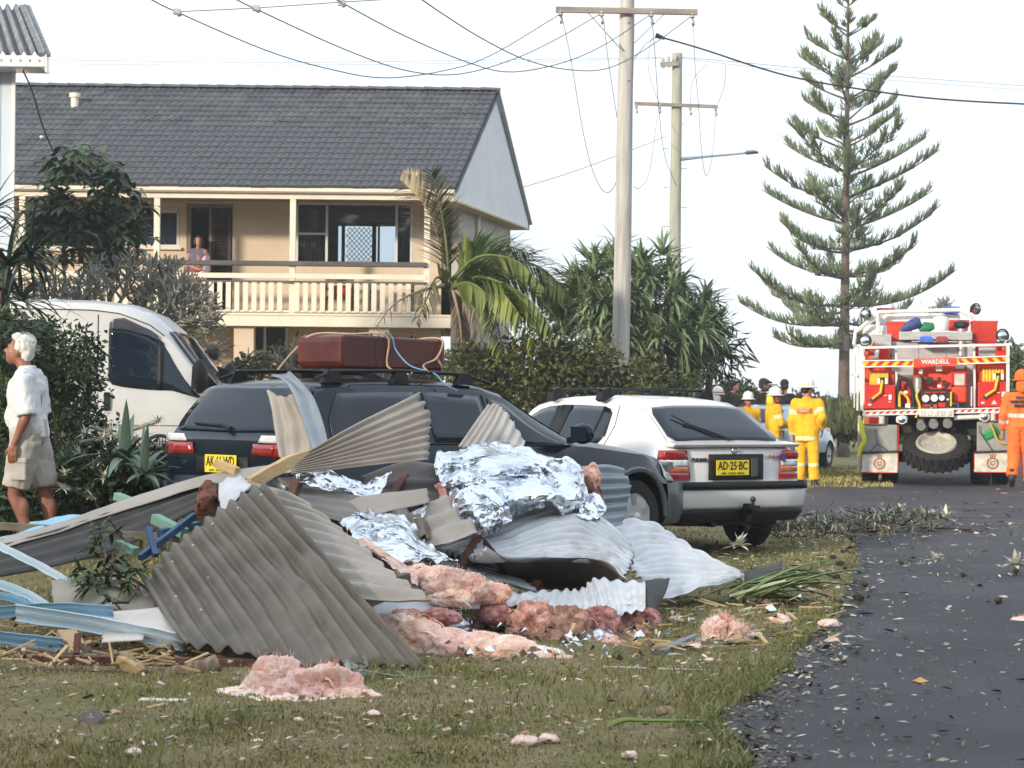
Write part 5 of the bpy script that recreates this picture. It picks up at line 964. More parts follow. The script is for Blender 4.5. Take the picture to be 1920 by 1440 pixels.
# pandanus
pd = 48.0; pn = thing('pandanus', 'large dome of grey green pandanus leaves behind the power pole', 'tree', (P(1210, 700, pd).x, pd, 0)); m = MB()
cs = []
for k in range(400):
    a, b = rng.uniform(-1, 1), rng.uniform(-1, 1)
    if a * a + b * b < 1 and len(cs) < 92:
        px = 1188 + 142 * a + (10 if b > 0 else 0); py = 598 + 132 * b
        if b > .35 and a < -.1: continue
        cs.append((px, py, pd - 1.6 * sqrt(max(0, 1 - a * a - b * b)) + rng.normal(0, .25), a, b))
for px, py, d_, a, b in cs:
    c = P(px, py, d_); out = Vector((a * .8, -.4 * sqrt(max(0, 1 - a * a - b * b)) - .1, .55 - .5 * b)).normalized()
    for k in range(24):
        d = (out * .75 + rnd_dir(-1, 1)).normalized(); strap(m, c, d, rng.uniform(.45, .82), .045, rng.uniform(.2, 1.5), 6, .4)
build('crown', m, g_pand, pn, wc=True, smooth=80); m = MB()
for k in range(9): x = P(1150 + 22 * k, 700, pd).x; m.tube([(x * .6 + P(1230, 700, pd).x * .4, pd, 0), (x, pd, 1.4), (x + .2 * rng.normal(), pd - .3, 2.8)], [.11, .08, .06], 7)
build('trunk', m, barkm, pn, wc=True, smooth=60)
bk = []
for px, py in ((1130, 560), (1230, 560), (1300, 620), (1180, 630), (1260, 680), (1090, 580), (1330, 660)): bk.append((P(px, py, pd + .4), (.75, .5, .7)))
build('inner_leaves', cloud(bk, 3000, .35, 9, .2, .14, .5), g_mid, pn, wc=True)
# coconut palm with storm-torn fronds
pl = thing('palm_tree', 'storm torn palm with yellow green fronds in front of the house gable', 'tree', (P(872, 700, 37).x, 37, 0)); PD = 37.0
build('trunk', MB().tube([(P(885, 700, PD).x, PD, 0), P(880, 700, PD), P(868, 620, PD), P(850, 540, PD)], [.16, .14, .12, .1], 10), barkm, pl, wc=True, smooth=60)
def frond(pts, m, L_=.55, n=48, droop=.9, w_=.038, ups=1.0, start=.12, torn=0):
    c = [P(*q) for q in pts]; k = MB(); rr = [cr(c, t) for t in np.linspace(0, 1, 14)]; k.tube(rr, [.035 * (1 - .85 * i / 13) for i in range(14)], 5)
    for i in range(n):
        t = start + (1 - start) * i / n; p = cr(c, t); d = (cr(c, min(1, t + .02)) - cr(c, max(0, t - .02))).normalized(); s = d.cross(Vector((0, -1, .15))).normalized(); h = Vector((0, -1, 0))
        for q in (-1, 1):
            if rng.random() < torn: continue
            ln = L_ * (sin(pi * min(1, .18 + .82 * t)) ** .6 * .9 + .15) * rng.uniform(.75, 1.1)
            strap(k, p, (s * q * .8 + d * .75 + h * rng.normal(0, .25) + Vector((0, 0, rng.normal(0, .08)))), ln, w_, droop * rng.uniform(.6, 1.3), 4, .2)
    return build('frond', k, m, pl, wc=True, smooth=80)
g_tan = lf('leaf_tan', (.33, .26, .17), (.46, .38, .27), .25); g_olive = lf('leaf_olive', (.09, .11, .035), (.17, .16, .07), .3)
frond([(838, 530, PD), (826, 460, PD), (800, 390, PD), (752, 338, PD)], g_tan, .62, 64, .45, .036, torn=.08); frond([(842, 530, PD - .1), (836, 450, PD - .1), (824, 380, PD - .1), (808, 318, PD - .1)], g_olive, .50, 64, .2, .036)
frond([(846, 525, PD), (900, 480, PD - .3), (970, 490, PD - .5), (1020, 540, PD - .7)], g_palm, .65, 52, 1.2); frond([(848, 530, PD), (920, 500, PD + .3), (1000, 520, PD + .5), (1065, 590, PD + .6)], g_palm, .65, 52, 1.3)
frond([(848, 535, PD), (900, 520, PD - .5), (960, 570, PD - 1), (1010, 660, PD - 1.1)], lf('leaf_lemon', (.11, .15, .02), (.18, .2, .04), .3), .55, 52, 1.3); frond([(850, 530, PD), (900, 540, PD - .3), (930, 600, PD - .6), (945, 670, PD - .7)], g_palm, .5, 30, 1.3)
frond([(850, 530, PD), (930, 490, PD + .2), (1010, 500, PD + .3), (1075, 560, PD + .3)], g_palm, .65, 52, 1.2); frond([(850, 530, PD), (910, 520, PD - .7), (990, 560, PD - .9), (1050, 640, PD - 1)], g_palm, .6, 52, 1.3)
frond([(850, 525, PD), (890, 470, PD + .3), (950, 462, PD + .6), (1000, 480, PD + .8)], g_palm, .5, 30, 1.0); frond([(840, 535, PD), (790, 545, PD - .3), (740, 570, PD - .5), (700, 620, PD - .7)], g_dry, .3, 26, 1.6, .012, torn=.4)
frond([(845, 540, PD), (820, 520, PD - .3), (800, 560, PD - .4), (780, 610, PD - .4)], g_olive, .35, 22, 1.4, torn=.3)
frond([(850, 545, PD - .1), (862, 600, PD - .2), (866, 650, PD - .2), (868, 700, PD - .2)], g_dry, .4, 26, 1.6, .014); frond([(855, 545, PD - .1), (890, 580, PD - .3), (900, 640, PD - .3), (890, 700, PD - .3)], g_dry, .4, 26, 1.6, .014); frond([(846, 540, PD), (880, 530, PD - .6), (915, 560, PD - .8), (915, 630, PD - .9)], g_palm, .5, 28, 1.5)
# tall Norfolk pine
ND = 72.0; pt = thing('norfolk_pine', 'tall tiered pine with upswept branches left of the fire truck', 'tree', (P(1582, 745, ND).x, ND, 0)); nb = P(1582, 745, ND); ntp = P(1591, -30, ND)
tx = lambda y: lerp(nb, ntp, (745 - y) / 775); build('trunk', MB().tube([Vector((nb.x, ND, -.3))] + [tx(y) for y in (745, 600, 400, 200, 0, -30)], [.22, .19, .155, .115, .075, .035, .015], 10), mat('pine_bark', (.09, .06, .05), (.16, .115, .095), rough=.95, sc=10, bump=.6, stretch=(1, 1, 2)), pt, wc=True, smooth=60)
S = FPX / ND; br = MB(); fo = MB()
def tri(mb, pts, r):
    n = len(pts); vs = []
    for i, p in enumerate(pts):
        q = r * (1 - .55 * i / (n - 1)); vs += [p + Vector((q, 0, -.3 * q)), p + Vector((-q, 0, -.3 * q)), p + Vector((0, -.2 * q, q))]
    mb.add(vs, [(i * 3 + k, i * 3 + (k + 1) % 3, i * 3 + 3 + (k + 1) % 3, i * 3 + 3 + k) for i in range(n - 1) for k in range(3)])
tiers = [(2, 24, .75), (65, 64, .75), (118, 80, .7), (155, 95, .66), (190, 100, .66), (232, 100, .64), (275, 105, .62), (325, 150, .62), (375, 165, .6), (425, 155, .56), (470, 172, .5), (520, 170, .38), (575, 220, .3), (605, 205, .12), (632, 150, -.12)]
for ti, (y0, ln, rise) in enumerate(tiers):
    nbr = 5; a0 = ti * .7 + .3
    for k in range(nbr):
        a = a0 + 2 * pi * k / nbr + rng.normal(0, .12); l = ln / S * rng.uniform(.82, 1.08) / max(.75, 1); o = tx(y0 + rng.normal(0, 6)); hd = Vector((cos(a), sin(a), 0)); rz = rise * rng.uniform(.85, 1.15)
        def bp(t): return o + hd * l * t + Vector((0, 0, l * (rz * t * .6 + (.13 * t ** 3 if ti > 3 else .15 * t ** 2) - (.28 * t * (1 - t) if ti > 9 else 0))))
        br.tube([bp(t) for t in np.linspace(0, 1, 9)], [.038 * (1 - .8 * t) * (.5 + .5 * min(1, l / 2)) + .006 for t in np.linspace(0, 1, 9)], 4)
        nc = int(3 + l * 2.3); lo_t = .5 if ti < 7 else .24
        for i in range(nc * 2 if l > .9 else nc):
            tcc = lo_t + (1 - lo_t) * ((i % nc) + rng.uniform(.1, .9)) / nc; sgn = (1 if i < nc else -1) * (1 if i % 2 else -1)
            off = sgn * rng.uniform(.05, .38) * l * (1.08 - tcc) ; sdv = Vector((-sin(a), cos(a), 0)); p0 = bp(max(.05, tcc - .12)); p1_ = bp(tcc) + sdv * off + Vector((0, 0, rng.uniform(-.02, .1)))
            br.tube([p0, p1_], [.012, .007], 3)
            for j in range(int(7 + 3 * (ti > 6))):
                q = p0.lerp(p1_, rng.uniform(.35, 1.0)); f = (hd * rng.uniform(.1, .8) + sdv * rng.normal(0, .55) + Vector((0, 0, rng.uniform(.1, .8) + 1.1 * max(0, tcc - .72)))).normalized(); L2 = rng.uniform(.22, .42) * (1 if l > 1.1 else .7); pts = [q]
                for k2 in range(3): f = (f + Vector((0, 0, .3))).normalized(); q = q + f * L2 / 3; pts.append(q)
                tri(fo, pts, .021)
build('branches', br, barkm, pt, wc=True); build('crown', fo, g_pine, pt, wc=True)
# small far pine tops and the white bollard, stump
for px, py, h in ((1700, 585, 34), (1742, 588, 22), (1772, 562, 26)):
    c = P(px, py, 120); t = thing('far_pine', {1700: 'distant dark pine top over the left of the fire truck cab', 1742: 'small distant pine top over the middle of the fire truck', 1772: 'distant feathery pine top over the right of the fire truck cab'}[px], 'tree', (c.x, 120, 0), group='distant pine tops')
    m = MB().tube([(c.x, 120, 0), c], [.12, .04], 6); f = MB(); s = 120 / FPX
    for k in range(70):
        q = c + Vector((rng.normal(0, h * .35 * s), rng.normal(0, .3), -h * s * rng.uniform(0, 1.3))); strap(f, q, Vector((rng.normal(0, 1), rng.normal(0, 1), .8)), .45, .05, -.5, 3)
    build('trunk', m, barkm, t, wc=True); build('crown', f, g_pine, t, wc=True)
c = P(1551, 838, 52); bo = thing('bollard', 'white timber bollard on the grass before the far scrub', 'bollard', (c.x, 52, 0)); build('post', MB().lathe([(.075, 0), (.075, .68), (.06, .72), (.02, .74)], 12), creamw, bo, smooth=40)
c = P(1582, 825, 55); build('stump', MB().lathe([(.16, 0), (.15, .2), (.1, .3), (.03, .33)], 10, (c.x, 55, 0)), barkm, label='small brown stump on the grass left of the fire truck', cat='stump', smooth=50)

# unseen tree row added behind the camera to shade the foreground and darken reflections
tb3 = [((x, -15 + 2.5 * sin(x), 4.5 + 1.2 * sin(x * 1.7)), (4.2, 2.6, 7.6 + 1.6 * sin(x * .9 + 1))) for x in range(-70, 74, 5)]
build('added_tree_row', cloud(tb3, 26000, 1.1, 77, .5, .7), lf('leaf_row', (.03, .045, .02), (.06, .075, .03)), None, kind='stuff')
# ---------------------------------------------------------------- people
skin = mat('skin', (.36, .17, .11), (.44, .22, .15), rough=.55, sc=8); skin_tan = mat('skin_tan', (.23, .09, .055), (.31, .13, .085), rough=.5, sc=7); skin_red = mat('skin_flush', (.38, .13, .09), (.46, .19, .13), rough=.5, sc=8)
hair_w = mat('hair_white', (.55, .54, .52), (.75, .74, .72), rough=.8, sc=30, stretch=(1, 1, .3)); hair_d = mat('hair_dark', (.012, .01, .01), (.03, .025, .022), rough=.6, sc=25)
def fabric(n, a, b, bump=.5): return mat(n, a, b, rough=.85, sc=5, bump=bump, bsc=14)
f_white = fabric('shirt_white', (.55, .57, .58), (.66, .68, .69)); f_stone = fabric('shorts_stone', (.38, .35, .32), (.47, .44, .40)); f_yel = fabric('turnout_yellow', (.72, .36, .008), (.78, .44, .015)); f_black = fabric('tee_black', (.008, .008, .009), (.016, .016, .018)); f_org = fabric('overall_orange', (.75, .13, .02), (.82, .18, .03))
f_purple = fabric('top_mauve', (.12, .10, .16), (.17, .14, .21)); f_red = fabric('skirt_red', (.30, .03, .04), (.38, .05, .06)); f_pink = fabric('pink_cloth', (.6, .42, .46), (.7, .52, .56)); f_grey = fabric('trousers_grey', (.05, .05, .055), (.08, .08, .085))
reflect = mat('reflective_band', (.55, .58, .30), (.66, .68, .42), rough=.35, sc=30); refl_s = mat('reflective_silver', (.45, .45, .45), (.58, .58, .58), rough=.35, sc=30); helm = mat('helmet_white', (.72, .71, .68), (.8, .79, .77), rough=.35, sc=5, coat=.3); boot = mat('boot_black', (.012, .011, .01), (.03, .027, .025), rough=.6); eyem = mat('eye_dark', (.01, .008, .007), rough=.3)
def blob(name, el, m, parent, vox=.012, it=5, wr=0, wf=9, bands=None, extra=None):
    """one continuous surface grown round capsules ('c'), flat-ended tubes ('t') and balls ('b')"""
    mb = MB()
    for e in el:
        if e[0] == 'c': mb.cap(e[1], e[2], e[3], e[4], 12)
        elif e[0] == 't': mb.tube([e[1], e[2]], [e[3], e[4]], 14)
        else: mb.ball(e[1], e[2], 14, 9)
    o = build(name, mb, m, parent)
    q = o.modifiers.new('r', 'REMESH'); q.mode = 'VOXEL'; q.voxel_size = vox; q = o.modifiers.new('s', 'SMOOTH'); q.iterations = it; q.factor = .5
    bake(o); me = o.data
    if wr:
        me.update(); vs = [(v.co.copy(), v.normal.copy()) for v in me.vertices]
        for v, (c, n) in zip(me.vertices, vs): v.co = c + n * wr * (mn.noise((c.x * wf, c.y * wf, c.z * wf * .55)) + .6 * mn.noise((c.x * wf * 2.3 + 7, c.y * wf * 2.3, c.z * wf * 1.6)))
    if extra is not None:
        bm = bmesh.new(); bm.from_mesh(me); bm.from_mesh(extra.data); bm.to_mesh(me); bm.free(); bpy.data.objects.remove(extra)
    me.materials.clear()
    for x in (m if isinstance(m, (list, tuple)) else [m]): me.materials.append(x)
    if bands:
        for p in me.polygons:
            c = Vector(p.center)
            if any(b(c) for b in bands): p.material_index = 1
    me.polygons.foreach_set('use_smooth', [True] * len(me.polygons)); return o
def seg(a, b, t0, t1, rmax=.3):
    """faces lying along limb a-b between fractions t0..t1"""
    a = Vector(a); b = Vector(b); d = b - a; l2 = d.length_squared
    return lambda c: t0 <= (c - a).dot(d) / l2 <= t1 and ((c - a) - d * ((c - a).dot(d) / l2)).length < rmax
JD = dict(hip=(0, 0, .96), waist=(0, 0, 1.1), chest=(0, .0, 1.33), neck=(0, -.01, 1.48), head=(0, .02, 1.645), sl=(-.195, 0, 1.42), sr=(.195, 0, 1.42), el=(-.25, -.03, 1.13), er=(.25, -.03, 1.13), wl=(-.25, .05, .88), wr=(.25, .05, .88),
    hl=(-.095, 0, .93), hr=(.095, 0, .93), kl=(-.1, .02, .50), kr=(.1, .02, .50), al=(-.1, -.02, .08), ar=(.1, -.02, .08), hyaw=0, hpitch=0, fl=(-.02, .06, -1), frr=(.02, .06, -1), toel=(-.12, .14, .03), toer=(.12, .14, .03))
def hand(w, d, side, parent, sc=1.0, curl=.5):
    """palm, four unequal bent fingers and a thumb leaving the side of the palm"""
    w = Vector(w); d = Vector(d).normalized(); s = d.cross(Vector((0, 1, 0)))
    s = (s if s.length > .1 else d.cross(Vector((1, 0, 0)))).normalized() * .0 + Vector((0, 1, 0)); s = (s - d * s.dot(d)).normalized(); n = d.cross(s) * side
    el = [('c', w - d * .02, w + d * .03, .024, .026), ('c', w + d * .03 + s * .022, w + d * .085 + s * .026, .02, .015), ('c', w + d * .03 - s * .02, w + d * .08 - s * .026, .019, .014), ('c', w + d * .03, w + d * .09, .02, .016)]
    for k, (off, ln) in enumerate(((.03, .068), (.01, .078), (-.01, .072), (-.029, .056))):
        a = w + d * .085 + s * off; b = a + (d + n * curl * .4).normalized() * ln * .45; c = b + (d + n * curl * 1.1).normalized() * ln * .35; e = c + (d * .8 + n * curl * 1.8).normalized() * ln * .3
        el += [('c', a, b, .0088, .0082), ('c', b, c, .0082, .0075), ('c', c, e, .0075, .006)]
    a = w + d * .025 + s * .026; b = a + (d * .7 + s * .6 + n * .25).normalized() * .045; c = b + (d * .95 + s * .1 + n * .3).normalized() * .035; el += [('c', a, b, .013, .010), ('c', b, c, .010, .008)]
    return blob('hand', el, skin, parent, .0055, 2)
def person(label, loc, yaw, H, J=None, sk=skin, hair=hair_d, hairstyle='short', detail=False, vox=.012, group=None, eyes=True):
    j = dict(JD); j.update(J or {}); V = {k: (Vector(v) if isinstance(v, tuple) else v) for k, v in j.items()}
    t = thing('person', label, 'person', loc, yaw, group); t.scale = (H / 1.78,) * 3
    R_ = Matrix.Rotation(V['hyaw'], 3, 'Z') @ Matrix.Rotation(-V['hpitch'], 3, 'X'); hd = lambda x, y, z: V['head'] + R_ @ Vector((x, y, z))
    el = [('b', hd(0, -.012, .03), (.073, .092, .098)), ('b', hd(0, .03, -.045), (.058, .066, .068)), ('c', hd(0, .07, -.085), hd(0, .05, -.09), .024, .03), ('c', V['neck'] + Vector((0, -.01, -.04)), hd(0, -.02, -.05), .058, .054),
          ('c', hd(0, .088, .012), hd(0, .112, -.025), .010, .017), ('c', hd(-.03, .075, .022), hd(.03, .075, .022), .018, .018), ('c', hd(-.02, .082, -.058), hd(.02, .082, -.058), .012, .012), ('b', hd(-.036, .055, -.02), (.024, .024, .028)), ('b', hd(.036, .055, -.02), (.024, .024, .028)),
          ('b', hd(-.075, -.012, -.012), (.014, .022, .034)), ('b', hd(.075, -.012, -.012), (.014, .022, .034)),
          ('c', V['sl'], V['sr'], .06, .06), ('c', V['chest'] + Vector((-.08, 0, 0)), V['chest'] + Vector((.08, 0, 0)), .1, .1), ('c', V['chest'], V['waist'], .12, .11), ('c', V['waist'], V['hip'], .115, .12), ('c', V['neck'] + Vector((0, 0, -.05)), V['chest'], .07, .11)]
    for s, S_, E_, W_ in ((-1, 'sl', 'el', 'wl'), (1, 'sr', 'er', 'wr')): el += [('c', V[S_], V[E_], .052, .041), ('c', V[E_], V[W_], .042, .027), ('c', V[E_].lerp(V[W_], .15), V[E_].lerp(V[W_], .45), .045, .038)]
    for s, h, k, a, toe in ((-1, 'hl', 'kl', 'al', 'toel'), (1, 'hr', 'kr', 'ar', 'toer')): el += [('c', V[h], V[k], .085, .056), ('c', V[k], V[a], .055, .037), ('b', V[k].lerp(V[a], .3) + Vector((0, -.02, 0)), (.05, .055, .11)), ('c', V[a] + Vector((0, 0, -.02)), V[toe], .042, .032)]
    hs_ = [hand(V['wl'], V['fl'], 1, t), hand(V['wr'], V['frr'], -1, t)]
    bm = bmesh.new()
    for h in hs_: bm.from_mesh(h.data); me = h.data
    bm.to_mesh(me); bm.free(); bpy.data.objects.remove(hs_[0])
    t['_hd'] = 0; del t['_hd']
    b = blob('body', el, sk, t, vox, 4, extra=hs_[1])
    if eyes:
        for s in (-1, 1): build('eye', MB().ball(hd(s * .031, .086, .008), (.011, .006, .006), 8, 6), eyem, t, smooth=60)
    if hair:
        he = [('b', hd(0, -.03, .05), (.079, .092, .082)), ('b', hd(0, -.065, .0), (.072, .06, .075)), ('b', hd(-.055, -.015, .03), (.03, .05, .05)), ('b', hd(.055, -.015, .03), (.03, .05, .05)), ('b', hd(0, .045, .105), (.055, .04, .03))]
        if hairstyle == 'bob': he += [('c', hd(s * .07, -.02, .05), hd(s * .078, -.0, -.06), .035, .03) for s in (-1, 1)] + [('c', hd(0, -.08, .05), hd(0, -.085, -.07), .06, .05)]
        if hairstyle == 'wild':
            for k in range(26): d = Vector((rng.normal(0, .6), rng.normal(-.1, .7), rng.uniform(.1, 1))).normalized(); c = Vector((0, -.02, .055)); he.append(('c', hd(*(c + d * .07)), hd(*(c + d * .088 + Vector((0, .008, 0)))), .014, .008))
        ho = blob('hair', he, hair, t, .01, 3, wr=.008, wf=40)
        if hairstyle == 'wild':
            hm = MB()
            for k in range(420):
                d = Vector((rng.normal(0, .7), rng.normal(-.25, .7), rng.uniform(-.2, 1))).normalized(); p = hd(0, -.03, .05) + R_ @ Vector((d.x * .082, d.y * .094, d.z * .088)); strap(hm, p, R_ @ (d * .45 + Vector((0, .5 if d.z > .3 else -.4, .15))), rng.uniform(.03, .06), .0016, 1.0, 3)
            build('hair_strands', hm, hair, ho)
    return t, V, hd
def mid(V, a, b, t): return V[a].lerp(V[b], t)
def torso(V, k=1.0, low='hip', belly=0):
    e = [('c', V['sl'] + Vector((.03, 0, 0)), V['sr'] - Vector((.03, 0, 0)), .075 * k, .075 * k), ('c', V['chest'] + Vector((-.075, 0, 0)), V['chest'] + Vector((.075, 0, 0)), .125 * k, .125 * k)]
    for s in (-1, 1): e += [('c', V['chest'] + Vector((s * .075, 0, 0)), V['waist'] + Vector((s * .065, 0, 0)), .125 * k, .122 * k), ('t', V['waist'] + Vector((s * .06, 0, 0)), V[low] + Vector((s * .06, 0, -.02)), .125 * k, .13 * k), ('c', V['neck'] + Vector((s * .03, -.005, -.03)), V['sl' if s < 0 else 'sr'], .06, .07)]
    e += [('t', V['chest'], V['neck'] + Vector((0, 0, .015)), .1, .066)]
    if belly: e += [('b', V['waist'] + Vector((0, .07, .02)), (.14, .12, .15))]
    return e
def sleeve(V, s, f=1.0, r=.07, r2=.062):
    S_, E_, W_ = ('sl', 'el', 'wl') if s < 0 else ('sr', 'er', 'wr')
    if f <= 1: return [('t', V[S_], mid(V, S_, E_, f), r, r2)]
    return [('c', V[S_], V[E_], r, r2), ('t', V[E_], mid(V, E_, W_, f - 1), r2, r2 * .85)]
def trouser(V, f=1.0, r=.105, r2=.075, r3=.065):
    e = [('c', V['hl'] + Vector((0, 0, .06)), V['hr'] + Vector((0, 0, .06)), .13, .13), ('t', V['hip'], V['hip'] + Vector((0, 0, .14)), .135, .13)]
    for h, k, a in (('hl', 'kl', 'al'), ('hr', 'kr', 'ar')):
        if f <= 1: e += [('t', V[h], V[h].lerp(V[k], f), r, r2)]
        else: e += [('c', V[h], V[k], r, r2), ('t', V[k], V[k].lerp(V[a], f - 1), r2, r3)]
    return e
def boots(t, V):
    for a, toe in (('al', 'toel'), ('ar', 'toer')): blob('boot', [('t', V[a] + Vector((0, 0, .14)), V[a], .055, .06), ('c', V[a] + Vector((0, -.02, -.02)), V[toe] + Vector((0, 0, .01)), .058, .045)], boot, t, .013, 4)
def helmet(t, hd, m=helm, band=None, flap=None, stripe=None):
    k = 18; mm = MB(); c = hd(0, -.012, .06); ux = hd(1, 0, 0) - hd(0, 0, 0); uy = hd(0, 1, 0) - hd(0, 0, 0); uz = hd(0, 0, 1) - hd(0, 0, 0); prof = [(1.34, -.028), (1.36, -.016), (1.0, .0), (.99, .04), (.9, .09), (.68, .125), (.35, .145), (.02, .15)]
    vs = [c + ux * (.112 * r * cos(2 * pi * j / k)) + uy * (.132 * r * sin(2 * pi * j / k) * (1.08 if sin(2 * pi * j / k) > 0 else 1)) + uz * h for r, h in prof for j in range(k)]
    mm.add(vs, [(i * k + j, i * k + (j + 1) % k, (i + 1) * k + (j + 1) % k, (i + 1) * k + j) for i in range(len(prof) - 1) for j in range(k)])
    h = build('helmet', mm, m, t, smooth=50, solid=.006)
    build('helmet_ridge', MB().tube([c + uy * .12 + uz * .07, c + uy * .08 + uz * .125, c + uz * .158, c - uy * .08 + uz * .125, c - uy * .12 + uz * .07], .012, 6, flat=.6), m, h)
    if band: build('helmet_band', MB().tube([c + ux * (.116 * cos(a)) + uy * (.137 * sin(a) * (1.07 if sin(a) > 0 else 1)) + uz * .022 for a in np.linspace(0, 2 * pi, 25)], .011, 6, cap=False), band, h, smooth=60)
    if stripe: build('helmet_sticker', MB().grid(lambda u, v: c - uy * (.134 * cos((u - .5) * 2.2)) * (1 - .25 * v ** 2) + ux * (.114 * sin((u - .5) * 2.2)) + uz * lerp(.02, .07, v), 8, 3), stripe, h, solid=.003)
    if flap: blob('neck_flap', [('c', hd(0, -.13, .0), hd(0, -.12, -.10), .06, .075), ('c', hd(.05, -.11, -.02), hd(.05, -.1, -.1), .05, .05), ('c', hd(-.05, -.11, -.02), hd(-.05, -.1, -.1), .05, .05)], flap, h, .013, 3)
    return h
def capo(t, hd, m):
    b = blob('cap', [('b', hd(0, -.02, .07), (.09, .105, .085)), ('c', hd(-.03, .08, .075), hd(.03, .08, .075), .02, .02), ('c', hd(-.035, .15, .06), hd(.035, .15, .06), .012, .012), ('c', hd(0, .08, .07), hd(0, .15, .06), .035, .02)], m, t, .011, 3); return b
# old man walking left
ta = 17.8; c = P(55, 1000, ta)
t, V, hd = person('white haired man in pale shirt and stone cargo shorts walking left by the hedge', (c.x, ta, .0), R(82), 1.80, dict(head=(0, .10, 1.63), hpitch=-.22, neck=(0, .035, 1.47), chest=(0, .03, 1.32), waist=(0, .02, 1.1), sl=(-.2, .0, 1.42), sr=(.19, .03, 1.42), el=(-.255, -.06, 1.13), wl=(-.245, .045, .90), er=(.25, .0, 1.14), wr=(.22, .14, .92), fl=(.02, .12, -1), frr=(0, .2, -1), kl=(-.1, .09, .5), al=(-.1, -.08, .09), kr=(.1, -.09, .5), ar=(.1, -.17, .1), toel=(-.11, .08, .04), toer=(.11, -.01, .04)), skin_tan, hair_w, 'wild', vox=.01)
blob('shirt', torso(V, 1.06, belly=1) + sleeve(V, -1, 1.0, .085, .078) + sleeve(V, 1, 1.0, .085, .078), f_white, t, .011, 5, .012, 11)
blob('collar', [('t', V['neck'] + Vector((0, -.005, -.03)), V['neck'] + Vector((0, .0, .045)), .082, .07)], f_white, t, .01, 2)
blob('cuff', [('t', mid(V, 'sl', 'el', .88), mid(V, 'sl', 'el', 1.03), .084, .08)], f_white, t, .01, 2, .006, 20)
sh_ = blob('shorts', trouser(V, .86, .125, .112), f_stone, t, .011, 5, .011, 10)
build('pocket', MB().box((-.205, .02, .70), (.03, .13, .16)).box((-.212, .02, .775), (.03, .14, .045)), f_stone, sh_, bevel=.012)
boots(t, V)
# woman holding a small child in the balcony doorway
c = P(372, 500, HY + 1.45); t, V, hd = person('dark haired woman in mauve top holding a child in the balcony doorway', (c.x, HY + 1.45, 2.955), R(184), 1.70, dict(el=(-.22, .12, 1.16), wl=(-.02, .28, 1.12), er=(.24, .02, 1.14), wr=(-.03, .26, 1.02), fl=(-.8, .3, .1), frr=(-1, .1, 0), hyaw=.1), skin, hair_d, 'bob')
blob('top', torso(V, .94), f_purple, t, .013, 4, .006); blob('skirt', [('t', V['hip'] + Vector((s * .05, 0, .12)), Vector((s * .07, .02, .38)), .125, .15) for s in (-1, 1)], f_red, t, .014, 4, .012, 8); boots(t, V)
t2, V2, hd2 = person('small dark haired child in pink held in the arms of the woman on the balcony', (c.x + .2, HY + 1.22, 3.42), R(120), .95, dict(kl=(-.14, .2, .78), kr=(.14, .2, .78), al=(-.16, .05, .5), ar=(.16, .05, .5), toel=(-.16, .12, .46), toer=(.16, .12, .46), el=(-.2, .12, 1.2), wl=(-.12, .25, 1.3), er=(.2, .12, 1.2), wr=(.12, .25, 1.3)), skin, hair_d)
blob('top', torso(V2, 1.0) + sleeve(V2, -1, 1.2) + sleeve(V2, 1, 1.2), f_pink, t2, .014, 4, .006); blob('trousers', trouser(V2, 1.8), f_pink, t2, .014, 4)
# man behind the van
c = P(396, 700, 27.6); build('garden_step', MB().box((c.x, 27.8, .1), (2.2, 1.6, .2)), mat('concrete', (.3, .29, .27), (.4, .39, .36), rough=.9, sc=5), None, label='low concrete garden step behind the white van', cat='step', bevel=.02)
t, V, hd = person('dark short haired man behind the windscreen of the white van', (c.x, 27.6, .2), R(60), 1.76, {}, skin_red, hair_d); blob('shirt', torso(V, 1.0) + sleeve(V, -1, .8) + sleeve(V, 1, .8), f_black, t, .014, 4, .006); blob('trousers', trouser(V, 1.9), f_grey, t, .014, 4, .006); boots(t, V)
# firefighters in yellow
def fire(label, px, D, yaw, H, J, helm_kw=None, z=0, sk=skin_red, legs=True, hairm=hair_d):
    c = P(px, 800, D); t, V, hd = person(label, (c.x, D, z), yaw, H, J, sk, hairm, group='firefighters in yellow')
    bands = [seg(V['sl'], V['el'], .42, .68, .11), seg(V['sr'], V['er'], .42, .68, .11), seg(V['el'], V['wl'], .78, .95, .1), seg(V['er'], V['wr'], .78, .95, .1), lambda q: .80 < q.z < .86]
    low = V['hip'].copy(); V['low'] = low + Vector((0, -.01, -.17))
    blob('jacket', torso(V, 1.12, 'low') + sleeve(V, -1, 1.97, .088, .075) + sleeve(V, 1, 1.97, .088, .075) + [('t', V['neck'] + Vector((0, -.01, -.04)), V['neck'] + Vector((0, -.01, .05)), .09, .075)], [f_yel, reflect], t, .012, 5, .014, 8, bands)
    if legs: blob('trousers', trouser(V, 1.93, .115, .092, .09), [f_yel, reflect], t, .013, 5, .012, 8, [lambda q: .36 < q.z < .415])
    boots(t, V); helmet(t, hd, **(helm_kw or {})); return t, V, hd
t, V, hd = fire('firefighter in yellow standing with back turned at the right corner of the white hatchback', 1513, 35.2, R(-22), 1.66, dict(er=(.29, -.12, 1.17), wr=(.24, .08, 1.0), hyaw=-.5, kl=(-.11, .03, .5), kr=(.13, -.05, .5), al=(-.12, .04, .08), ar=(.17, -.14, .09), toer=(.2, .0, .03), toel=(-.13, .18, .03)), dict(stripe=hv), z=-.02)
bp_ = build('back_patch', MB().box((-.02, -.168, 1.30), (.24, .012, .085)), mat('patch_red', (.5, .12, .06), (.6, .2, .1), rough=.8), t); text('RURAL FIRE', .04, 'lettering', reflect, bp_, (-.02, -.176, 1.32), (pi / 2, 0, 0)); text('SERVICE', .035, 'lettering', reflect, bp_, (-.02, -.176, 1.28), (pi / 2, 0, 0))
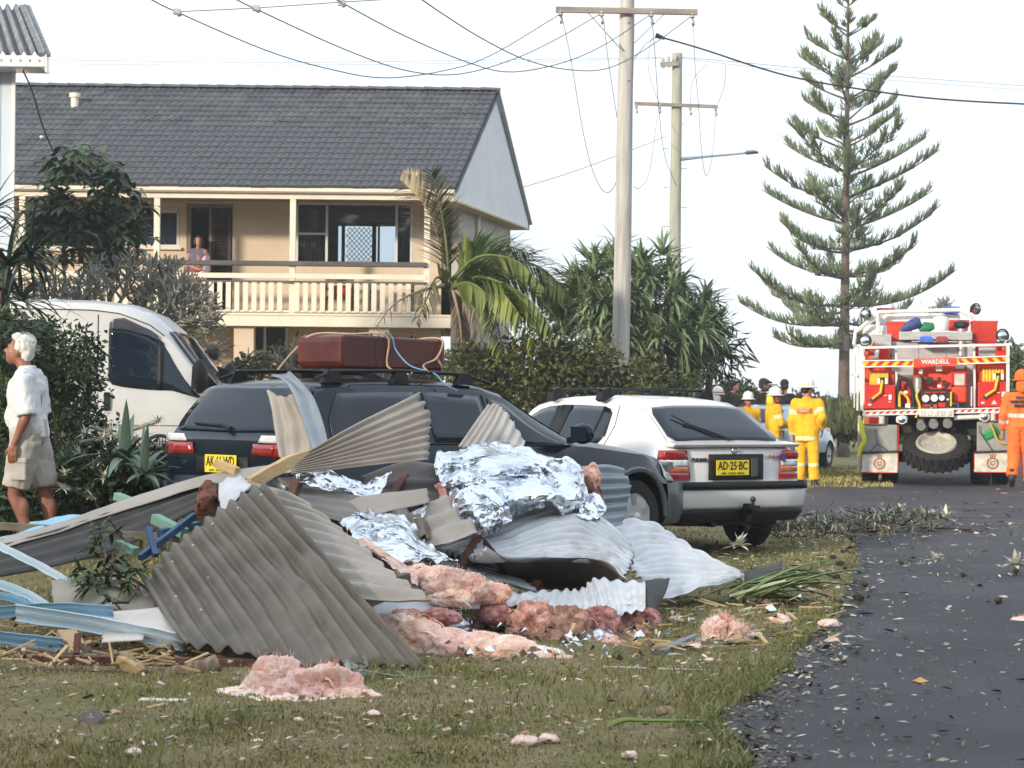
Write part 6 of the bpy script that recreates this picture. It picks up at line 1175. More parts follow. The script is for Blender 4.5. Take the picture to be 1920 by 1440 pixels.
t, V, hd = fire('firefighter in yellow in side view with yellow neck flap looking at a dark tablet', 1450, 38.0, R(-72), 1.52, dict(er=(.24, .05, 1.12), wr=(.12, .33, 1.08), frr=(-.3, 1, .1), el=(-.24, .05, 1.12), wl=(-.12, .33, 1.06), fl=(.3, 1, .1), head=(0, .04, 1.635)), dict(flap=fabric('flap_yellow', (.72, .52, .03), (.8, .6, .05))))
build('tablet', MB().box((0, .48, 1.1), (.2, .02, .26), Matrix.Rotation(-.9, 3, 'X')), boot, None if False else t)
pa_ = build('arm_badge', MB().lathe([(.045, -.004), (.045, .004)], 14, (.285, .02, 1.33), 'x'), mat('badge_navy', (.02, .025, .06), rough=.6), t); build('badge_mark', MB().ball((.292, .02, 1.33), (.003, .022, .022), 8, 5), helm, pa_)
t, V, hd = fire('woman firefighter in white helmet and dark sunglasses facing us behind the hatchback', 1402, 39.5, R(192), 1.44, dict(hyaw=.0), dict(flap=None, stripe=None)); build('sunglasses', MB().box(hd(-.033, .098, .01), (.05, .012, .03)).box(hd(.033, .098, .01), (.05, .012, .03)).box(hd(0, .1, .016), (.03, .008, .008)), eyem, t, bevel=.004)
fire('firefighter in white helmet with red band and pale neck cloth, back turned', 1345, 40.5, R(-30), 1.53, {}, dict(band=inkred, flap=helm)); fire('firefighter whose white helmet shows just behind the end of the roof bar', 1311, 41.5, R(-60), 1.53, {}, {})
# camera crew in black
def crew(label, px, D, yaw, H, J, z=0, cp=True):
    c = P(px, 800, D); t, V, hd = person(label, (c.x, D, z), yaw, H, J, skin_red, hair_d, group='people in black'); blob('shirt', torso(V, 1.08) + sleeve(V, -1, .75, .08, .078) + sleeve(V, 1, .75, .08, .078), f_black, t, .013, 5, .008); blob('trousers', trouser(V, 1.93), f_grey, t, .014, 4, .006); boots(t, V)
    if cp: capo(t, hd, f_black)
    return t, V, hd
crew('person in black shirt and cap leaning right at the left of the camera crew', 1364, 45, R(-75), 1.80, dict(head=(0, .12, 1.6), neck=(0, .06, 1.46), hpitch=-.35, el=(-.25, .1, 1.14), wl=(-.2, .3, 1.0), er=(.25, .1, 1.14), wr=(.2, .32, 1.02)))
crew('person in black shirt and cap facing right in front of the television camera', 1431, 46.5, R(-80), 1.80, {}); t, V, hd = crew('camera operator in black with back turned carrying a television camera', 1470, 46, R(10), 1.78, dict(el=(-.34, .12, 1.28), wl=(-.2, .3, 1.5), fl=(.3, .6, .5), hyaw=.1))
q = t.matrix_basis; ct = thing('television_camera', 'black television camera on the shoulder of the operator in black', 'camera', Vector((P(1451, 800, 46).x, 45.9, 1.56)), R(80)); ct.scale = (.75, .75, .75); build('camera_body', MB().box((0, 0, 0), (.14, .36, .2)), boot, ct, bevel=.02); build('lens', MB().lathe([(.05, .16), (.06, .3), (.065, .36)], 12, (0, 0, .02), 'y'), boot, ct); build('viewfinder', MB().box((-.1, .05, .1), (.06, .2, .06)), boot, ct, bevel=.01); build('top_handle', MB().tube([(0, -.1, .1), (0, -.05, .16), (0, .12, .16), (0, .15, .1)], .015, 6), boot, ct); build('microphone', MB().tube([(.08, .1, .14), (.08, .45, .16)], .02, 6), boot, ct)
# rescuer in orange overalls
D = 35.6; c = P(1915, 800, D); t, V, hd = person('rescue worker in orange overalls and helmet walking away at the right edge', (c.x, D, 0), R(-16), 1.80, dict(el=(-.27, -.04, 1.14), wl=(-.29, .06, .9), kl=(-.11, .0, .5), al=(-.13, -.16, .16), toel=(-.13, -.12, .03), kr=(.1, .08, .5), ar=(.1, .08, .08), toer=(.11, .22, .03), hyaw=.15), skin_red, hair_d)
ov = blob('overalls', torso(V, 1.14) + sleeve(V, -1, 1.9, .088, .078) + sleeve(V, 1, 1.9, .088, .078) + trouser(V, 1.95, .13, .1, .09), [f_org, refl_s], t, .012, 5, .014, 8, [lambda q: 1.10 < q.z < 1.155 and abs(q.x) < .21, seg(V['el'], V['wl'], .3, .5, .1), seg(V['er'], V['wr'], .3, .5, .1)])
for i, (s, z) in enumerate((('STATE', 1.41), ('EMERGENCY', 1.345), ('SERVICE', 1.28))): text(s, .062, 'lettering', boot, ov, (0, -.16, z), (pi / 2, 0, 0), depth=.012, bold=.002)
boots(t, V); helmet(t, hd, f_org, flap=f_org)
for s in (-1, 1): blob('glove', [('c', V['wl' if s < 0 else 'wr'], V['wl' if s < 0 else 'wr'] + Vector((0, .02, -.13)), .042, .036)], mat('glove_tan', (.3, .2, .1), (.38, .27, .14), rough=.8), t, .012, 3)
# ---------------------------------------------------------------- storm debris: roof sheets, foil, insulation, timber
zinc = mat('zinc_sheet', (.42, .44, .47), (.62, .64, .67), rough=.42, metal=.25, sc=2.2, det=9, bump=.15, bsc=8, spec=.6, dirt=(.26, .24, .22), dsc=3.5, dlo=.53, dhi=.68, damt=.7)
zinc_w = mat('pale_sheet', (.56, .57, .60), (.74, .75, .77), rough=.42, metal=.15, sc=3, det=9, bump=.12, bsc=10, dirt=(.42, .37, .32), dsc=4, dlo=.54, dhi=.7, damt=.7)
zinc_b = mat('brown_grey_sheet', (.105, .083, .06), (.19, .16, .125), rough=.52, metal=0, spec=.3, sc=2.8, det=10, bump=.12, bsc=14, lo=.3, hi=.7, dirt=(.10, .062, .035), dsc=4, damt=.75)
zinc_t = mat('taupe_sheet', (.31, .27, .235), (.42, .375, .335), rough=.52, metal=0, sc=2.5, det=8, dirt=(.2, .165, .13), dsc=5, damt=.7)
under = mat('dark_and_shaded_sheet', (.028, .027, .03), (.07, .062, .058), rough=.7, sc=4, det=8); steel_b = mat('steel_blue_sheet', (.18, .21, .25), (.32, .36, .40), rough=.42, metal=.3, sc=2, det=8, dirt=(.3, .28, .26), dsc=4, damt=.6)  # under: shade on sheet backs painted as near-black; also on dark scraps
foilm = mat('foil', (.74, .79, .87), (.86, .89, .93), rough=.16, metal=1, sc=3, bump=.35, bsc=26)
pinkm = mat('pink_wool', (.88, .50, .40), (.97, .79, .72), rough=1, sc=9, spec=.03, det=9, bump=.5, bsc=70, lo=.3, hi=.68, isl=.24, sss=.6, dirt=(.92, .52, .32), dsc=5, dlo=.48, dhi=.62, damt=.55); pinkd = mat('shaded_brown_pink_wool', (.30, .14, .10), (.74, .44, .36), rough=1, sc=16, spec=.03, det=9, bump=.7, bsc=90, isl=.35, sss=.5)  # pinkd: darker wool; shade under the low white sheet put into its colour
woody = mat('split_timber', (.55, .36, .17), (.68, .49, .27), rough=.8, sc=5, stretch=(1, .2, 1), bump=.4); woodg = mat('grey_timber', (.12, .105, .075), (.2, .18, .13), rough=.9, sc=6, bump=.3); woodr = mat('red_brown_timber', (.09, .03, .02), (.17, .07, .045), rough=.85, sc=8, bump=.4); greent = mat('mint_timber', (.18, .33, .26), (.24, .40, .32), rough=.7, sc=4)
blue_s = mat('sky_blue_trim', (.20, .40, .58), (.28, .48, .66), rough=.45, sc=3); blue_p = mat('pale_blue_trim', (.50, .64, .74), (.66, .77, .84), rough=.42, sc=3); blue_d = mat('deep_blue_paint', (.015, .05, .13), (.025, .09, .2), rough=.5, sc=5); beigep = mat('beige_board', (.34, .295, .23), (.42, .37, .30), rough=.8, sc=3); pinkb = mat('off_white_board', (.58, .52, .47), (.68, .62, .57), rough=.8, sc=3)
def sheet(name, label, rows, waves, m, axis='u', amp=.011, along=26, dent=.012, rag=.022, thick=.004, seed=0, dents=(), world=False, cat='roof sheet', group=None, screws=None, smooth=50):
    f = patch(rows if world else PP(rows)); na = max(8, int(waves * 9)); nu, nv = (na, along) if axis == 'u' else (along, na)
    Pt = np.array([[tuple(f(i / nu, j / nv)) for j in range(nv + 1)] for i in range(nu + 1)]); du = np.gradient(Pt, axis=0); dv = np.gradient(Pt, axis=1); N = np.cross(du, dv); N /= np.linalg.norm(N, axis=2)[..., None] + 1e-9
    if (N[..., 1].mean() * 1 - N[..., 2].mean() * .6) > 0: N = -N
    U, V = np.meshgrid(np.linspace(0, 1, nu + 1), np.linspace(0, 1, nv + 1), indexing='ij'); w = U if axis == 'u' else V
    h = amp * np.sin(2 * pi * waves * w + .6)
    for (a, b, ra, rb, dd) in dents: g_ = np.exp(-((U - a) / ra) ** 2 - ((V - b) / rb) ** 2); h = h * (1 - .7 * g_) + dd * g_
    for i in range(nu + 1):
        for j in range(nv + 1):
            p = Pt[i, j]; h[i, j] += dent * (.5 * mn.noise((p[0] * 3.1 + seed, p[1] * 3.1, p[2] * 3.1)) + 1.1 * (.3 - abs(mn.noise((p[0] * 2.3 + seed, p[1] * 2.3, p[2] * 3.9 + 4))))) + dent * .35 * mn.noise((p[0] * 11 + seed, p[1] * 11, p[2] * 11))
            e = min(i, nu - i) if axis == 'v' else min(j, nv - j)
            if e == 0:
                t = (dv if axis == 'u' else du)[i, j]; Pt[i, j] += t / (np.linalg.norm(t) + 1e-9) * rag * (mn.noise((i * .22, j * .22, seed)) + .6 * mn.noise((i * .9, j * .9, seed)))
    Q = Pt + N * h[..., None]; mb = MB(); mb.v = [tuple(q) for q in Q.reshape(-1, 3)]; mb.f = [(i * (nv + 1) + j, (i + 1) * (nv + 1) + j, (i + 1) * (nv + 1) + j + 1, i * (nv + 1) + j + 1) for i in range(nu) for j in range(nv)]
    o = build(name, mb, m, label=label, cat=cat, smooth=smooth, solid=thick, group=group)
    for (a, b) in screws or ():
        q = Q[int(a * nu), int(b * nv)] + N[int(a * nu), int(b * nv)] * .004; build('roof_screw', MB().ball(q, .008, 6, 4), pinkb, o, wc=True)
    return o
def crumple(name, label, rows, m=foilm, n=46, a=.035, fr=5, seed=0, cat='foil'):
    f = patch(PP(rows)); mb = MB()
    def g_(u, v):
        p = f(u, v); q = p * fr + Vector((seed * 3.1, 0, 0)); s = 0; amp = 1
        for k in range(4): s += amp * (1 - 2.2 * abs(mn.noise(q))); q = q * 2.05 + Vector((1.7, 2.3, .9)); amp *= .52
        e = min(u, 1 - u, v, 1 - v); return p + Vector((mn.noise(p * fr * 1.3) * a * .8, -s * a, .5 * a * mn.noise(p * fr * 2 + Vector((5, 5, 5))))) + Vector((.0, 0, .03 * mn.noise(p * 20) if e < .03 else 0))
    mb.grid(g_, n, n); return build(name, mb, m, label=label, cat=cat, smooth=28, solid=.002)
def fluff(label, blobs, m, seed=0, name='insulation', cat='insulation', rough_=.24, fib=500, fl=.05, sub=4, world=False, shrink=.86):
    """torn glass wool: noisy clumps with loose fibres. blobs: (px, py, d, rx, ry, rz)"""
    me = MB(); g = np.random.default_rng(seed); fb = MB()
    bm0 = bmesh.new(); bmesh.ops.create_icosphere(bm0, subdivisions=sub, radius=1); vs0 = [v.co.copy() for v in bm0.verts]; fs0 = [tuple(v.index for v in f.verts) for f in bm0.faces]; bm0.free()
    for (px, py, d, rx, ry, rz) in blobs:
        c = P(px, py, d); vs = []; rx *= shrink; ry *= shrink; rz *= shrink
        for v in vs0:
            q = Vector((v.x * 1.8 * rx, v.y * 1.8 * ry, v.z * 1.8 * rz)) * (2.2 / max(.12, (rx * ry * rz) ** (1 / 3)) * .28) + c * 2.3
            s = 0; a = 1
            for k in range(5): s += a * (.7 - 1.9 * abs(mn.noise(q * (2.1 ** k) + Vector((seed, k, 0))))); a *= .66
            r = 1 + rough_ * s + .2 * mn.noise(v * 1.6 + c); w_ = Vector((v.x * rx, v.y * ry, v.z * rz)) * r + c
            vs.append(w_)
        me.add(vs, fs0)
        for k in range(int(fib / len(blobs))):
            i = int(g.integers(len(vs)))
            if vs0[i].y > .3 or vs[i].z < .02: continue
            n = (vs[i] - c).normalized(); strap(fb, vs[i] - n * .012, n * .7 + Vector(g.normal(0, .8, 3)), fl * g.uniform(.25, 1.0), .0017, g.uniform(-2, 2.5), 2, 0, prof=lambda t: 1 - .6 * t)
    for k in range(int(fib / 500)):
        b = blobs[int(g.integers(len(blobs)))]; c = P(*b[:3]); d = Vector(g.normal(0, 1, 3)); d.y = -abs(d.y); d.normalize(); s = Vector((d.x * b[3], d.y * b[4], d.z * b[5])) * .95 + c
        if s.z < .02: continue
        strap(fb, s, d * .5 + Vector(g.normal(0, .7, 3)), max(b[3:]) * g.uniform(.4, .8), max(b[3:]) * g.uniform(.08, .16), g.uniform(.3, 2.4), 6, .5 * g.normal(), prof=lambda t: (1 - .5 * t) * (.75 + .35 * sin(t * 14 + s.x * 50)))
    nf = len(me.f); me.add(fb.v, fb.f); return build(name, me, m, label=label, cat=cat, smooth=180)
def plank(label, pts, wd, ht, m, name='timber', cat='timber', up=(0, 0, 1), group=None, split=0):
    p = [P(*q) for q in pts]; mb = MB()
    if len(p) == 2 and not split: mb.beam(p[0], p[1], wd, ht, up)
    else:
        c = [cr(p, t) for t in np.linspace(0, 1, 9)] if len(p) > 2 else [p[0].lerp(p[1], t) for t in np.linspace(0, 1, 9)]; d = (p[-1] - p[0]).normalized(); x = d.cross(Vector(up)).normalized(); z = x.cross(d); vs = []
        for i, q in enumerate(c):
            w_ = wd * (1 - (split * max(0, i - 5) / 3 * .8)); h_ = ht * (1 - (split * max(0, i - 5) / 3 * .7)); j = .1 * (rng.random() - .5) * split
            vs += [q + x * (a * w_ / 2) + z * (b * h_ / 2 + j * ht) for a, b in ((-1, -1), (1, -1), (1, 1), (-1, 1))]
        mb.add(vs, [(i * 4 + k, i * 4 + (k + 1) % 4, i * 4 + 4 + (k + 1) % 4, i * 4 + 4 + k) for i in range(len(c) - 1) for k in range(4)] + [(3, 2, 1, 0), tuple(len(c) * 4 - 4 + k for k in range(4))])
    return build(name, mb, m, label=label, cat=cat, bevel=.004, group=group)
def gutter(label, pts, wd, m, prof=None, name='gutter', lip=None, cat='gutter'):
    """bent metal trim: an open folded profile swept along points; profile in units of wd (across, out)"""
    c = [P(*q) for q in pts]; prof = prof or [(.5, .12), (.5, 0), (.12, 0), (.1, .08), (-.1, .08), (-.12, 0), (-.5, 0), (-.5, .2)]
    k = 14; cs = [cr(c, t) for t in np.linspace(0, 1, k)]; d = (c[-1] - c[0]).normalized(); z = Vector((0, -.35, 1)); x = d.cross(z).normalized(); z = x.cross(d).normalized(); vs = []
    if z.z < 0: z = -z
    out = d.cross(z).normalized(); out = out if out.y < 0 else -out
    for i, q in enumerate(cs):
        for a, b in prof: vs.append(q + z * a * wd + out * b * wd + Vector((0, 0, .006 * mn.noise((i * .8, wd * 90, a)))))
    n = len(prof); return build(name, MB().add(vs, [(i * n + j, i * n + j + 1, (i + 1) * n + j + 1, (i + 1) * n + j) for i in range(k - 1) for j in range(n - 1)]), m, label=label, cat=cat, solid=.003, smooth=25)
# --- roof sheets
sheet('roof_sheet', 'largest brown grey corrugated sheet leaning at the front left of the pile', [[(268, 1090, 12.3), (320, 1030, 12.5), (375, 985, 12.7), (435, 940, 12.85), (492, 903, 13.0)], [(292, 1130, 11.85), (362, 1092, 12.0), (434, 1058, 12.1), (512, 1024, 12.2), (574, 1000, 12.3)], [(318, 1172, 11.35), (404, 1154, 11.45), (496, 1136, 11.5), (590, 1118, 11.55), (664, 1104, 11.6)], [(348, 1214, 10.95), (450, 1222, 10.9), (560, 1240, 10.85), (680, 1248, 10.85), (800, 1256, 10.8)]],
      11, zinc_b, axis='v', amp=.019, dent=.02, dents=[(.55, .78, .1, .06, -.05), (.62, .72, .08, .05, .035), (.78, .55, .1, .07, -.03), (.9, .3, .12, .05, -.03), (.97, .55, .06, .05, -.04), (.5, .9, .06, .05, .03)], screws=[(.08, .92), (.08, .74), (.1, .56), (.12, .38), (.12, .22), (.45, .12), (.35, .35), (.62, .2)], seed=1)
sheet('roof_sheet', 'grey sheet with level ribs tucked behind the largest brown sheet', [[(470, 905, 13.2), (535, 925, 13.1), (575, 945, 13.0)], [(505, 960, 12.9), (600, 985, 12.75), (665, 1015, 12.6)], [(560, 1035, 12.4), (665, 1050, 12.2), (735, 1075, 12.05)], [(640, 1125, 11.8), (740, 1130, 11.6), (812, 1128, 11.5)]], 9, zinc_t, axis='u', amp=.019, seed=2)
sheet('roof_sheet', 'long dark ribbed sheet slanting up from the left edge over blue debris', [[(-40, 1035, 13.6), (100, 996, 13.8), (240, 950, 14.0), (392, 900, 14.2)], [(-40, 1060, 13.45), (100, 1028, 13.65), (240, 985, 13.85), (392, 926, 14.05)], [(-40, 1088, 13.3), (100, 1062, 13.5), (240, 1020, 13.7), (380, 948, 13.9)]], 3.5, mat('shaded_ribbed', (.035, .033, .033), (.075, .07, .068), rough=.55, sc=4), axis='u', amp=.012, seed=3, dent=.008)  # sheet seen from below; its shade is painted in as dark colour
sheet('roof_flashing', 'pale folded edge along the top of the long dark ribbed sheet', [[(-40, 1022, 13.7), (100, 984, 13.9), (240, 936, 14.1), (400, 890, 14.25), (560, 868, 14.2)], [(-40, 1040, 13.55), (100, 1000, 13.75), (240, 955, 13.95), (400, 906, 14.1), (560, 884, 14.05)]], .5, zinc_t, axis='u', amp=.004, seed=4, cat='flashing')
sheet('roof_sheet', 'taupe sheet fanning out upwards like a wedge over the dark wagon door', [[(548, 866, 13.9), (660, 800, 14.1), (784, 738, 14.4)], [(548, 872, 13.88), (665, 832, 14.05), (805, 782, 14.3)], [(548, 880, 13.86), (668, 855, 14.0), (804, 822, 14.2)], [(548, 888, 13.84), (668, 876, 13.95), (803, 862, 14.1)]], 8, zinc_t, axis='u', amp=.013, seed=5, dent=.006)
sheet('roof_sheet', 'upright torn beige sheet standing before the wagon tail light', [[(502, 734, 14.9), (530, 742, 14.8), (552, 738, 14.75)], [(512, 780, 14.75), (548, 790, 14.65), (592, 778, 14.6)], [(524, 860, 14.5), (556, 872, 14.45), (592, 866, 14.4)]], 2.6, mat('beige_sheet', (.36, .31, .26), (.46, .41, .35), rough=.55, sc=4), axis='v', amp=.014, seed=6, dent=.03)
sheet('roof_flashing', 'curled grey flashing hooked over the upright beige sheet', [[(510, 708, 14.85), (540, 724, 14.7), (562, 775, 14.6), (596, 870, 14.3)], [(545, 697, 14.8), (585, 742, 14.65), (608, 800, 14.5), (622, 872, 14.25)]], 1, steel_b, axis='u', amp=.012, seed=7, cat='flashing', dent=.02)
sheet('roof_sheet', 'small pale corrugated sheet pointing up beside the wagon front window', [[(860, 838, 15.0), (890, 795, 15.05), (918, 756, 15.1)], [(905, 842, 14.95), (930, 800, 15.0), (945, 768, 15.05)], [(980, 842, 14.9), (982, 835, 14.95), (984, 828, 15.0)]], 7, mat('blush_sheet', (.45, .42, .41), (.58, .55, .53), rough=.5, sc=4), axis='u', amp=.011, seed=8, dent=.008)
sheet('roof_flashing', 'long creased taupe flashing lying level in the middle of the pile', [[(612, 974, 13.7), (668, 936, 13.8), (800, 917, 13.9)], [(640, 975, 13.6), (710, 962, 13.65), (806, 940, 13.75)]], .6, zinc_t, axis='u', amp=.008, seed=9, cat='flashing')
sheet('roof_flashing', 'short grey strip crossing under the creased taupe flashing', [[(590, 968, 13.9), (650, 932, 13.95)], [(615, 978, 13.8), (672, 940, 13.85)]], .5, steel_b, axis='u', amp=.004, seed=10, cat='flashing', along=10)
sheet('roof_sheet', 'dark brown ribbed sheet behind the creased flashing below the wagon doors', [[(680, 896, 14.6), (760, 868, 14.7), (840, 880, 14.7)], [(690, 918, 14.4), (770, 912, 14.45), (845, 918, 14.4)], [(700, 938, 14.2), (770, 945, 14.25), (850, 955, 14.2)]], 3, mat('dark_brown_sheet', (.05, .04, .038), (.11, .095, .09), rough=.5, sc=3), axis='u', amp=.016, seed=11)
sheet('roof_sheet', 'brown sheet left of the foil leaning down from the yellow timber', [[(520, 898, 14.1), (600, 900, 14.2), (690, 925, 14.2)], [(560, 935, 13.7), (640, 950, 13.7), (720, 960, 13.7)], [(600, 968, 13.4), (660, 985, 13.4), (700, 990, 13.4)]], 5, mat('brown_mid_sheet', (.13, .115, .105), (.21, .19, .175), rough=.5, sc=3), axis='u', amp=.01, seed=12)
sheet('roof_sheet', 'buckled taupe sheet folded under the left side of the big foil', [[(730, 1000, 13.6), (790, 955, 13.8), (840, 930, 13.9)], [(760, 1010, 13.5), (815, 985, 13.6), (862, 965, 13.7)], [(800, 1035, 13.3), (850, 1020, 13.35), (905, 1005, 13.4)]], 3, zinc_t, axis='u', amp=.022, seed=13, dent=.05)
sheet('roof_sheet', 'large pale grey sheet draped across the right middle of the pile', [[(815, 1028, 14.0), (930, 988, 14.2), (1045, 943, 14.5), (1118, 972, 14.5), (1182, 1022, 14.3)], [(850, 1042, 13.8), (950, 1018, 13.9), (1055, 985, 14.1), (1122, 1000, 14.15), (1184, 1045, 14.0)], [(885, 1050, 13.6), (960, 1042, 13.65), (1055, 1025, 13.8), (1126, 1032, 13.85), (1180, 1066, 13.75)], [(908, 1024, 13.4), (955, 1052, 13.4), (1050, 1050, 13.5), (1130, 1056, 13.6), (1170, 1086, 13.5)]], 10, zinc, axis='u', amp=.021, seed=14, dent=.035)
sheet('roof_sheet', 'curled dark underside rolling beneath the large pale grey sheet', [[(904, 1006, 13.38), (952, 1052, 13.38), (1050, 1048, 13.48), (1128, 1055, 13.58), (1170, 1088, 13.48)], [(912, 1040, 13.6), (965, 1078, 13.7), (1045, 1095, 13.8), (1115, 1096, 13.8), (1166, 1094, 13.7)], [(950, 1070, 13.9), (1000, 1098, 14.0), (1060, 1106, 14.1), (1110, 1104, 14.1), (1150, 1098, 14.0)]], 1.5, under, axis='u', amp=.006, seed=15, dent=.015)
sheet('roof_sheet', 'blue grey lower sheet under the pale grey sheet beside the pink wool', [[(790, 1040, 13.9), (880, 1042, 14.0), (960, 1060, 14.0)], [(830, 1062, 13.6), (900, 1068, 13.7), (980, 1088, 13.7)], [(870, 1088, 13.3), (940, 1092, 13.4), (1010, 1112, 13.4)]], 7, steel_b, axis='u', amp=.014, seed=16)
sheet('roof_sheet', 'white crumpled sheet spread on the grass at the right tip of the pile', [[(1120, 985, 14.9), (1190, 978, 15.2), (1232, 990, 15.3), (1250, 1022, 15.2)], [(1165, 1045, 14.5), (1240, 1025, 14.9), (1310, 1040, 15.0), (1362, 1062, 14.95)], [(1185, 1080, 14.2), (1260, 1070, 14.5), (1330, 1075, 14.6), (1392, 1082, 14.65)], [(1225, 1132, 13.95), (1270, 1122, 14.1), (1320, 1105, 14.25), (1388, 1086, 14.6)]], 12, zinc_w, axis='u', amp=.018, seed=17, dent=.045)
sheet('roof_sheet', 'low white corrugated sheet with wavy front edge above the pink wool', [[(960, 1112, 13.3), (1040, 1108, 13.4), (1090, 1105, 13.45), (1130, 1086, 13.5), (1210, 1088, 13.5)], [(940, 1122, 13.0), (1030, 1126, 13.0), (1095, 1128, 13.0), (1140, 1118, 13.05), (1210, 1112, 13.1)], [(936, 1128, 12.7), (1030, 1140, 12.65), (1100, 1158, 12.6), (1150, 1155, 12.6), (1210, 1142, 12.65)]], 12, zinc_w, axis='v', amp=.010, seed=18, dent=.03)
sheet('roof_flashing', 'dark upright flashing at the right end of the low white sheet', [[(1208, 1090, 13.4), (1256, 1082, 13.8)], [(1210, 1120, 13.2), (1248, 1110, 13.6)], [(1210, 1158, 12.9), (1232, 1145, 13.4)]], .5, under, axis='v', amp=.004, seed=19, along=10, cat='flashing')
sheet('roof_sheet', 'steel blue ribbed sheet upright between the foil and the wagon wheel', [[(1085, 876, 15.0), (1135, 872, 15.1), (1166, 878, 15.15)], [(1090, 915, 14.9), (1140, 915, 15.0), (1182, 912, 15.05)], [(1090, 950, 14.8), (1140, 950, 14.9), (1178, 945, 14.95)], [(1095, 992, 14.7), (1140, 990, 14.75), (1165, 985, 14.8)]], 6, steel_b, axis='u', amp=.016, seed=20, dent=.01)
sheet('roof_flashing', 'pale triangular flashing below the dark beam over the pink wool', [[(690, 1120, 12.3), (770, 1102, 12.5), (900, 1136, 12.6)], [(700, 1154, 12.1), (780, 1150, 12.2), (900, 1142, 12.5)]], 1, zinc, axis='u', amp=.008, seed=21, cat='flashing')
sheet('roof_flashing', 'small grey green scrap at the bottom right corner of the brown sheet', [[(640, 1240, 10.9), (690, 1228, 11.0)], [(650, 1256, 10.75), (692, 1248, 10.85)]], .5, mat('scrap_grey_green', (.16, .19, .175), (.22, .25, .235), rough=.6), axis='u', amp=.003, dent=.002, rag=.004, along=8, seed=22, cat='flashing')
sheet('roof_flashing', 'dark scrap of sheet on the grass behind the strap leaf clump', [[(1395, 1075, 15.3), (1470, 1050, 15.6)], [(1400, 1100, 15.0), (1455, 1092, 15.2)]], .5, under, axis='u', amp=.006, along=10, seed=23, cat='flashing')
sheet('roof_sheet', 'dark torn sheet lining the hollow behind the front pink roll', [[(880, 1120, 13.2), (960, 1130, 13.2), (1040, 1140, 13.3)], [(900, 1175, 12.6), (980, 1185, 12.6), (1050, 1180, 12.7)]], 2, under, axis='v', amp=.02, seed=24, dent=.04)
# --- foil
crumple('foil_sheet', 'biggest crumpled silver foil sheet heaped at the top of the pile', [[(812, 852, 14.8), (880, 836, 14.9), (985, 838, 14.9), (1050, 862, 14.9), (1090, 895, 14.8)], [(832, 890, 14.4), (900, 880, 14.35), (985, 885, 14.35), (1062, 905, 14.5), (1112, 925, 14.7)], [(850, 940, 14.2), (920, 935, 14.05), (990, 925, 14.1), (1062, 940, 14.3), (1118, 965, 14.6)], [(880, 990, 14.1), (940, 985, 14.0), (985, 950, 14.15), (1065, 965, 14.4), (1085, 975, 14.6)]], n=84, a=.12, fr=2.3, seed=1)
crumple('foil_sheet', 'bulging foil lobe hanging at the lower left of the biggest foil', [[(838, 925, 14.1), (880, 912, 13.95), (935, 915, 14.0)], [(845, 960, 13.95), (895, 950, 13.75), (945, 955, 13.9)], [(862, 992, 13.95), (900, 1000, 13.8), (940, 985, 13.9)]], n=50, a=.07, fr=3.6, seed=2)
crumple('foil_sheet', 'long flowing foil sheet left of centre above the pink wool', [[(632, 982, 13.3), (690, 962, 13.4), (738, 968, 13.4), (790, 1005, 13.4)], [(665, 1005, 13.0), (720, 1000, 13.05), (775, 1020, 13.1), (830, 1040, 13.2)], [(690, 1030, 12.8), (745, 1050, 12.8), (800, 1050, 12.9), (850, 1052, 13.1)]], n=64, a=.09, fr=3, seed=3)
crumple('foil_sheet', 'small foil scrap below the wedge sheet beside the yellow timber', [[(548, 872, 14.0), (600, 868, 14.1), (650, 905, 14.1)], [(560, 905, 13.9), (610, 915, 13.9), (665, 915, 14.0)]], n=36, a=.03, fr=6, seed=4)
crumple('foil_sheet', 'foil scrap tucked left of the dark brown sheet', [[(640, 890, 14.2), (690, 905, 14.3), (735, 880, 14.4)], [(650, 920, 14.0), (690, 935, 14.0), (720, 920, 14.1)]], n=36, a=.03, fr=6, seed=5, m=foilm)
crumple('foil_sheet', 'dark crumpled foil poking out of the pink wool at bottom right', [[(1085, 1185, 12.5), (1125, 1165, 12.6), (1152, 1178, 12.6)], [(1090, 1215, 12.2), (1120, 1210, 12.2), (1150, 1195, 12.4)], [(1110, 1228, 12.15), (1130, 1225, 12.15), (1140, 1218, 12.2)]], n=30, a=.03, fr=7, seed=6)
crumple('foil_sheet', 'torn foil between the pink roll and the dark hollow', [[(835, 1150, 12.7), (870, 1160, 12.7), (900, 1175, 12.7)], [(840, 1180, 12.45), (880, 1185, 12.4), (930, 1190, 12.4)], [(860, 1195, 12.3), (900, 1200, 12.3), (960, 1198, 12.3)]], n=36, a=.035, fr=8, seed=7)
crumple('foil_sheet', 'little white plastic scrap at the tip of the pink roll', [[(1050, 1205, 12.0), (1075, 1200, 12.0), (1090, 1210, 12.0)], [(1055, 1232, 11.8), (1075, 1236, 11.8), (1085, 1232, 11.8)]], m=mat('milky_plastic', (.6, .62, .64), (.75, .77, .8), rough=.3), n=20, a=.02, fr=9, seed=8, cat='plastic scrap')
crumple('torn_lining', 'white torn lining bent over beside the top of the brown sheet', [[(410, 905, 13.35), (440, 893, 13.4), (470, 905, 13.4)], [(412, 945, 13.1), (435, 925, 13.1), (470, 912, 13.2)], [(415, 958, 13.0), (430, 948, 13.0), (445, 935, 13.05)]], m=mat('white_lining', (.55, .55, .57), (.68, .68, .7), rough=.5), n=24, a=.012, fr=5, seed=9, cat='lining')
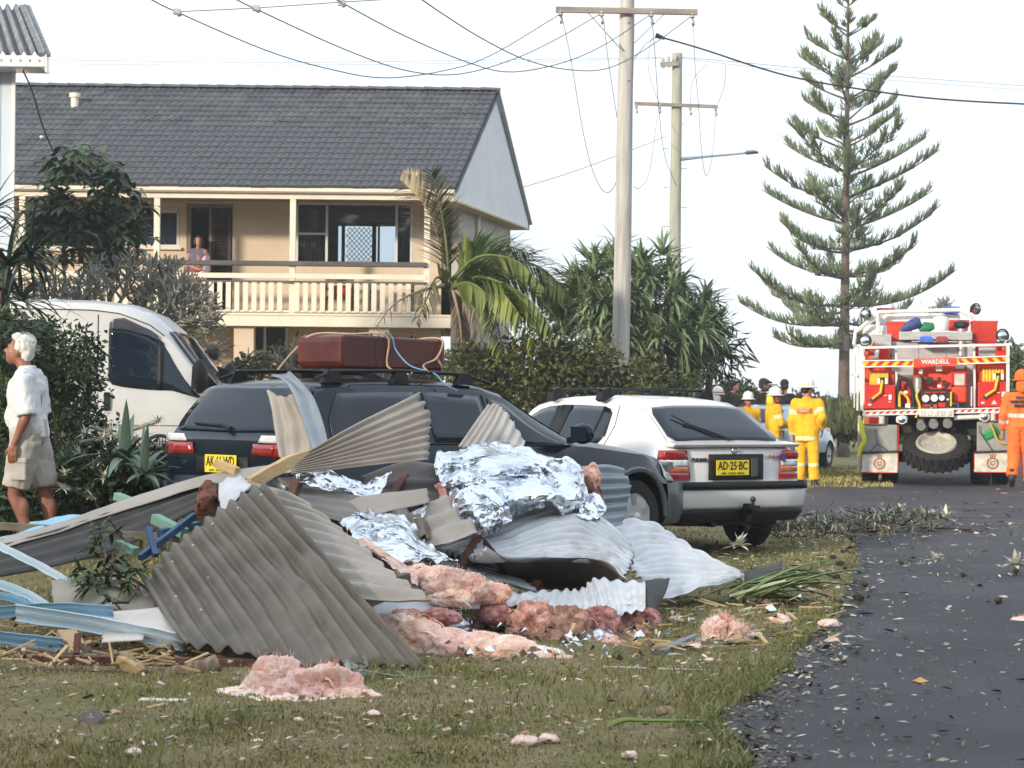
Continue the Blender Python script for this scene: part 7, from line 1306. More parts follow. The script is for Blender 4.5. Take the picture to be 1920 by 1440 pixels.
# --- pink insulation
fluff('pale pink fluffy insulation heap on the grass in front of the brown sheet', [(470, 1312, 9.95, .15, .12, .07), (515, 1287, 10.0, .13, .13, .12), (570, 1300, 9.9, .16, .14, .10), (622, 1296, 9.95, .13, .13, .11), (655, 1318, 9.85, .14, .1, .06), (540, 1322, 9.8, .2, .12, .05), (432, 1322, 9.85, .10, .08, .04), (590, 1328, 9.75, .18, .09, .04)], pinkm, 1, fib=16000, fl=.06, rough_=.3, sub=5)
fluff('long thick roll of pink insulation along the front of the pile', [(735, 1190, 11.9, .16, .16, .13), (790, 1208, 11.7, .17, .17, .14), (850, 1222, 11.6, .17, .16, .13), (905, 1222, 11.55, .16, .15, .11), (960, 1222, 11.5, .15, .13, .09), (1015, 1232, 11.45, .13, .1, .06), (1055, 1240, 11.4, .09, .07, .035)], pinkm, 2, fib=9000, fl=.03, rough_=.13, sub=5)
fluff('bright pink torn wool clump in the middle of the pile below the foil', [(790, 1088, 12.7, .11, .11, .08), (830, 1092, 12.55, .12, .12, .09), (875, 1102, 12.6, .11, .11, .08), (920, 1114, 12.7, .11, .1, .06), (845, 1122, 12.45, .12, .1, .05), (772, 1068, 12.9, .08, .09, .05)], pinkm, 3, fib=10000, fl=.05, rough_=.28, sub=5)
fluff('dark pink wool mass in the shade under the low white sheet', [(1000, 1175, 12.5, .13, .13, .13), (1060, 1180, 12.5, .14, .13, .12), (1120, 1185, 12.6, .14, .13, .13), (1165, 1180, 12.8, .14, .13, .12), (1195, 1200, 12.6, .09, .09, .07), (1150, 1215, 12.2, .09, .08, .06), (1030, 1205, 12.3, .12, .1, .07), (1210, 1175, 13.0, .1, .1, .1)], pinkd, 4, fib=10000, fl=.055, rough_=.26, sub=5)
crumple('insulation', 'brown pink wool strip hanging between the buckled sheet and the foil', [[(815, 905, 14.3), (832, 902, 14.25)], [(825, 945, 14.15), (848, 938, 14.05)], [(848, 985, 14.0), (876, 975, 13.9)], [(880, 998, 13.9), (898, 992, 13.85)]], m=pinkd, n=44, a=.03, fr=7, seed=51, cat='insulation')
crumple('insulation', 'brown torn insulation curling at the left end of the taupe flashing', [[(372, 925, 13.6), (388, 900, 13.65), (408, 908, 13.5)], [(368, 950, 13.4), (385, 935, 13.25), (412, 930, 13.35)], [(378, 968, 13.4), (392, 962, 13.3), (408, 950, 13.4)]], m=mat('brown_wool', (.07, .03, .022), (.26, .10, .06), rough=1, sc=14, bump=.8), n=40, a=.04, fr=7, seed=52, cat='insulation')
crumple('insulation', 'orange pink wool strip on the edge of the level ribbed sheet', [[(655, 1010, 12.8), (690, 1012, 12.8), (740, 1045, 12.7), (790, 1075, 12.6)], [(668, 1030, 12.65), (705, 1040, 12.6), (745, 1072, 12.5), (785, 1100, 12.45)]], m=pinkm, n=50, a=.03, fr=7, seed=53, cat='insulation')
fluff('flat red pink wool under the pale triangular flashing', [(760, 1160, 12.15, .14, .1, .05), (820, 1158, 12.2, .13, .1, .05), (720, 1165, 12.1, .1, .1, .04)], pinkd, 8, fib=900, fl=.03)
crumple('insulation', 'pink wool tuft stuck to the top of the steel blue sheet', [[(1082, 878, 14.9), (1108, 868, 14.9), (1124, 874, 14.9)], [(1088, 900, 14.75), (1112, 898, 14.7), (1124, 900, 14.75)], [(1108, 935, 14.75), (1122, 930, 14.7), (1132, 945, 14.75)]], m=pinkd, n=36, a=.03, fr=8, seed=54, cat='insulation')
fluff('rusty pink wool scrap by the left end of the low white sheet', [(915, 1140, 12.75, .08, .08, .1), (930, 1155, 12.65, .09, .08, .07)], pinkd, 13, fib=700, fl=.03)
fluff('pale pink wool clump on the grass right of the pile', [(1340, 1185, 12.35, .07, .07, .07), (1378, 1190, 12.35, .08, .07, .06), (1358, 1172, 12.4, .05, .05, .05)], pinkm, 10, fib=6000, fl=.05, rough_=.34, sub=5)
fluff('small pink wool scrap on the grass at the bottom left of centre', [(480, 1396, 8.55, .04, .04, .02), (508, 1400, 8.5, .05, .04, .018)], pinkm, 11, fib=1500, fl=.03)
for i, (px, py, r, lab) in enumerate([(1270, 1165, .05, 'nearest to the white sheet tip'), (1300, 1215, .04, 'beside the grey stick'), (1420, 1195, .05, 'right of the pale pink clump'), (1465, 1165, .06, 'below the strap leaf clump'), (1555, 1175, .07, 'on the road edge among leaf litter'), (1560, 1205, .04, 'on the asphalt edge'), (1490, 1130, .035, 'in the strap leaf clump'), (1330, 1240, .03, 'on the dry grass'), (560, 1352, .02, 'below the big fluffy heap'), (985, 1392, .05, 'flat on the lawn at bottom centre'), (1030, 1388, .04, 'flat on the lawn right of bottom centre'), (1180, 1418, .03, 'near the broken leaf'), (250, 1412, .03, 'at the bottom left corner'), (880, 1318, .02, 'on the lawn below the roll'), (1912, 1165, .05, 'on the road at the right edge'), (700, 1340, .025, 'right of the big fluffy heap')]):
    g0 = G(px, py); fluff('small pink wool tuft ' + lab, [(px, py - 3, g0.y, r * .85, r * .65, r * .4)], pinkm, 20 + i, name='insulation_tuft', fib=700, fl=.035, rough_=.42)
# --- timber
plank('split yellow timber jutting up over the wagon number plate', [(470, 908, 13.35), (525, 876, 13.5), (578, 848, 13.65)], .05, .075, woody, split=1)
plank('short yellow timber stub covering part of the wagon number plate', [(405, 868, 14.3), (445, 884, 14.2)], .05, .05, woody)
plank('dark weathered beam lying beside the level ribbed sheet', [(640, 1122, 11.9), (765, 1088, 12.2)], .06, .085, woodg); plank('second weathered beam just under the dark beam', [(660, 1142, 11.8), (762, 1100, 12.15)], .05, .05, woodg)
plank('brown beam lying level at the left edge behind the ribbed sheet', [(-40, 984, 14.9), (120, 993, 14.6)], .05, .05, woodg); plank('brown rail behind the leafy branch under the ribbed sheet', [(230, 1002, 13.8), (345, 1010, 13.6)], .05, .045, woodg)
plank('long red brown board on the grass at the far left bottom', [(-40, 1262, 10.75), (240, 1266, 10.7)], .08, .05, woodr); plank('dark red board behind the bark log', [(62, 1238, 10.95), (480, 1246, 10.9)], .06, .055, woodr); plank('grey green board over the red boards at the left', [(20, 1218, 11.2), (215, 1240, 11.0)], .06, .045, woodg)
plank('mint green timber stub above the long dark ribbed sheet', [(218, 930, 14.6), (258, 946, 14.5)], .06, .05, greent); plank('mint green timber piece crossing the blue beams', [(290, 972, 13.7), (346, 1000, 13.5)], .06, .06, greent); plank('mint green scrap left of the leafy branch', [(220, 1020, 13.2), (255, 1035, 13.1)], .05, .05, greent)
plank('thin white splinter board on the grass left of the fluffy heap', [(262, 1312, 9.7), (350, 1314, 9.68)], .05, .012, mat('white_splinter', (.7, .66, .6), (.8, .76, .7), rough=.7)); plank('small yellow splinter under the thin white board', [(275, 1328, 9.45), (312, 1320, 9.5)], .025, .012, woody)
plank('grey blue stick with yellow broken end on the right grass', [(1240, 1228, 11.6), (1306, 1192, 12.2)], .045, .045, mat('stick_grey', (.17, .20, .20), (.24, .27, .27), rough=.8), split=.6); plank('long thin white strip across the grass right of the pink roll', [(1130, 1250, 11.0), (1360, 1258, 10.9)], .02, .008, mat('strip_white', (.5, .48, .42), (.6, .57, .5), rough=.8))
plank('broken split board standing among the left debris', [(125, 1185, 11.6), (150, 1225, 11.2)], .1, .03, woody, split=1); plank('broken brown post stub standing at the left bottom', [(143, 1228, 11.0), (146, 1190, 11.1)], .03, .03, woodr, up=(0, 1, 0)); plank('wooden splinter leaning in the dark pink wool', [(1062, 1205, 12.2), (1078, 1170, 12.3)], .02, .02, woody)
lg = build('log', MB().tube([cr([P(226, 1238, 10.75), P(262, 1262, 10.7), P(300, 1268, 10.65), P(350, 1262, 10.65), P(408, 1244, 10.7)], t) + Vector((0, 0, .004 * sin(t * 40))) for t in np.linspace(0, 1, 22)], [.035 + .012 * abs(sin(i * 1.7)) * (i < 5) + .003 * mn.noise((i * .9, 0, 0)) + .008 for i in range(22)], 12), mat('log_bark', (.2, .14, .09), (.42, .32, .21), rough=.9, sc=14, bump=1, bsc=30, stretch=(3, 1, 1)), label='bent bark covered log lying on the grass before the red boards', cat='log', smooth=60)
build('split_end', MB().beam(P(224, 1236, 10.7), P(268, 1262, 10.62), .05, .04).beam(P(228, 1248, 10.68), P(262, 1266, 10.62), .03, .03), woody, lg, wc=True, bevel=.006)
# --- blue trims and boards at the left
gutter('widest pale blue gutter length pointing right at the foot of the brown sheet', [(30, 1148, 11.5), (180, 1170, 11.35), (345, 1204, 11.2)], .085, blue_p); gutter('sky blue trim length behind the widest pale gutter', [(-40, 1152, 11.8), (90, 1140, 11.75), (212, 1146, 11.6)], .06, blue_s)
gutter('pale blue bar slanting down from the left edge below the ribbed sheet', [(-10, 1018, 13.1), (60, 1052, 12.8), (134, 1092, 12.5)], .045, blue_p, [(.5, 0), (-.5, 0), (-.5, .3)]); gutter('sky blue bent trim at the left edge above the pale gutter', [(-40, 1082, 12.4), (40, 1108, 12.2), (92, 1136, 12.0)], .05, blue_p, [(.5, 0), (-.5, 0), (-.5, .3)]); gutter('darker blue trim at the left edge below the bent trim', [(-40, 1110, 12.2), (20, 1120, 12.1), (60, 1136, 12.0)], .04, blue_s, [(.5, 0), (-.5, 0), (-.5, .3)])
gutter('sky blue trim at the far left above the green boards', [(-40, 1190, 11.4), (40, 1198, 11.3), (120, 1208, 11.2)], .06, blue_s); gutter('pale steel blue strip lying on the grass in front of the pink roll', [(668, 1262, 10.65), (760, 1275, 10.55), (908, 1278, 10.55)], .04, mat('steel_blue_strip', (.24, .36, .42), (.32, .45, .50), rough=.5))
sheet('blue_panel', 'crumpled sky blue panel at the feet of the old man', [[(60, 982, 15.4), (120, 972, 15.5), (185, 966, 15.5)], [(30, 1000, 15.0), (110, 992, 15.1), (180, 982, 15.2)]], 2, blue_s, axis='u', amp=.01, seed=31, cat='panel', dent=.03); sheet('blue_panel', 'crumpled sky blue panel at the left edge under the old man', [[(-30, 1010, 14.4), (30, 1000, 14.5), (85, 990, 14.6)], [(-30, 1025, 14.1), (30, 1018, 14.1), (80, 1004, 14.2)]], 2, blue_s, axis='u', amp=.01, seed=32, cat='panel', dent=.03)
plank('deep blue beam slanting up behind the brown sheet', [(262, 1046, 13.0), (366, 966, 13.4)], .035, .04, blue_d); plank('short deep blue upright piece crossing the blue beam', [(278, 990, 13.2), (292, 1042, 13.0)], .035, .03, blue_d); plank('second deep blue beam behind the mint green timber', [(300, 1000, 13.5), (372, 985, 13.8)], .05, .05, blue_d)
sheet('beige_board', 'beige broken board leaning behind the leafy branch', [[(96, 1090, 12.6), (190, 1080, 12.5), (290, 1108, 12.3)], [(100, 1140, 12.2), (190, 1140, 12.1), (300, 1165, 11.9)]], .5, beigep, axis='u', amp=.0, seed=33, cat='board', dent=.008, thick=.012); sheet('beige_board', 'pinkish board corner above the beige broken board', [[(185, 1090, 12.45), (290, 1105, 12.3)], [(195, 1110, 12.3), (295, 1130, 12.15)]], .5, pinkb, axis='u', amp=.0, seed=34, cat='board', dent=.004, thick=.012)
sheet('white_board', 'off white board wedge sloping under the brown sheet at left', [[(120, 1162, 11.9), (200, 1150, 11.8), (300, 1140, 11.7)], [(150, 1178, 11.6), (240, 1182, 11.4), (345, 1190, 11.25)]], .5, pinkb, axis='u', amp=0, seed=35, cat='board', dent=.005, thick=.008); sheet('white_board', 'off white board scrap under the widest pale gutter', [[(190, 1180, 11.4), (260, 1185, 11.3)], [(195, 1205, 11.15), (270, 1200, 11.15)]], .5, pinkb, axis='u', amp=0, seed=36, cat='board', dent=.006, thick=.006)
# hidden support: broken rafters inside the heap that carry the sheets
for i, (a, b) in enumerate((((420, 1230, 11.6), (560, 900, 14.0)), ((560, 1200, 11.9), (760, 900, 14.6)), ((820, 1150, 13.0), (960, 900, 14.9)), ((1000, 1120, 13.6), (1080, 930, 14.9)), ((600, 1150, 12.6), (1120, 1050, 14.4)))):
    plank(['broken rafter inside the heap under the largest brown sheet', 'broken rafter inside the heap under the level ribbed sheet', 'broken rafter inside the heap under the biggest foil', 'broken rafter inside the heap under the pale grey sheet', 'broken rafter crossing inside the heap'][i], [a, b], .05, .09, woodr, name='rafter', cat='rafter')
# leafy branch caught in the pile
t = thing('leafy_branch', 'green leafy frangipani branch lying over the ribbed sheet and beige boards', 'branch', P(230, 1080, 12.6)); m = MB(); br_ = MB(); tw_ = [[(285, 1110, 12.2), (240, 1080, 12.4), (200, 1050, 12.7)], [(240, 1080, 12.4), (180, 1078, 12.4)], [(262, 1095, 12.2), (240, 1130, 12.0), (210, 1130, 12.0)], [(235, 1075, 12.5), (225, 1020, 13.1)], [(200, 1050, 12.7), (188, 1000, 13.2)]]
for q in tw_: br_.tube([P(*x) for x in q], .009, 5)
build('twigs', br_, barkm, t, wc=True)
gl = lf('leaf_glossy', (.02, .05, .014), (.06, .10, .025), .45)
for px, py, d in ((190, 990, 13.2), (180, 1010, 13.1), (215, 1000, 13.1), (175, 1032, 12.9), (180, 1075, 12.4), (165, 1085, 12.3), (200, 1062, 12.6), (225, 1075, 12.4), (245, 1070, 12.3), (265, 1068, 12.2), (205, 1125, 12.0), (165, 1100, 12.2), (150, 1070, 12.5), (220, 1050, 12.7), (240, 1095, 12.2), (200, 1090, 12.3)):
    for k in range(15): strap(m, P(px + rng.normal(0, 4), py + rng.normal(0, 4), d), rnd_dir(-.6, .9), rng.uniform(.07, .125), .014, .7, 3, .2, prof=lambda t: sin(pi * min(.98, t * .8 + .15)))
build('leaves', m, gl, t, wc=True)
# --- load tied on the wagon roof
bx = thing('roof_box', 'long red brown polished timber box tied on the wagon roof', 'timber box', wg.matrix_basis @ Vector((1.45, 0, 1.53)), wg.rotation_euler.z); mah = mat('mahogany', (.055, .009, .007), (.11, .02, .014), rough=.38, sc=3, stretch=(.3, 1, 1), coat=.12, spec=.3)
pr = [(-.62, .06), (-.60, .02), (-.55, 0), (.78, 0), (.79, .02), (.79, .24), (.78, .265), (-.54, .285), (-.60, .265), (-.62, .22)]
build('box_body', MB().prism([(x, -.26, z) for x, z in pr], (0, .52, 0)), mah, bx, bevel=.035)
build('box_band', MB().prism([(x * .02 / .6 - .12 - .06 * (1 - (2 * z / .285 - 1) ** 2) + a, -.264, z) for a in (0,) for x, z in [(0, z_) for z_ in np.linspace(.01, .278, 9)]] + [(-.10 - .06 * (1 - (2 * z / .285 - 1) ** 2), -.264, z) for z in np.linspace(.278, .01, 9)], (0, .006, 0)), mat('mahogany_dark', (.03, .008, .006), rough=.4), bx); bx.scale = (.80, 1, .93)
ropem = mat('rope_tan', (.36, .25, .15), (.46, .34, .22), rough=.9, sc=30); ropeb = mat('rope_blue', (.12, .32, .52), (.2, .42, .62), rough=.7, sc=20)
def rope(label, pts, r, m): q = [Vector(p) for p in pts]; return build('rope', MB().tube([wg.matrix_basis @ cr(q, t) for t in np.linspace(0, 1, 30)], r, 6), m, label=label, cat='rope', smooth=60)
rope('tan rope looped round the left part of the roof box', [(1.42, -.57, 1.5), (1.42, -.29, 1.55), (1.42, -.28, 1.79), (1.2, -.1, 1.803), (1.0, .1, 1.80), (.98, .28, 1.7), (1.0, .57, 1.5)], .009, ropem); rope('tan rope drawn slantwise to the right end of the roof box', [(1.6, -.56, 1.51), (1.8, -.3, 1.57), (1.96, -.285, 1.63), (2.03, -.275, 1.775), (2.04, 0, 1.785), (2.03, .28, 1.7)], .009, ropem); rope('tan rope looped under the right end of the roof box', [(1.96, -.285, 1.63), (2.03, -.28, 1.55), (2.1, -.1, 1.54), (2.09, .1, 1.7), (1.98, .1, 1.79)], .008, ropem)
rope('sky blue cord knotted on the roof box and trailing down the wagon side', [(1.42, -.29, 1.83), (1.47, -.29, 1.77), (1.5, -.3, 1.68), (1.56, -.4, 1.56), (1.66, -.57, 1.5), (1.7, -.64, 1.42), (1.8, -.68, 1.37)], .006, ropeb)
# --- garden debris behind the old man: agave leaves, dried rosettes, wicker chair
def rosette(label, px, py, d, n, L_, w_, m, zmin=-.1, droop=.8, name='plant', cat='plant'):
    k = MB(); c = P(px, py, d)
    for i in range(n): strap(k, c, rnd_dir(zmin, 1), L_ * rng.uniform(.6, 1.1), w_, droop * rng.uniform(.4, 1.4), 5, .3)
    return build(name, k, m, label=label, cat=cat, smooth=80)
rosette('blue green agave like strap leaves thrown behind the dark wagon', 235, 860, 17.6, 26, .5, .045, g_agave); rosette('second clump of torn blue green strap leaves near the wagon bumper', 270, 890, 17.2, 16, .4, .035, g_agave)
t = thing('torn_branches', 'torn dry branches with pale leaf rosettes heaped behind the old man', 'branches', P(200, 900, 18)); kb = MB()
for px, py in ((205, 815), (230, 800), (185, 830), (160, 815), (255, 830), (180, 870), (190, 905), (150, 850), (130, 880), (215, 905), (240, 815), (120, 910), (290, 790), (170, 935), (235, 935)):
    k = MB(); c_ = P(px + rng.normal(0, 5), py + rng.normal(0, 4), 17.9 + rng.normal(0, .1))
    for i in range(22): strap(k, c_, rnd_dir(-.2, 1), rng.uniform(.06, .13), .009, .6, 3, .2)
    build('rosette', k, g_pale, t, wc=True)
for q in ([(150, 830), (200, 820), (250, 805), (295, 790)], [(170, 800), (200, 810), (240, 830), (262, 822)], [(100, 905), (140, 918), (175, 935)], [(180, 860), (200, 850), (215, 862)]): kb.tube([P(x, y, 18.1) for x, y in q], .02, 6)
build('twigs', kb, frangi, t, wc=True)
bush('garden_debris', 'dark heap of broken garden foliage between the old man and the dark wagon', 18.3, [(200, 880, 60), (250, 910, 50), (150, 900, 60), (290, 880, 40), (220, 960, 50), (300, 930, 40)], 7000, .06, g_dark, 14, cat='foliage heap', twigs=False, dj=.2)
wc_ = thing('wicker_chair', 'woven cane chair back showing left of the wagon tail light', 'chair', P(300, 900, 18.9)); cane = mat('cane', (.24, .15, .075), (.36, .25, .14), rough=.8, sc=20)
k = MB(); cc = P(300, 850, 18.9)
for i in range(13): k.tube([cc + Vector((-.14 + .0233 * i, -.03 * cos((i - 6) * .25), -.2)), cc + Vector((-.14 + .0233 * i, -.03 * cos((i - 6) * .25), .13 * cos((i - 6) * .2)))], .006, 4)
for i in range(16): k.tube([cc + Vector((x, -.03 * cos(x * 10) + .006 * (-1) ** (i + int(x * 40)), -.2 + i * .02)) for x in np.linspace(-.13, .13, 9)], .0055, 4)
build('woven_back', k, cane, wc_, wc=True); build('back_frame', MB().tube([cc + Vector((-.15 * cos(a) * (1 if sin(a) > -.2 else 1), -.02, .15 * sin(a))) if 0 <= a <= pi else cc for a in np.linspace(0, pi, 15)], .016, 6), mat('cane_blue', (.05, .07, .1), rough=.6), wc_, wc=True)
for x in (-.14, .14): build('leg', MB().tube([cc + Vector((x, 0, -.05)), Vector((cc.x + x * 1.1, cc.y, 0))], .014, 6), cane, wc_, wc=True)
# --- leaf litter and storm debris on grass and road
rosette('torn strap leaf clump with white bases on the grass at the road edge', 1400, 1112, 14.6, 1, .1, .02, g_agave); k = MB(); kw = MB()
for i in range(26):
    b = P(1370 + rng.uniform(-8, 60), 1118 + rng.uniform(-22, 8), 14.5 + rng.normal(0, .1)); strap(k, b, Vector((1, rng.normal(.2, .35), rng.uniform(.05, .7))), rng.uniform(.35, .85), rng.uniform(.018, .032), rng.uniform(.5, 1.1), 6, .5)
for i in range(5): b = P(1368 + 14 * i, 1118 - 4 * i + 8 * (i % 2), 14.4); kw.tube([b, b + Vector((.08, .02, .02)), b + Vector((.17, .03, .04))], [.014, .022, .018], 8, flat=.7)
t = thing('strap_leaf_clump', 'green strap leaf clump with pale cut bases lying at the road edge', 'leaf clump', G(1400, 1130)); build('leaves', k, lf('leaf_strap', (.12, .19, .06), (.24, .31, .12), .3), t, wc=True, smooth=80); build('pale_bases', kw, lf('leaf_base', (.4, .45, .2), (.6, .62, .38), .1), t, wc=True, smooth=60)
t = thing('broken_leaf', 'single broken green strap leaf curled on the lawn near the road', 'leaf', G(1250, 1360)); a = G(1135, 1366); b = G(1340, 1358)
build('blade', MB().tube([cr([a, a.lerp(b, .15) + Vector((0, 0, .03)), a.lerp(b, .4) + Vector((0, 0, .025)), b + Vector((0, 0, .015))], u) for u in np.linspace(0, 1, 16)], [.004, .012, .018, .02, .02, .018, .015, .014, .013, .012, .012, .012, .012, .011, .01, .006], 8, flat=.6), lf('leaf_bright', (.16, .24, .03), (.26, .34, .06), .1), t, wc=True, smooth=60)
k = MB()
for i in range(5): strap(k, b + Vector((-.02, 0, .01)), Vector((1, rng.normal(0, .8), rng.uniform(.0, .3))), .07, .006, .5, 3)
build('frayed_tip', k, g_pale, t, wc=True)
sheet('bark_scrap', 'curled orange brown bark scrap behind the broken green leaf', [[(1205, 1340, 9.5), (1250, 1325, 9.6), (1310, 1345, 9.5)], [(1215, 1355, 9.3), (1255, 1345, 9.35), (1312, 1356, 9.35)]], .5, mat('bark_orange', (.22, .11, .05), (.36, .2, .1), rough=.8), axis='u', amp=.01, seed=41, cat='bark', along=12)
sheet('dead_leaf', 'large curled dark brown leaf on the lawn at bottom left', [[(100, 1372, 9.0), (140, 1350, 9.1), (175, 1328, 9.15)], [(105, 1376, 8.95), (160, 1362, 8.9), (192, 1345, 8.95)]], .5, mat('dead_leaf', (.07, .05, .045), (.14, .10, .09), rough=.8), axis='u', amp=.012, seed=42, cat='leaf', along=12)
build('leaf', MB().add([G(1710, 1281) + Vector((0, 0, .012)), G(1725, 1278) + Vector((0, 0, .022)), G(1742, 1282) + Vector((0, 0, .012)), G(1725, 1286) + Vector((0, 0, .014))], [(0, 3, 1), (1, 3, 2)]), mat('leaf_orange', (.62, .26, .02), (.7, .34, .04), rough=.6), label='single bright orange leaf lying on the asphalt', cat='leaf')
k = MB(); kb = MB(); kg = MB()
for i in range(520):
    px = rng.uniform(1450, 1760); py = 990 + 14 * rng.normal() * (.5 if px > 1700 else .8) + (12 if px < 1600 else 0); py = min(1030, max(955, py)); g0 = G(px, py); r_ = rng.random()
    if r_ < .12: d = rnd_dir(-.05, .25); kb.tube([g0 + Vector((0, 0, rng.uniform(.01, .12))), g0 + d * rng.uniform(.2, .6) + Vector((0, 0, rng.uniform(.01, .12)))], rng.uniform(.005, .014), 4)
    else:
        for q in range(4): strap(kg if r_ < .8 else k, g0 + Vector((0, 0, rng.uniform(.0, .15))), rnd_dir(-.05, 1), rng.uniform(.05, .13), .008, .8, 3, .2)
t = thing('leaf_litter_heap', 'low heap of broken twigs and leaves on the road right of the white hatchback', 'leaf litter', G(1620, 1000)); build('twigs', kb, barkm, t, wc=True, kind='stuff'); build('green_leaves', kg, lf('leaf_litter', (.06, .085, .025), (.15, .13, .05), .5), t, wc=True, kind='stuff'); build('pale_leaves', k, g_pale, t, wc=True, kind='stuff')
g_white = lf('leaf_white', (.55, .54, .45), (.72, .71, .62), .2)
for px, py, r, lab in ((1735, 978, .16, 'left one of two white leaf rosettes at the right end of the litter heap'), (1772, 980, .16, 'right one of two white leaf rosettes at the end of the litter heap'), (1385, 1030, .13, 'pale dry leaf rosette on the grass behind the white sheet tip'), (1660, 975, .12, 'white leaf rosette in the middle of the litter heap'), (1755, 1058, .09, 'small pale rosette alone on the asphalt'), (1905, 1066, .12, 'pale rosette at the right edge of the road'), (1690, 960, .09, 'dark stemmed rosette at the back of the litter heap')):
    g0 = G(px, py + 6); rosette(lab, px, py - 6, g0.y - .25, 30, r * 1.1, .024, g_white, -.1, .4, 'leaf_rosette', 'leaf rosette')
# pine cones and twigs on the road edge
conem = mat('cone_brown', (.05, .03, .022), (.1, .06, .045), rough=.9, sc=30, bump=1, bsc=60); first = None
for i, (px, py) in enumerate([(1575, 1062), (1585, 1070), (1562, 1050), (1690, 1060), (1622, 1102), (1806, 1082), (1872, 1134), (1530, 1010), (1580, 1038), (1610, 1128), (1568, 1088), (1905, 1077)]):
    mbc = MB().tube([(x * .05, 0, .024) for x in np.linspace(-1, 1, 9)], [.006, .018, .025, .028, .029, .028, .025, .018, .006], 9)
    l = G(px, py) + Vector((0, 0, .004)); lb_ = 'dark brown pine cone ' + ['at the grass edge above the strap leaf clump', 'touching the strap leaf clump tips', 'on the verge just behind the strap leaf clump', 'alone on the asphalt below the white rosettes', 'on the asphalt right of the strap leaf clump', 'beside the small pale rosette on the asphalt', 'on the asphalt near the right edge, nearest cone to us', 'at the left end of the litter heap by the hatchback', 'between the litter heap and the strap leaf clump', 'at the lower right of the strap leaf clump', 'on the road edge right above the pink tufts', 'by the pale rosette at the right edge of the road'][i]
    if first is None: first = build('pine_cone', mbc, conem, label=lb_, cat='pine cone', group='pine cones on the road'); first.location = l; first.scale = (.75, .75, .75)
    else: dup(first, None, l, (0, 0, rng.uniform(0, 3)), (rng.uniform(.55, .9),) * 3, lb_)
# countless small scraps: leaves, splinters and wool specks
sc_ = {}
for nm_, n, xr_, yr_, mm_, L0, road_only in (('road_leaf_specks', 1500, (1390, 1950), (985, 1440), g_pale, .026, 1), ('road_brown_specks', 900, (1390, 1950), (960, 1440), lf('leaf_brown', (.10, .06, .035), (.2, .13, .08), .4), .03, 1), ('lawn_specks', 900, (-20, 1480), (1240, 1440), g_pale, .02, 0), ('lawn_brown_specks', 900, (-20, 1500), (1225, 1440), lf('leaf_brown2', (.14, .09, .05), (.26, .18, .11), .4), .03, 0), ('verge_specks', 500, (1250, 1600), (1010, 1260), g_pale, .03, 2), ('verge_green_specks', 700, (1250, 1620), (1020, 1230), g_hedge, .05, 2), ('lawn_pink_specks', 420, (100, 1600), (1230, 1430), pinkm, .025, 0), ('far_road_specks', 220, (1480, 1940), (880, 1000), g_dry, .04, 1)):
    k = MB()
    for i in range(n):
        px, py = rng.uniform(*xr_), lerp(yr_[0], yr_[1], rng.random() ** (2.2 if nm_.startswith('road') else 1.2))
        if nm_.startswith('road') and rng.random() > np.exp(-(((px - 1600) / 260) ** 2)) * .92 + .06: continue
        g0 = G(px, py); s = min(2.2, g0.y / 11) ** .7; a = rng.uniform(0, 2 * pi); l = L0 * s * rng.uniform(.15, 1.0) ** 1.5 * 1.3; w_ = l * rng.uniform(.1, .4); z = gz(g0.x, g0.y) + .01; u = Vector((cos(a), sin(a), rng.normal(0, .15))); v = Vector((-sin(a), cos(a), rng.normal(0, .3)))
        o = Vector((g0.x, g0.y, z + .006)); up = Vector((0, 0, .012 * rng.random())); j1, j2 = rng.uniform(-.5, .5, 2); k.add([o - u * l, o + v * w_ + u * l * j1 + up, o + u * l + up * .5, o - v * w_ * rng.uniform(.2, 1.2) + u * l * j2], [(0, 1, 2), (0, 2, 3)])
    build(nm_, k, mm_, kind='stuff')

for nm_, n, mm_, L0 in (('edge_brown_litter', 500, MATS['leaf_brown'], .022), ('edge_pale_litter', 160, g_pale, .016), ('edge_soil_crumbs', 500, mat('soil', (.08, .065, .055), (.14, .115, .095), rough=1, sc=20), .014)):
    k = MB()
    for i in range(n):
        q = int(rng.integers(1, 11)); t = rng.random(); x = lerp(road[q][0], road[q + 1][0], t) + rng.normal(.02, .10); y = lerp(road[q][1], road[q + 1][1], t) + rng.normal(0, .12); l = L0 * rng.uniform(.3, 1.3); a = rng.uniform(0, 6.28)
        o = Vector((x, y, gz(x, y) + .016)); u = Vector((cos(a), sin(a), rng.normal(0, .25))) * l; v = Vector((-sin(a), cos(a), rng.normal(0, .4))) * l * rng.uniform(.25, .8); k.add([o - u, o + v + u * rng.uniform(-.5, .5), o + u, o - v], [(0, 1, 2), (0, 2, 3)])
    build(nm_, k, mm_, kind='stuff')
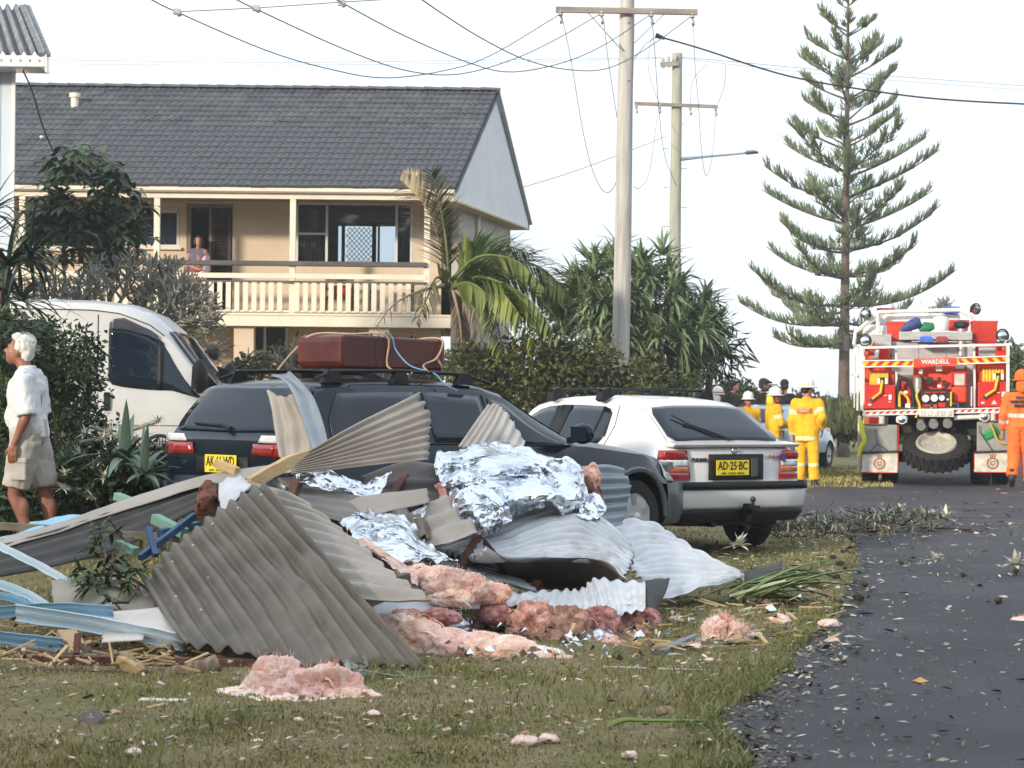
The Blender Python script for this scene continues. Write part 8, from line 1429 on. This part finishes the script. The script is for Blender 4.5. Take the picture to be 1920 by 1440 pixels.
# countless splinters, foil bits and dark scraps in the gaps and along the foot of the pile
ks, kf, kd = MB(), MB(), MB()
for i in range(520):
    r_ = rng.random()
    if r_ < .45: px, py = rng.uniform(-10, 360), rng.uniform(1170, 1262)
    elif r_ < .8: px, py = rng.uniform(820, 1240), rng.uniform(1150, 1245)
    else: px, py = rng.uniform(1180, 1560), rng.uniform(1120, 1230)
    g0 = G(px, py); a = rng.uniform(0, 6.28); d = Vector((cos(a), sin(a) * .6, rng.normal(.05, .2))); o = g0 + Vector((0, 0, rng.uniform(.005, .05)))
    if r_ < .3 or r_ > .85: ks.beam(o, o + d * rng.uniform(.04, .22), rng.uniform(.004, .02), rng.uniform(.003, .01))
    else:
        k_ = kf if rng.random() < .3 and r_ > .45 else kd; l = rng.uniform(.01, .042); u = d.normalized() * l; v = Vector((-d.y, d.x, rng.normal(0, .5))).normalized() * l * .6
        k_.add([o - u, o - v * .6 + Vector((0, 0, .02)), o + u, o + v, o + Vector((0, 0, .025))], [(0, 1, 4), (1, 2, 4), (2, 3, 4), (3, 0, 4)])
build('splinters', ks, woody, kind='stuff'); build('foil_bits', kf, foilm, kind='stuff'); build('dark_scraps', kd, MATS['leaf_brown'], kind='stuff')
sheet('roof_flashing', 'narrow torn grey strip bent over the pink roll at its left end', [[(640, 1150, 11.9), (700, 1168, 11.9), (770, 1162, 12.0)], [(655, 1164, 11.75), (710, 1180, 11.75), (765, 1172, 11.9)]], .5, steel_b, axis='u', amp=.004, dent=.02, seed=61, along=14, cat='flashing')
sheet('roof_sheet', 'torn ribbed scrap standing between the two foil sheets', [[(745, 985, 13.5), (775, 962, 13.6), (800, 975, 13.6)], [(755, 1010, 13.3), (785, 1000, 13.3), (812, 1005, 13.4)]], 3, zinc_b, axis='v', amp=.012, dent=.03, seed=62)
crumple('foil_sheet', 'long narrow foil strip under the creased taupe flashing', [[(690, 955, 13.7), (740, 968, 13.7), (800, 950, 13.8)], [(700, 972, 13.5), (745, 985, 13.5), (795, 968, 13.6)]], n=32, a=.03, fr=7, seed=63)
crumple('foil_sheet', 'small foil scrap at the lower right edge of the biggest foil', [[(1085, 930, 14.5), (1115, 925, 14.6), (1135, 940, 14.7)], [(1080, 965, 14.3), (1108, 975, 14.3), (1128, 968, 14.5)]], n=28, a=.04, fr=7, seed=64)
# thin sea haze: far things pale slightly
hm = bpy.data.materials.new('haze'); hm.use_nodes = True; t_ = hm.node_tree; t_.nodes.clear(); o_ = t_.nodes.new('ShaderNodeOutputMaterial'); pv = t_.nodes.new('ShaderNodeVolumePrincipled')
pv.inputs['Color'].default_value = (.93, .95, 1, 1); pv.inputs['Density'].default_value = .0008; pv.inputs['Anisotropy'].default_value = .2; t_.links.new(pv.outputs[0], o_.inputs['Volume'])
hz = build('haze', MB().box((0, 450, 8), (1900, 1160, 19)), hm, kind='stuff')
SC.cycles.volume_bounces = 1
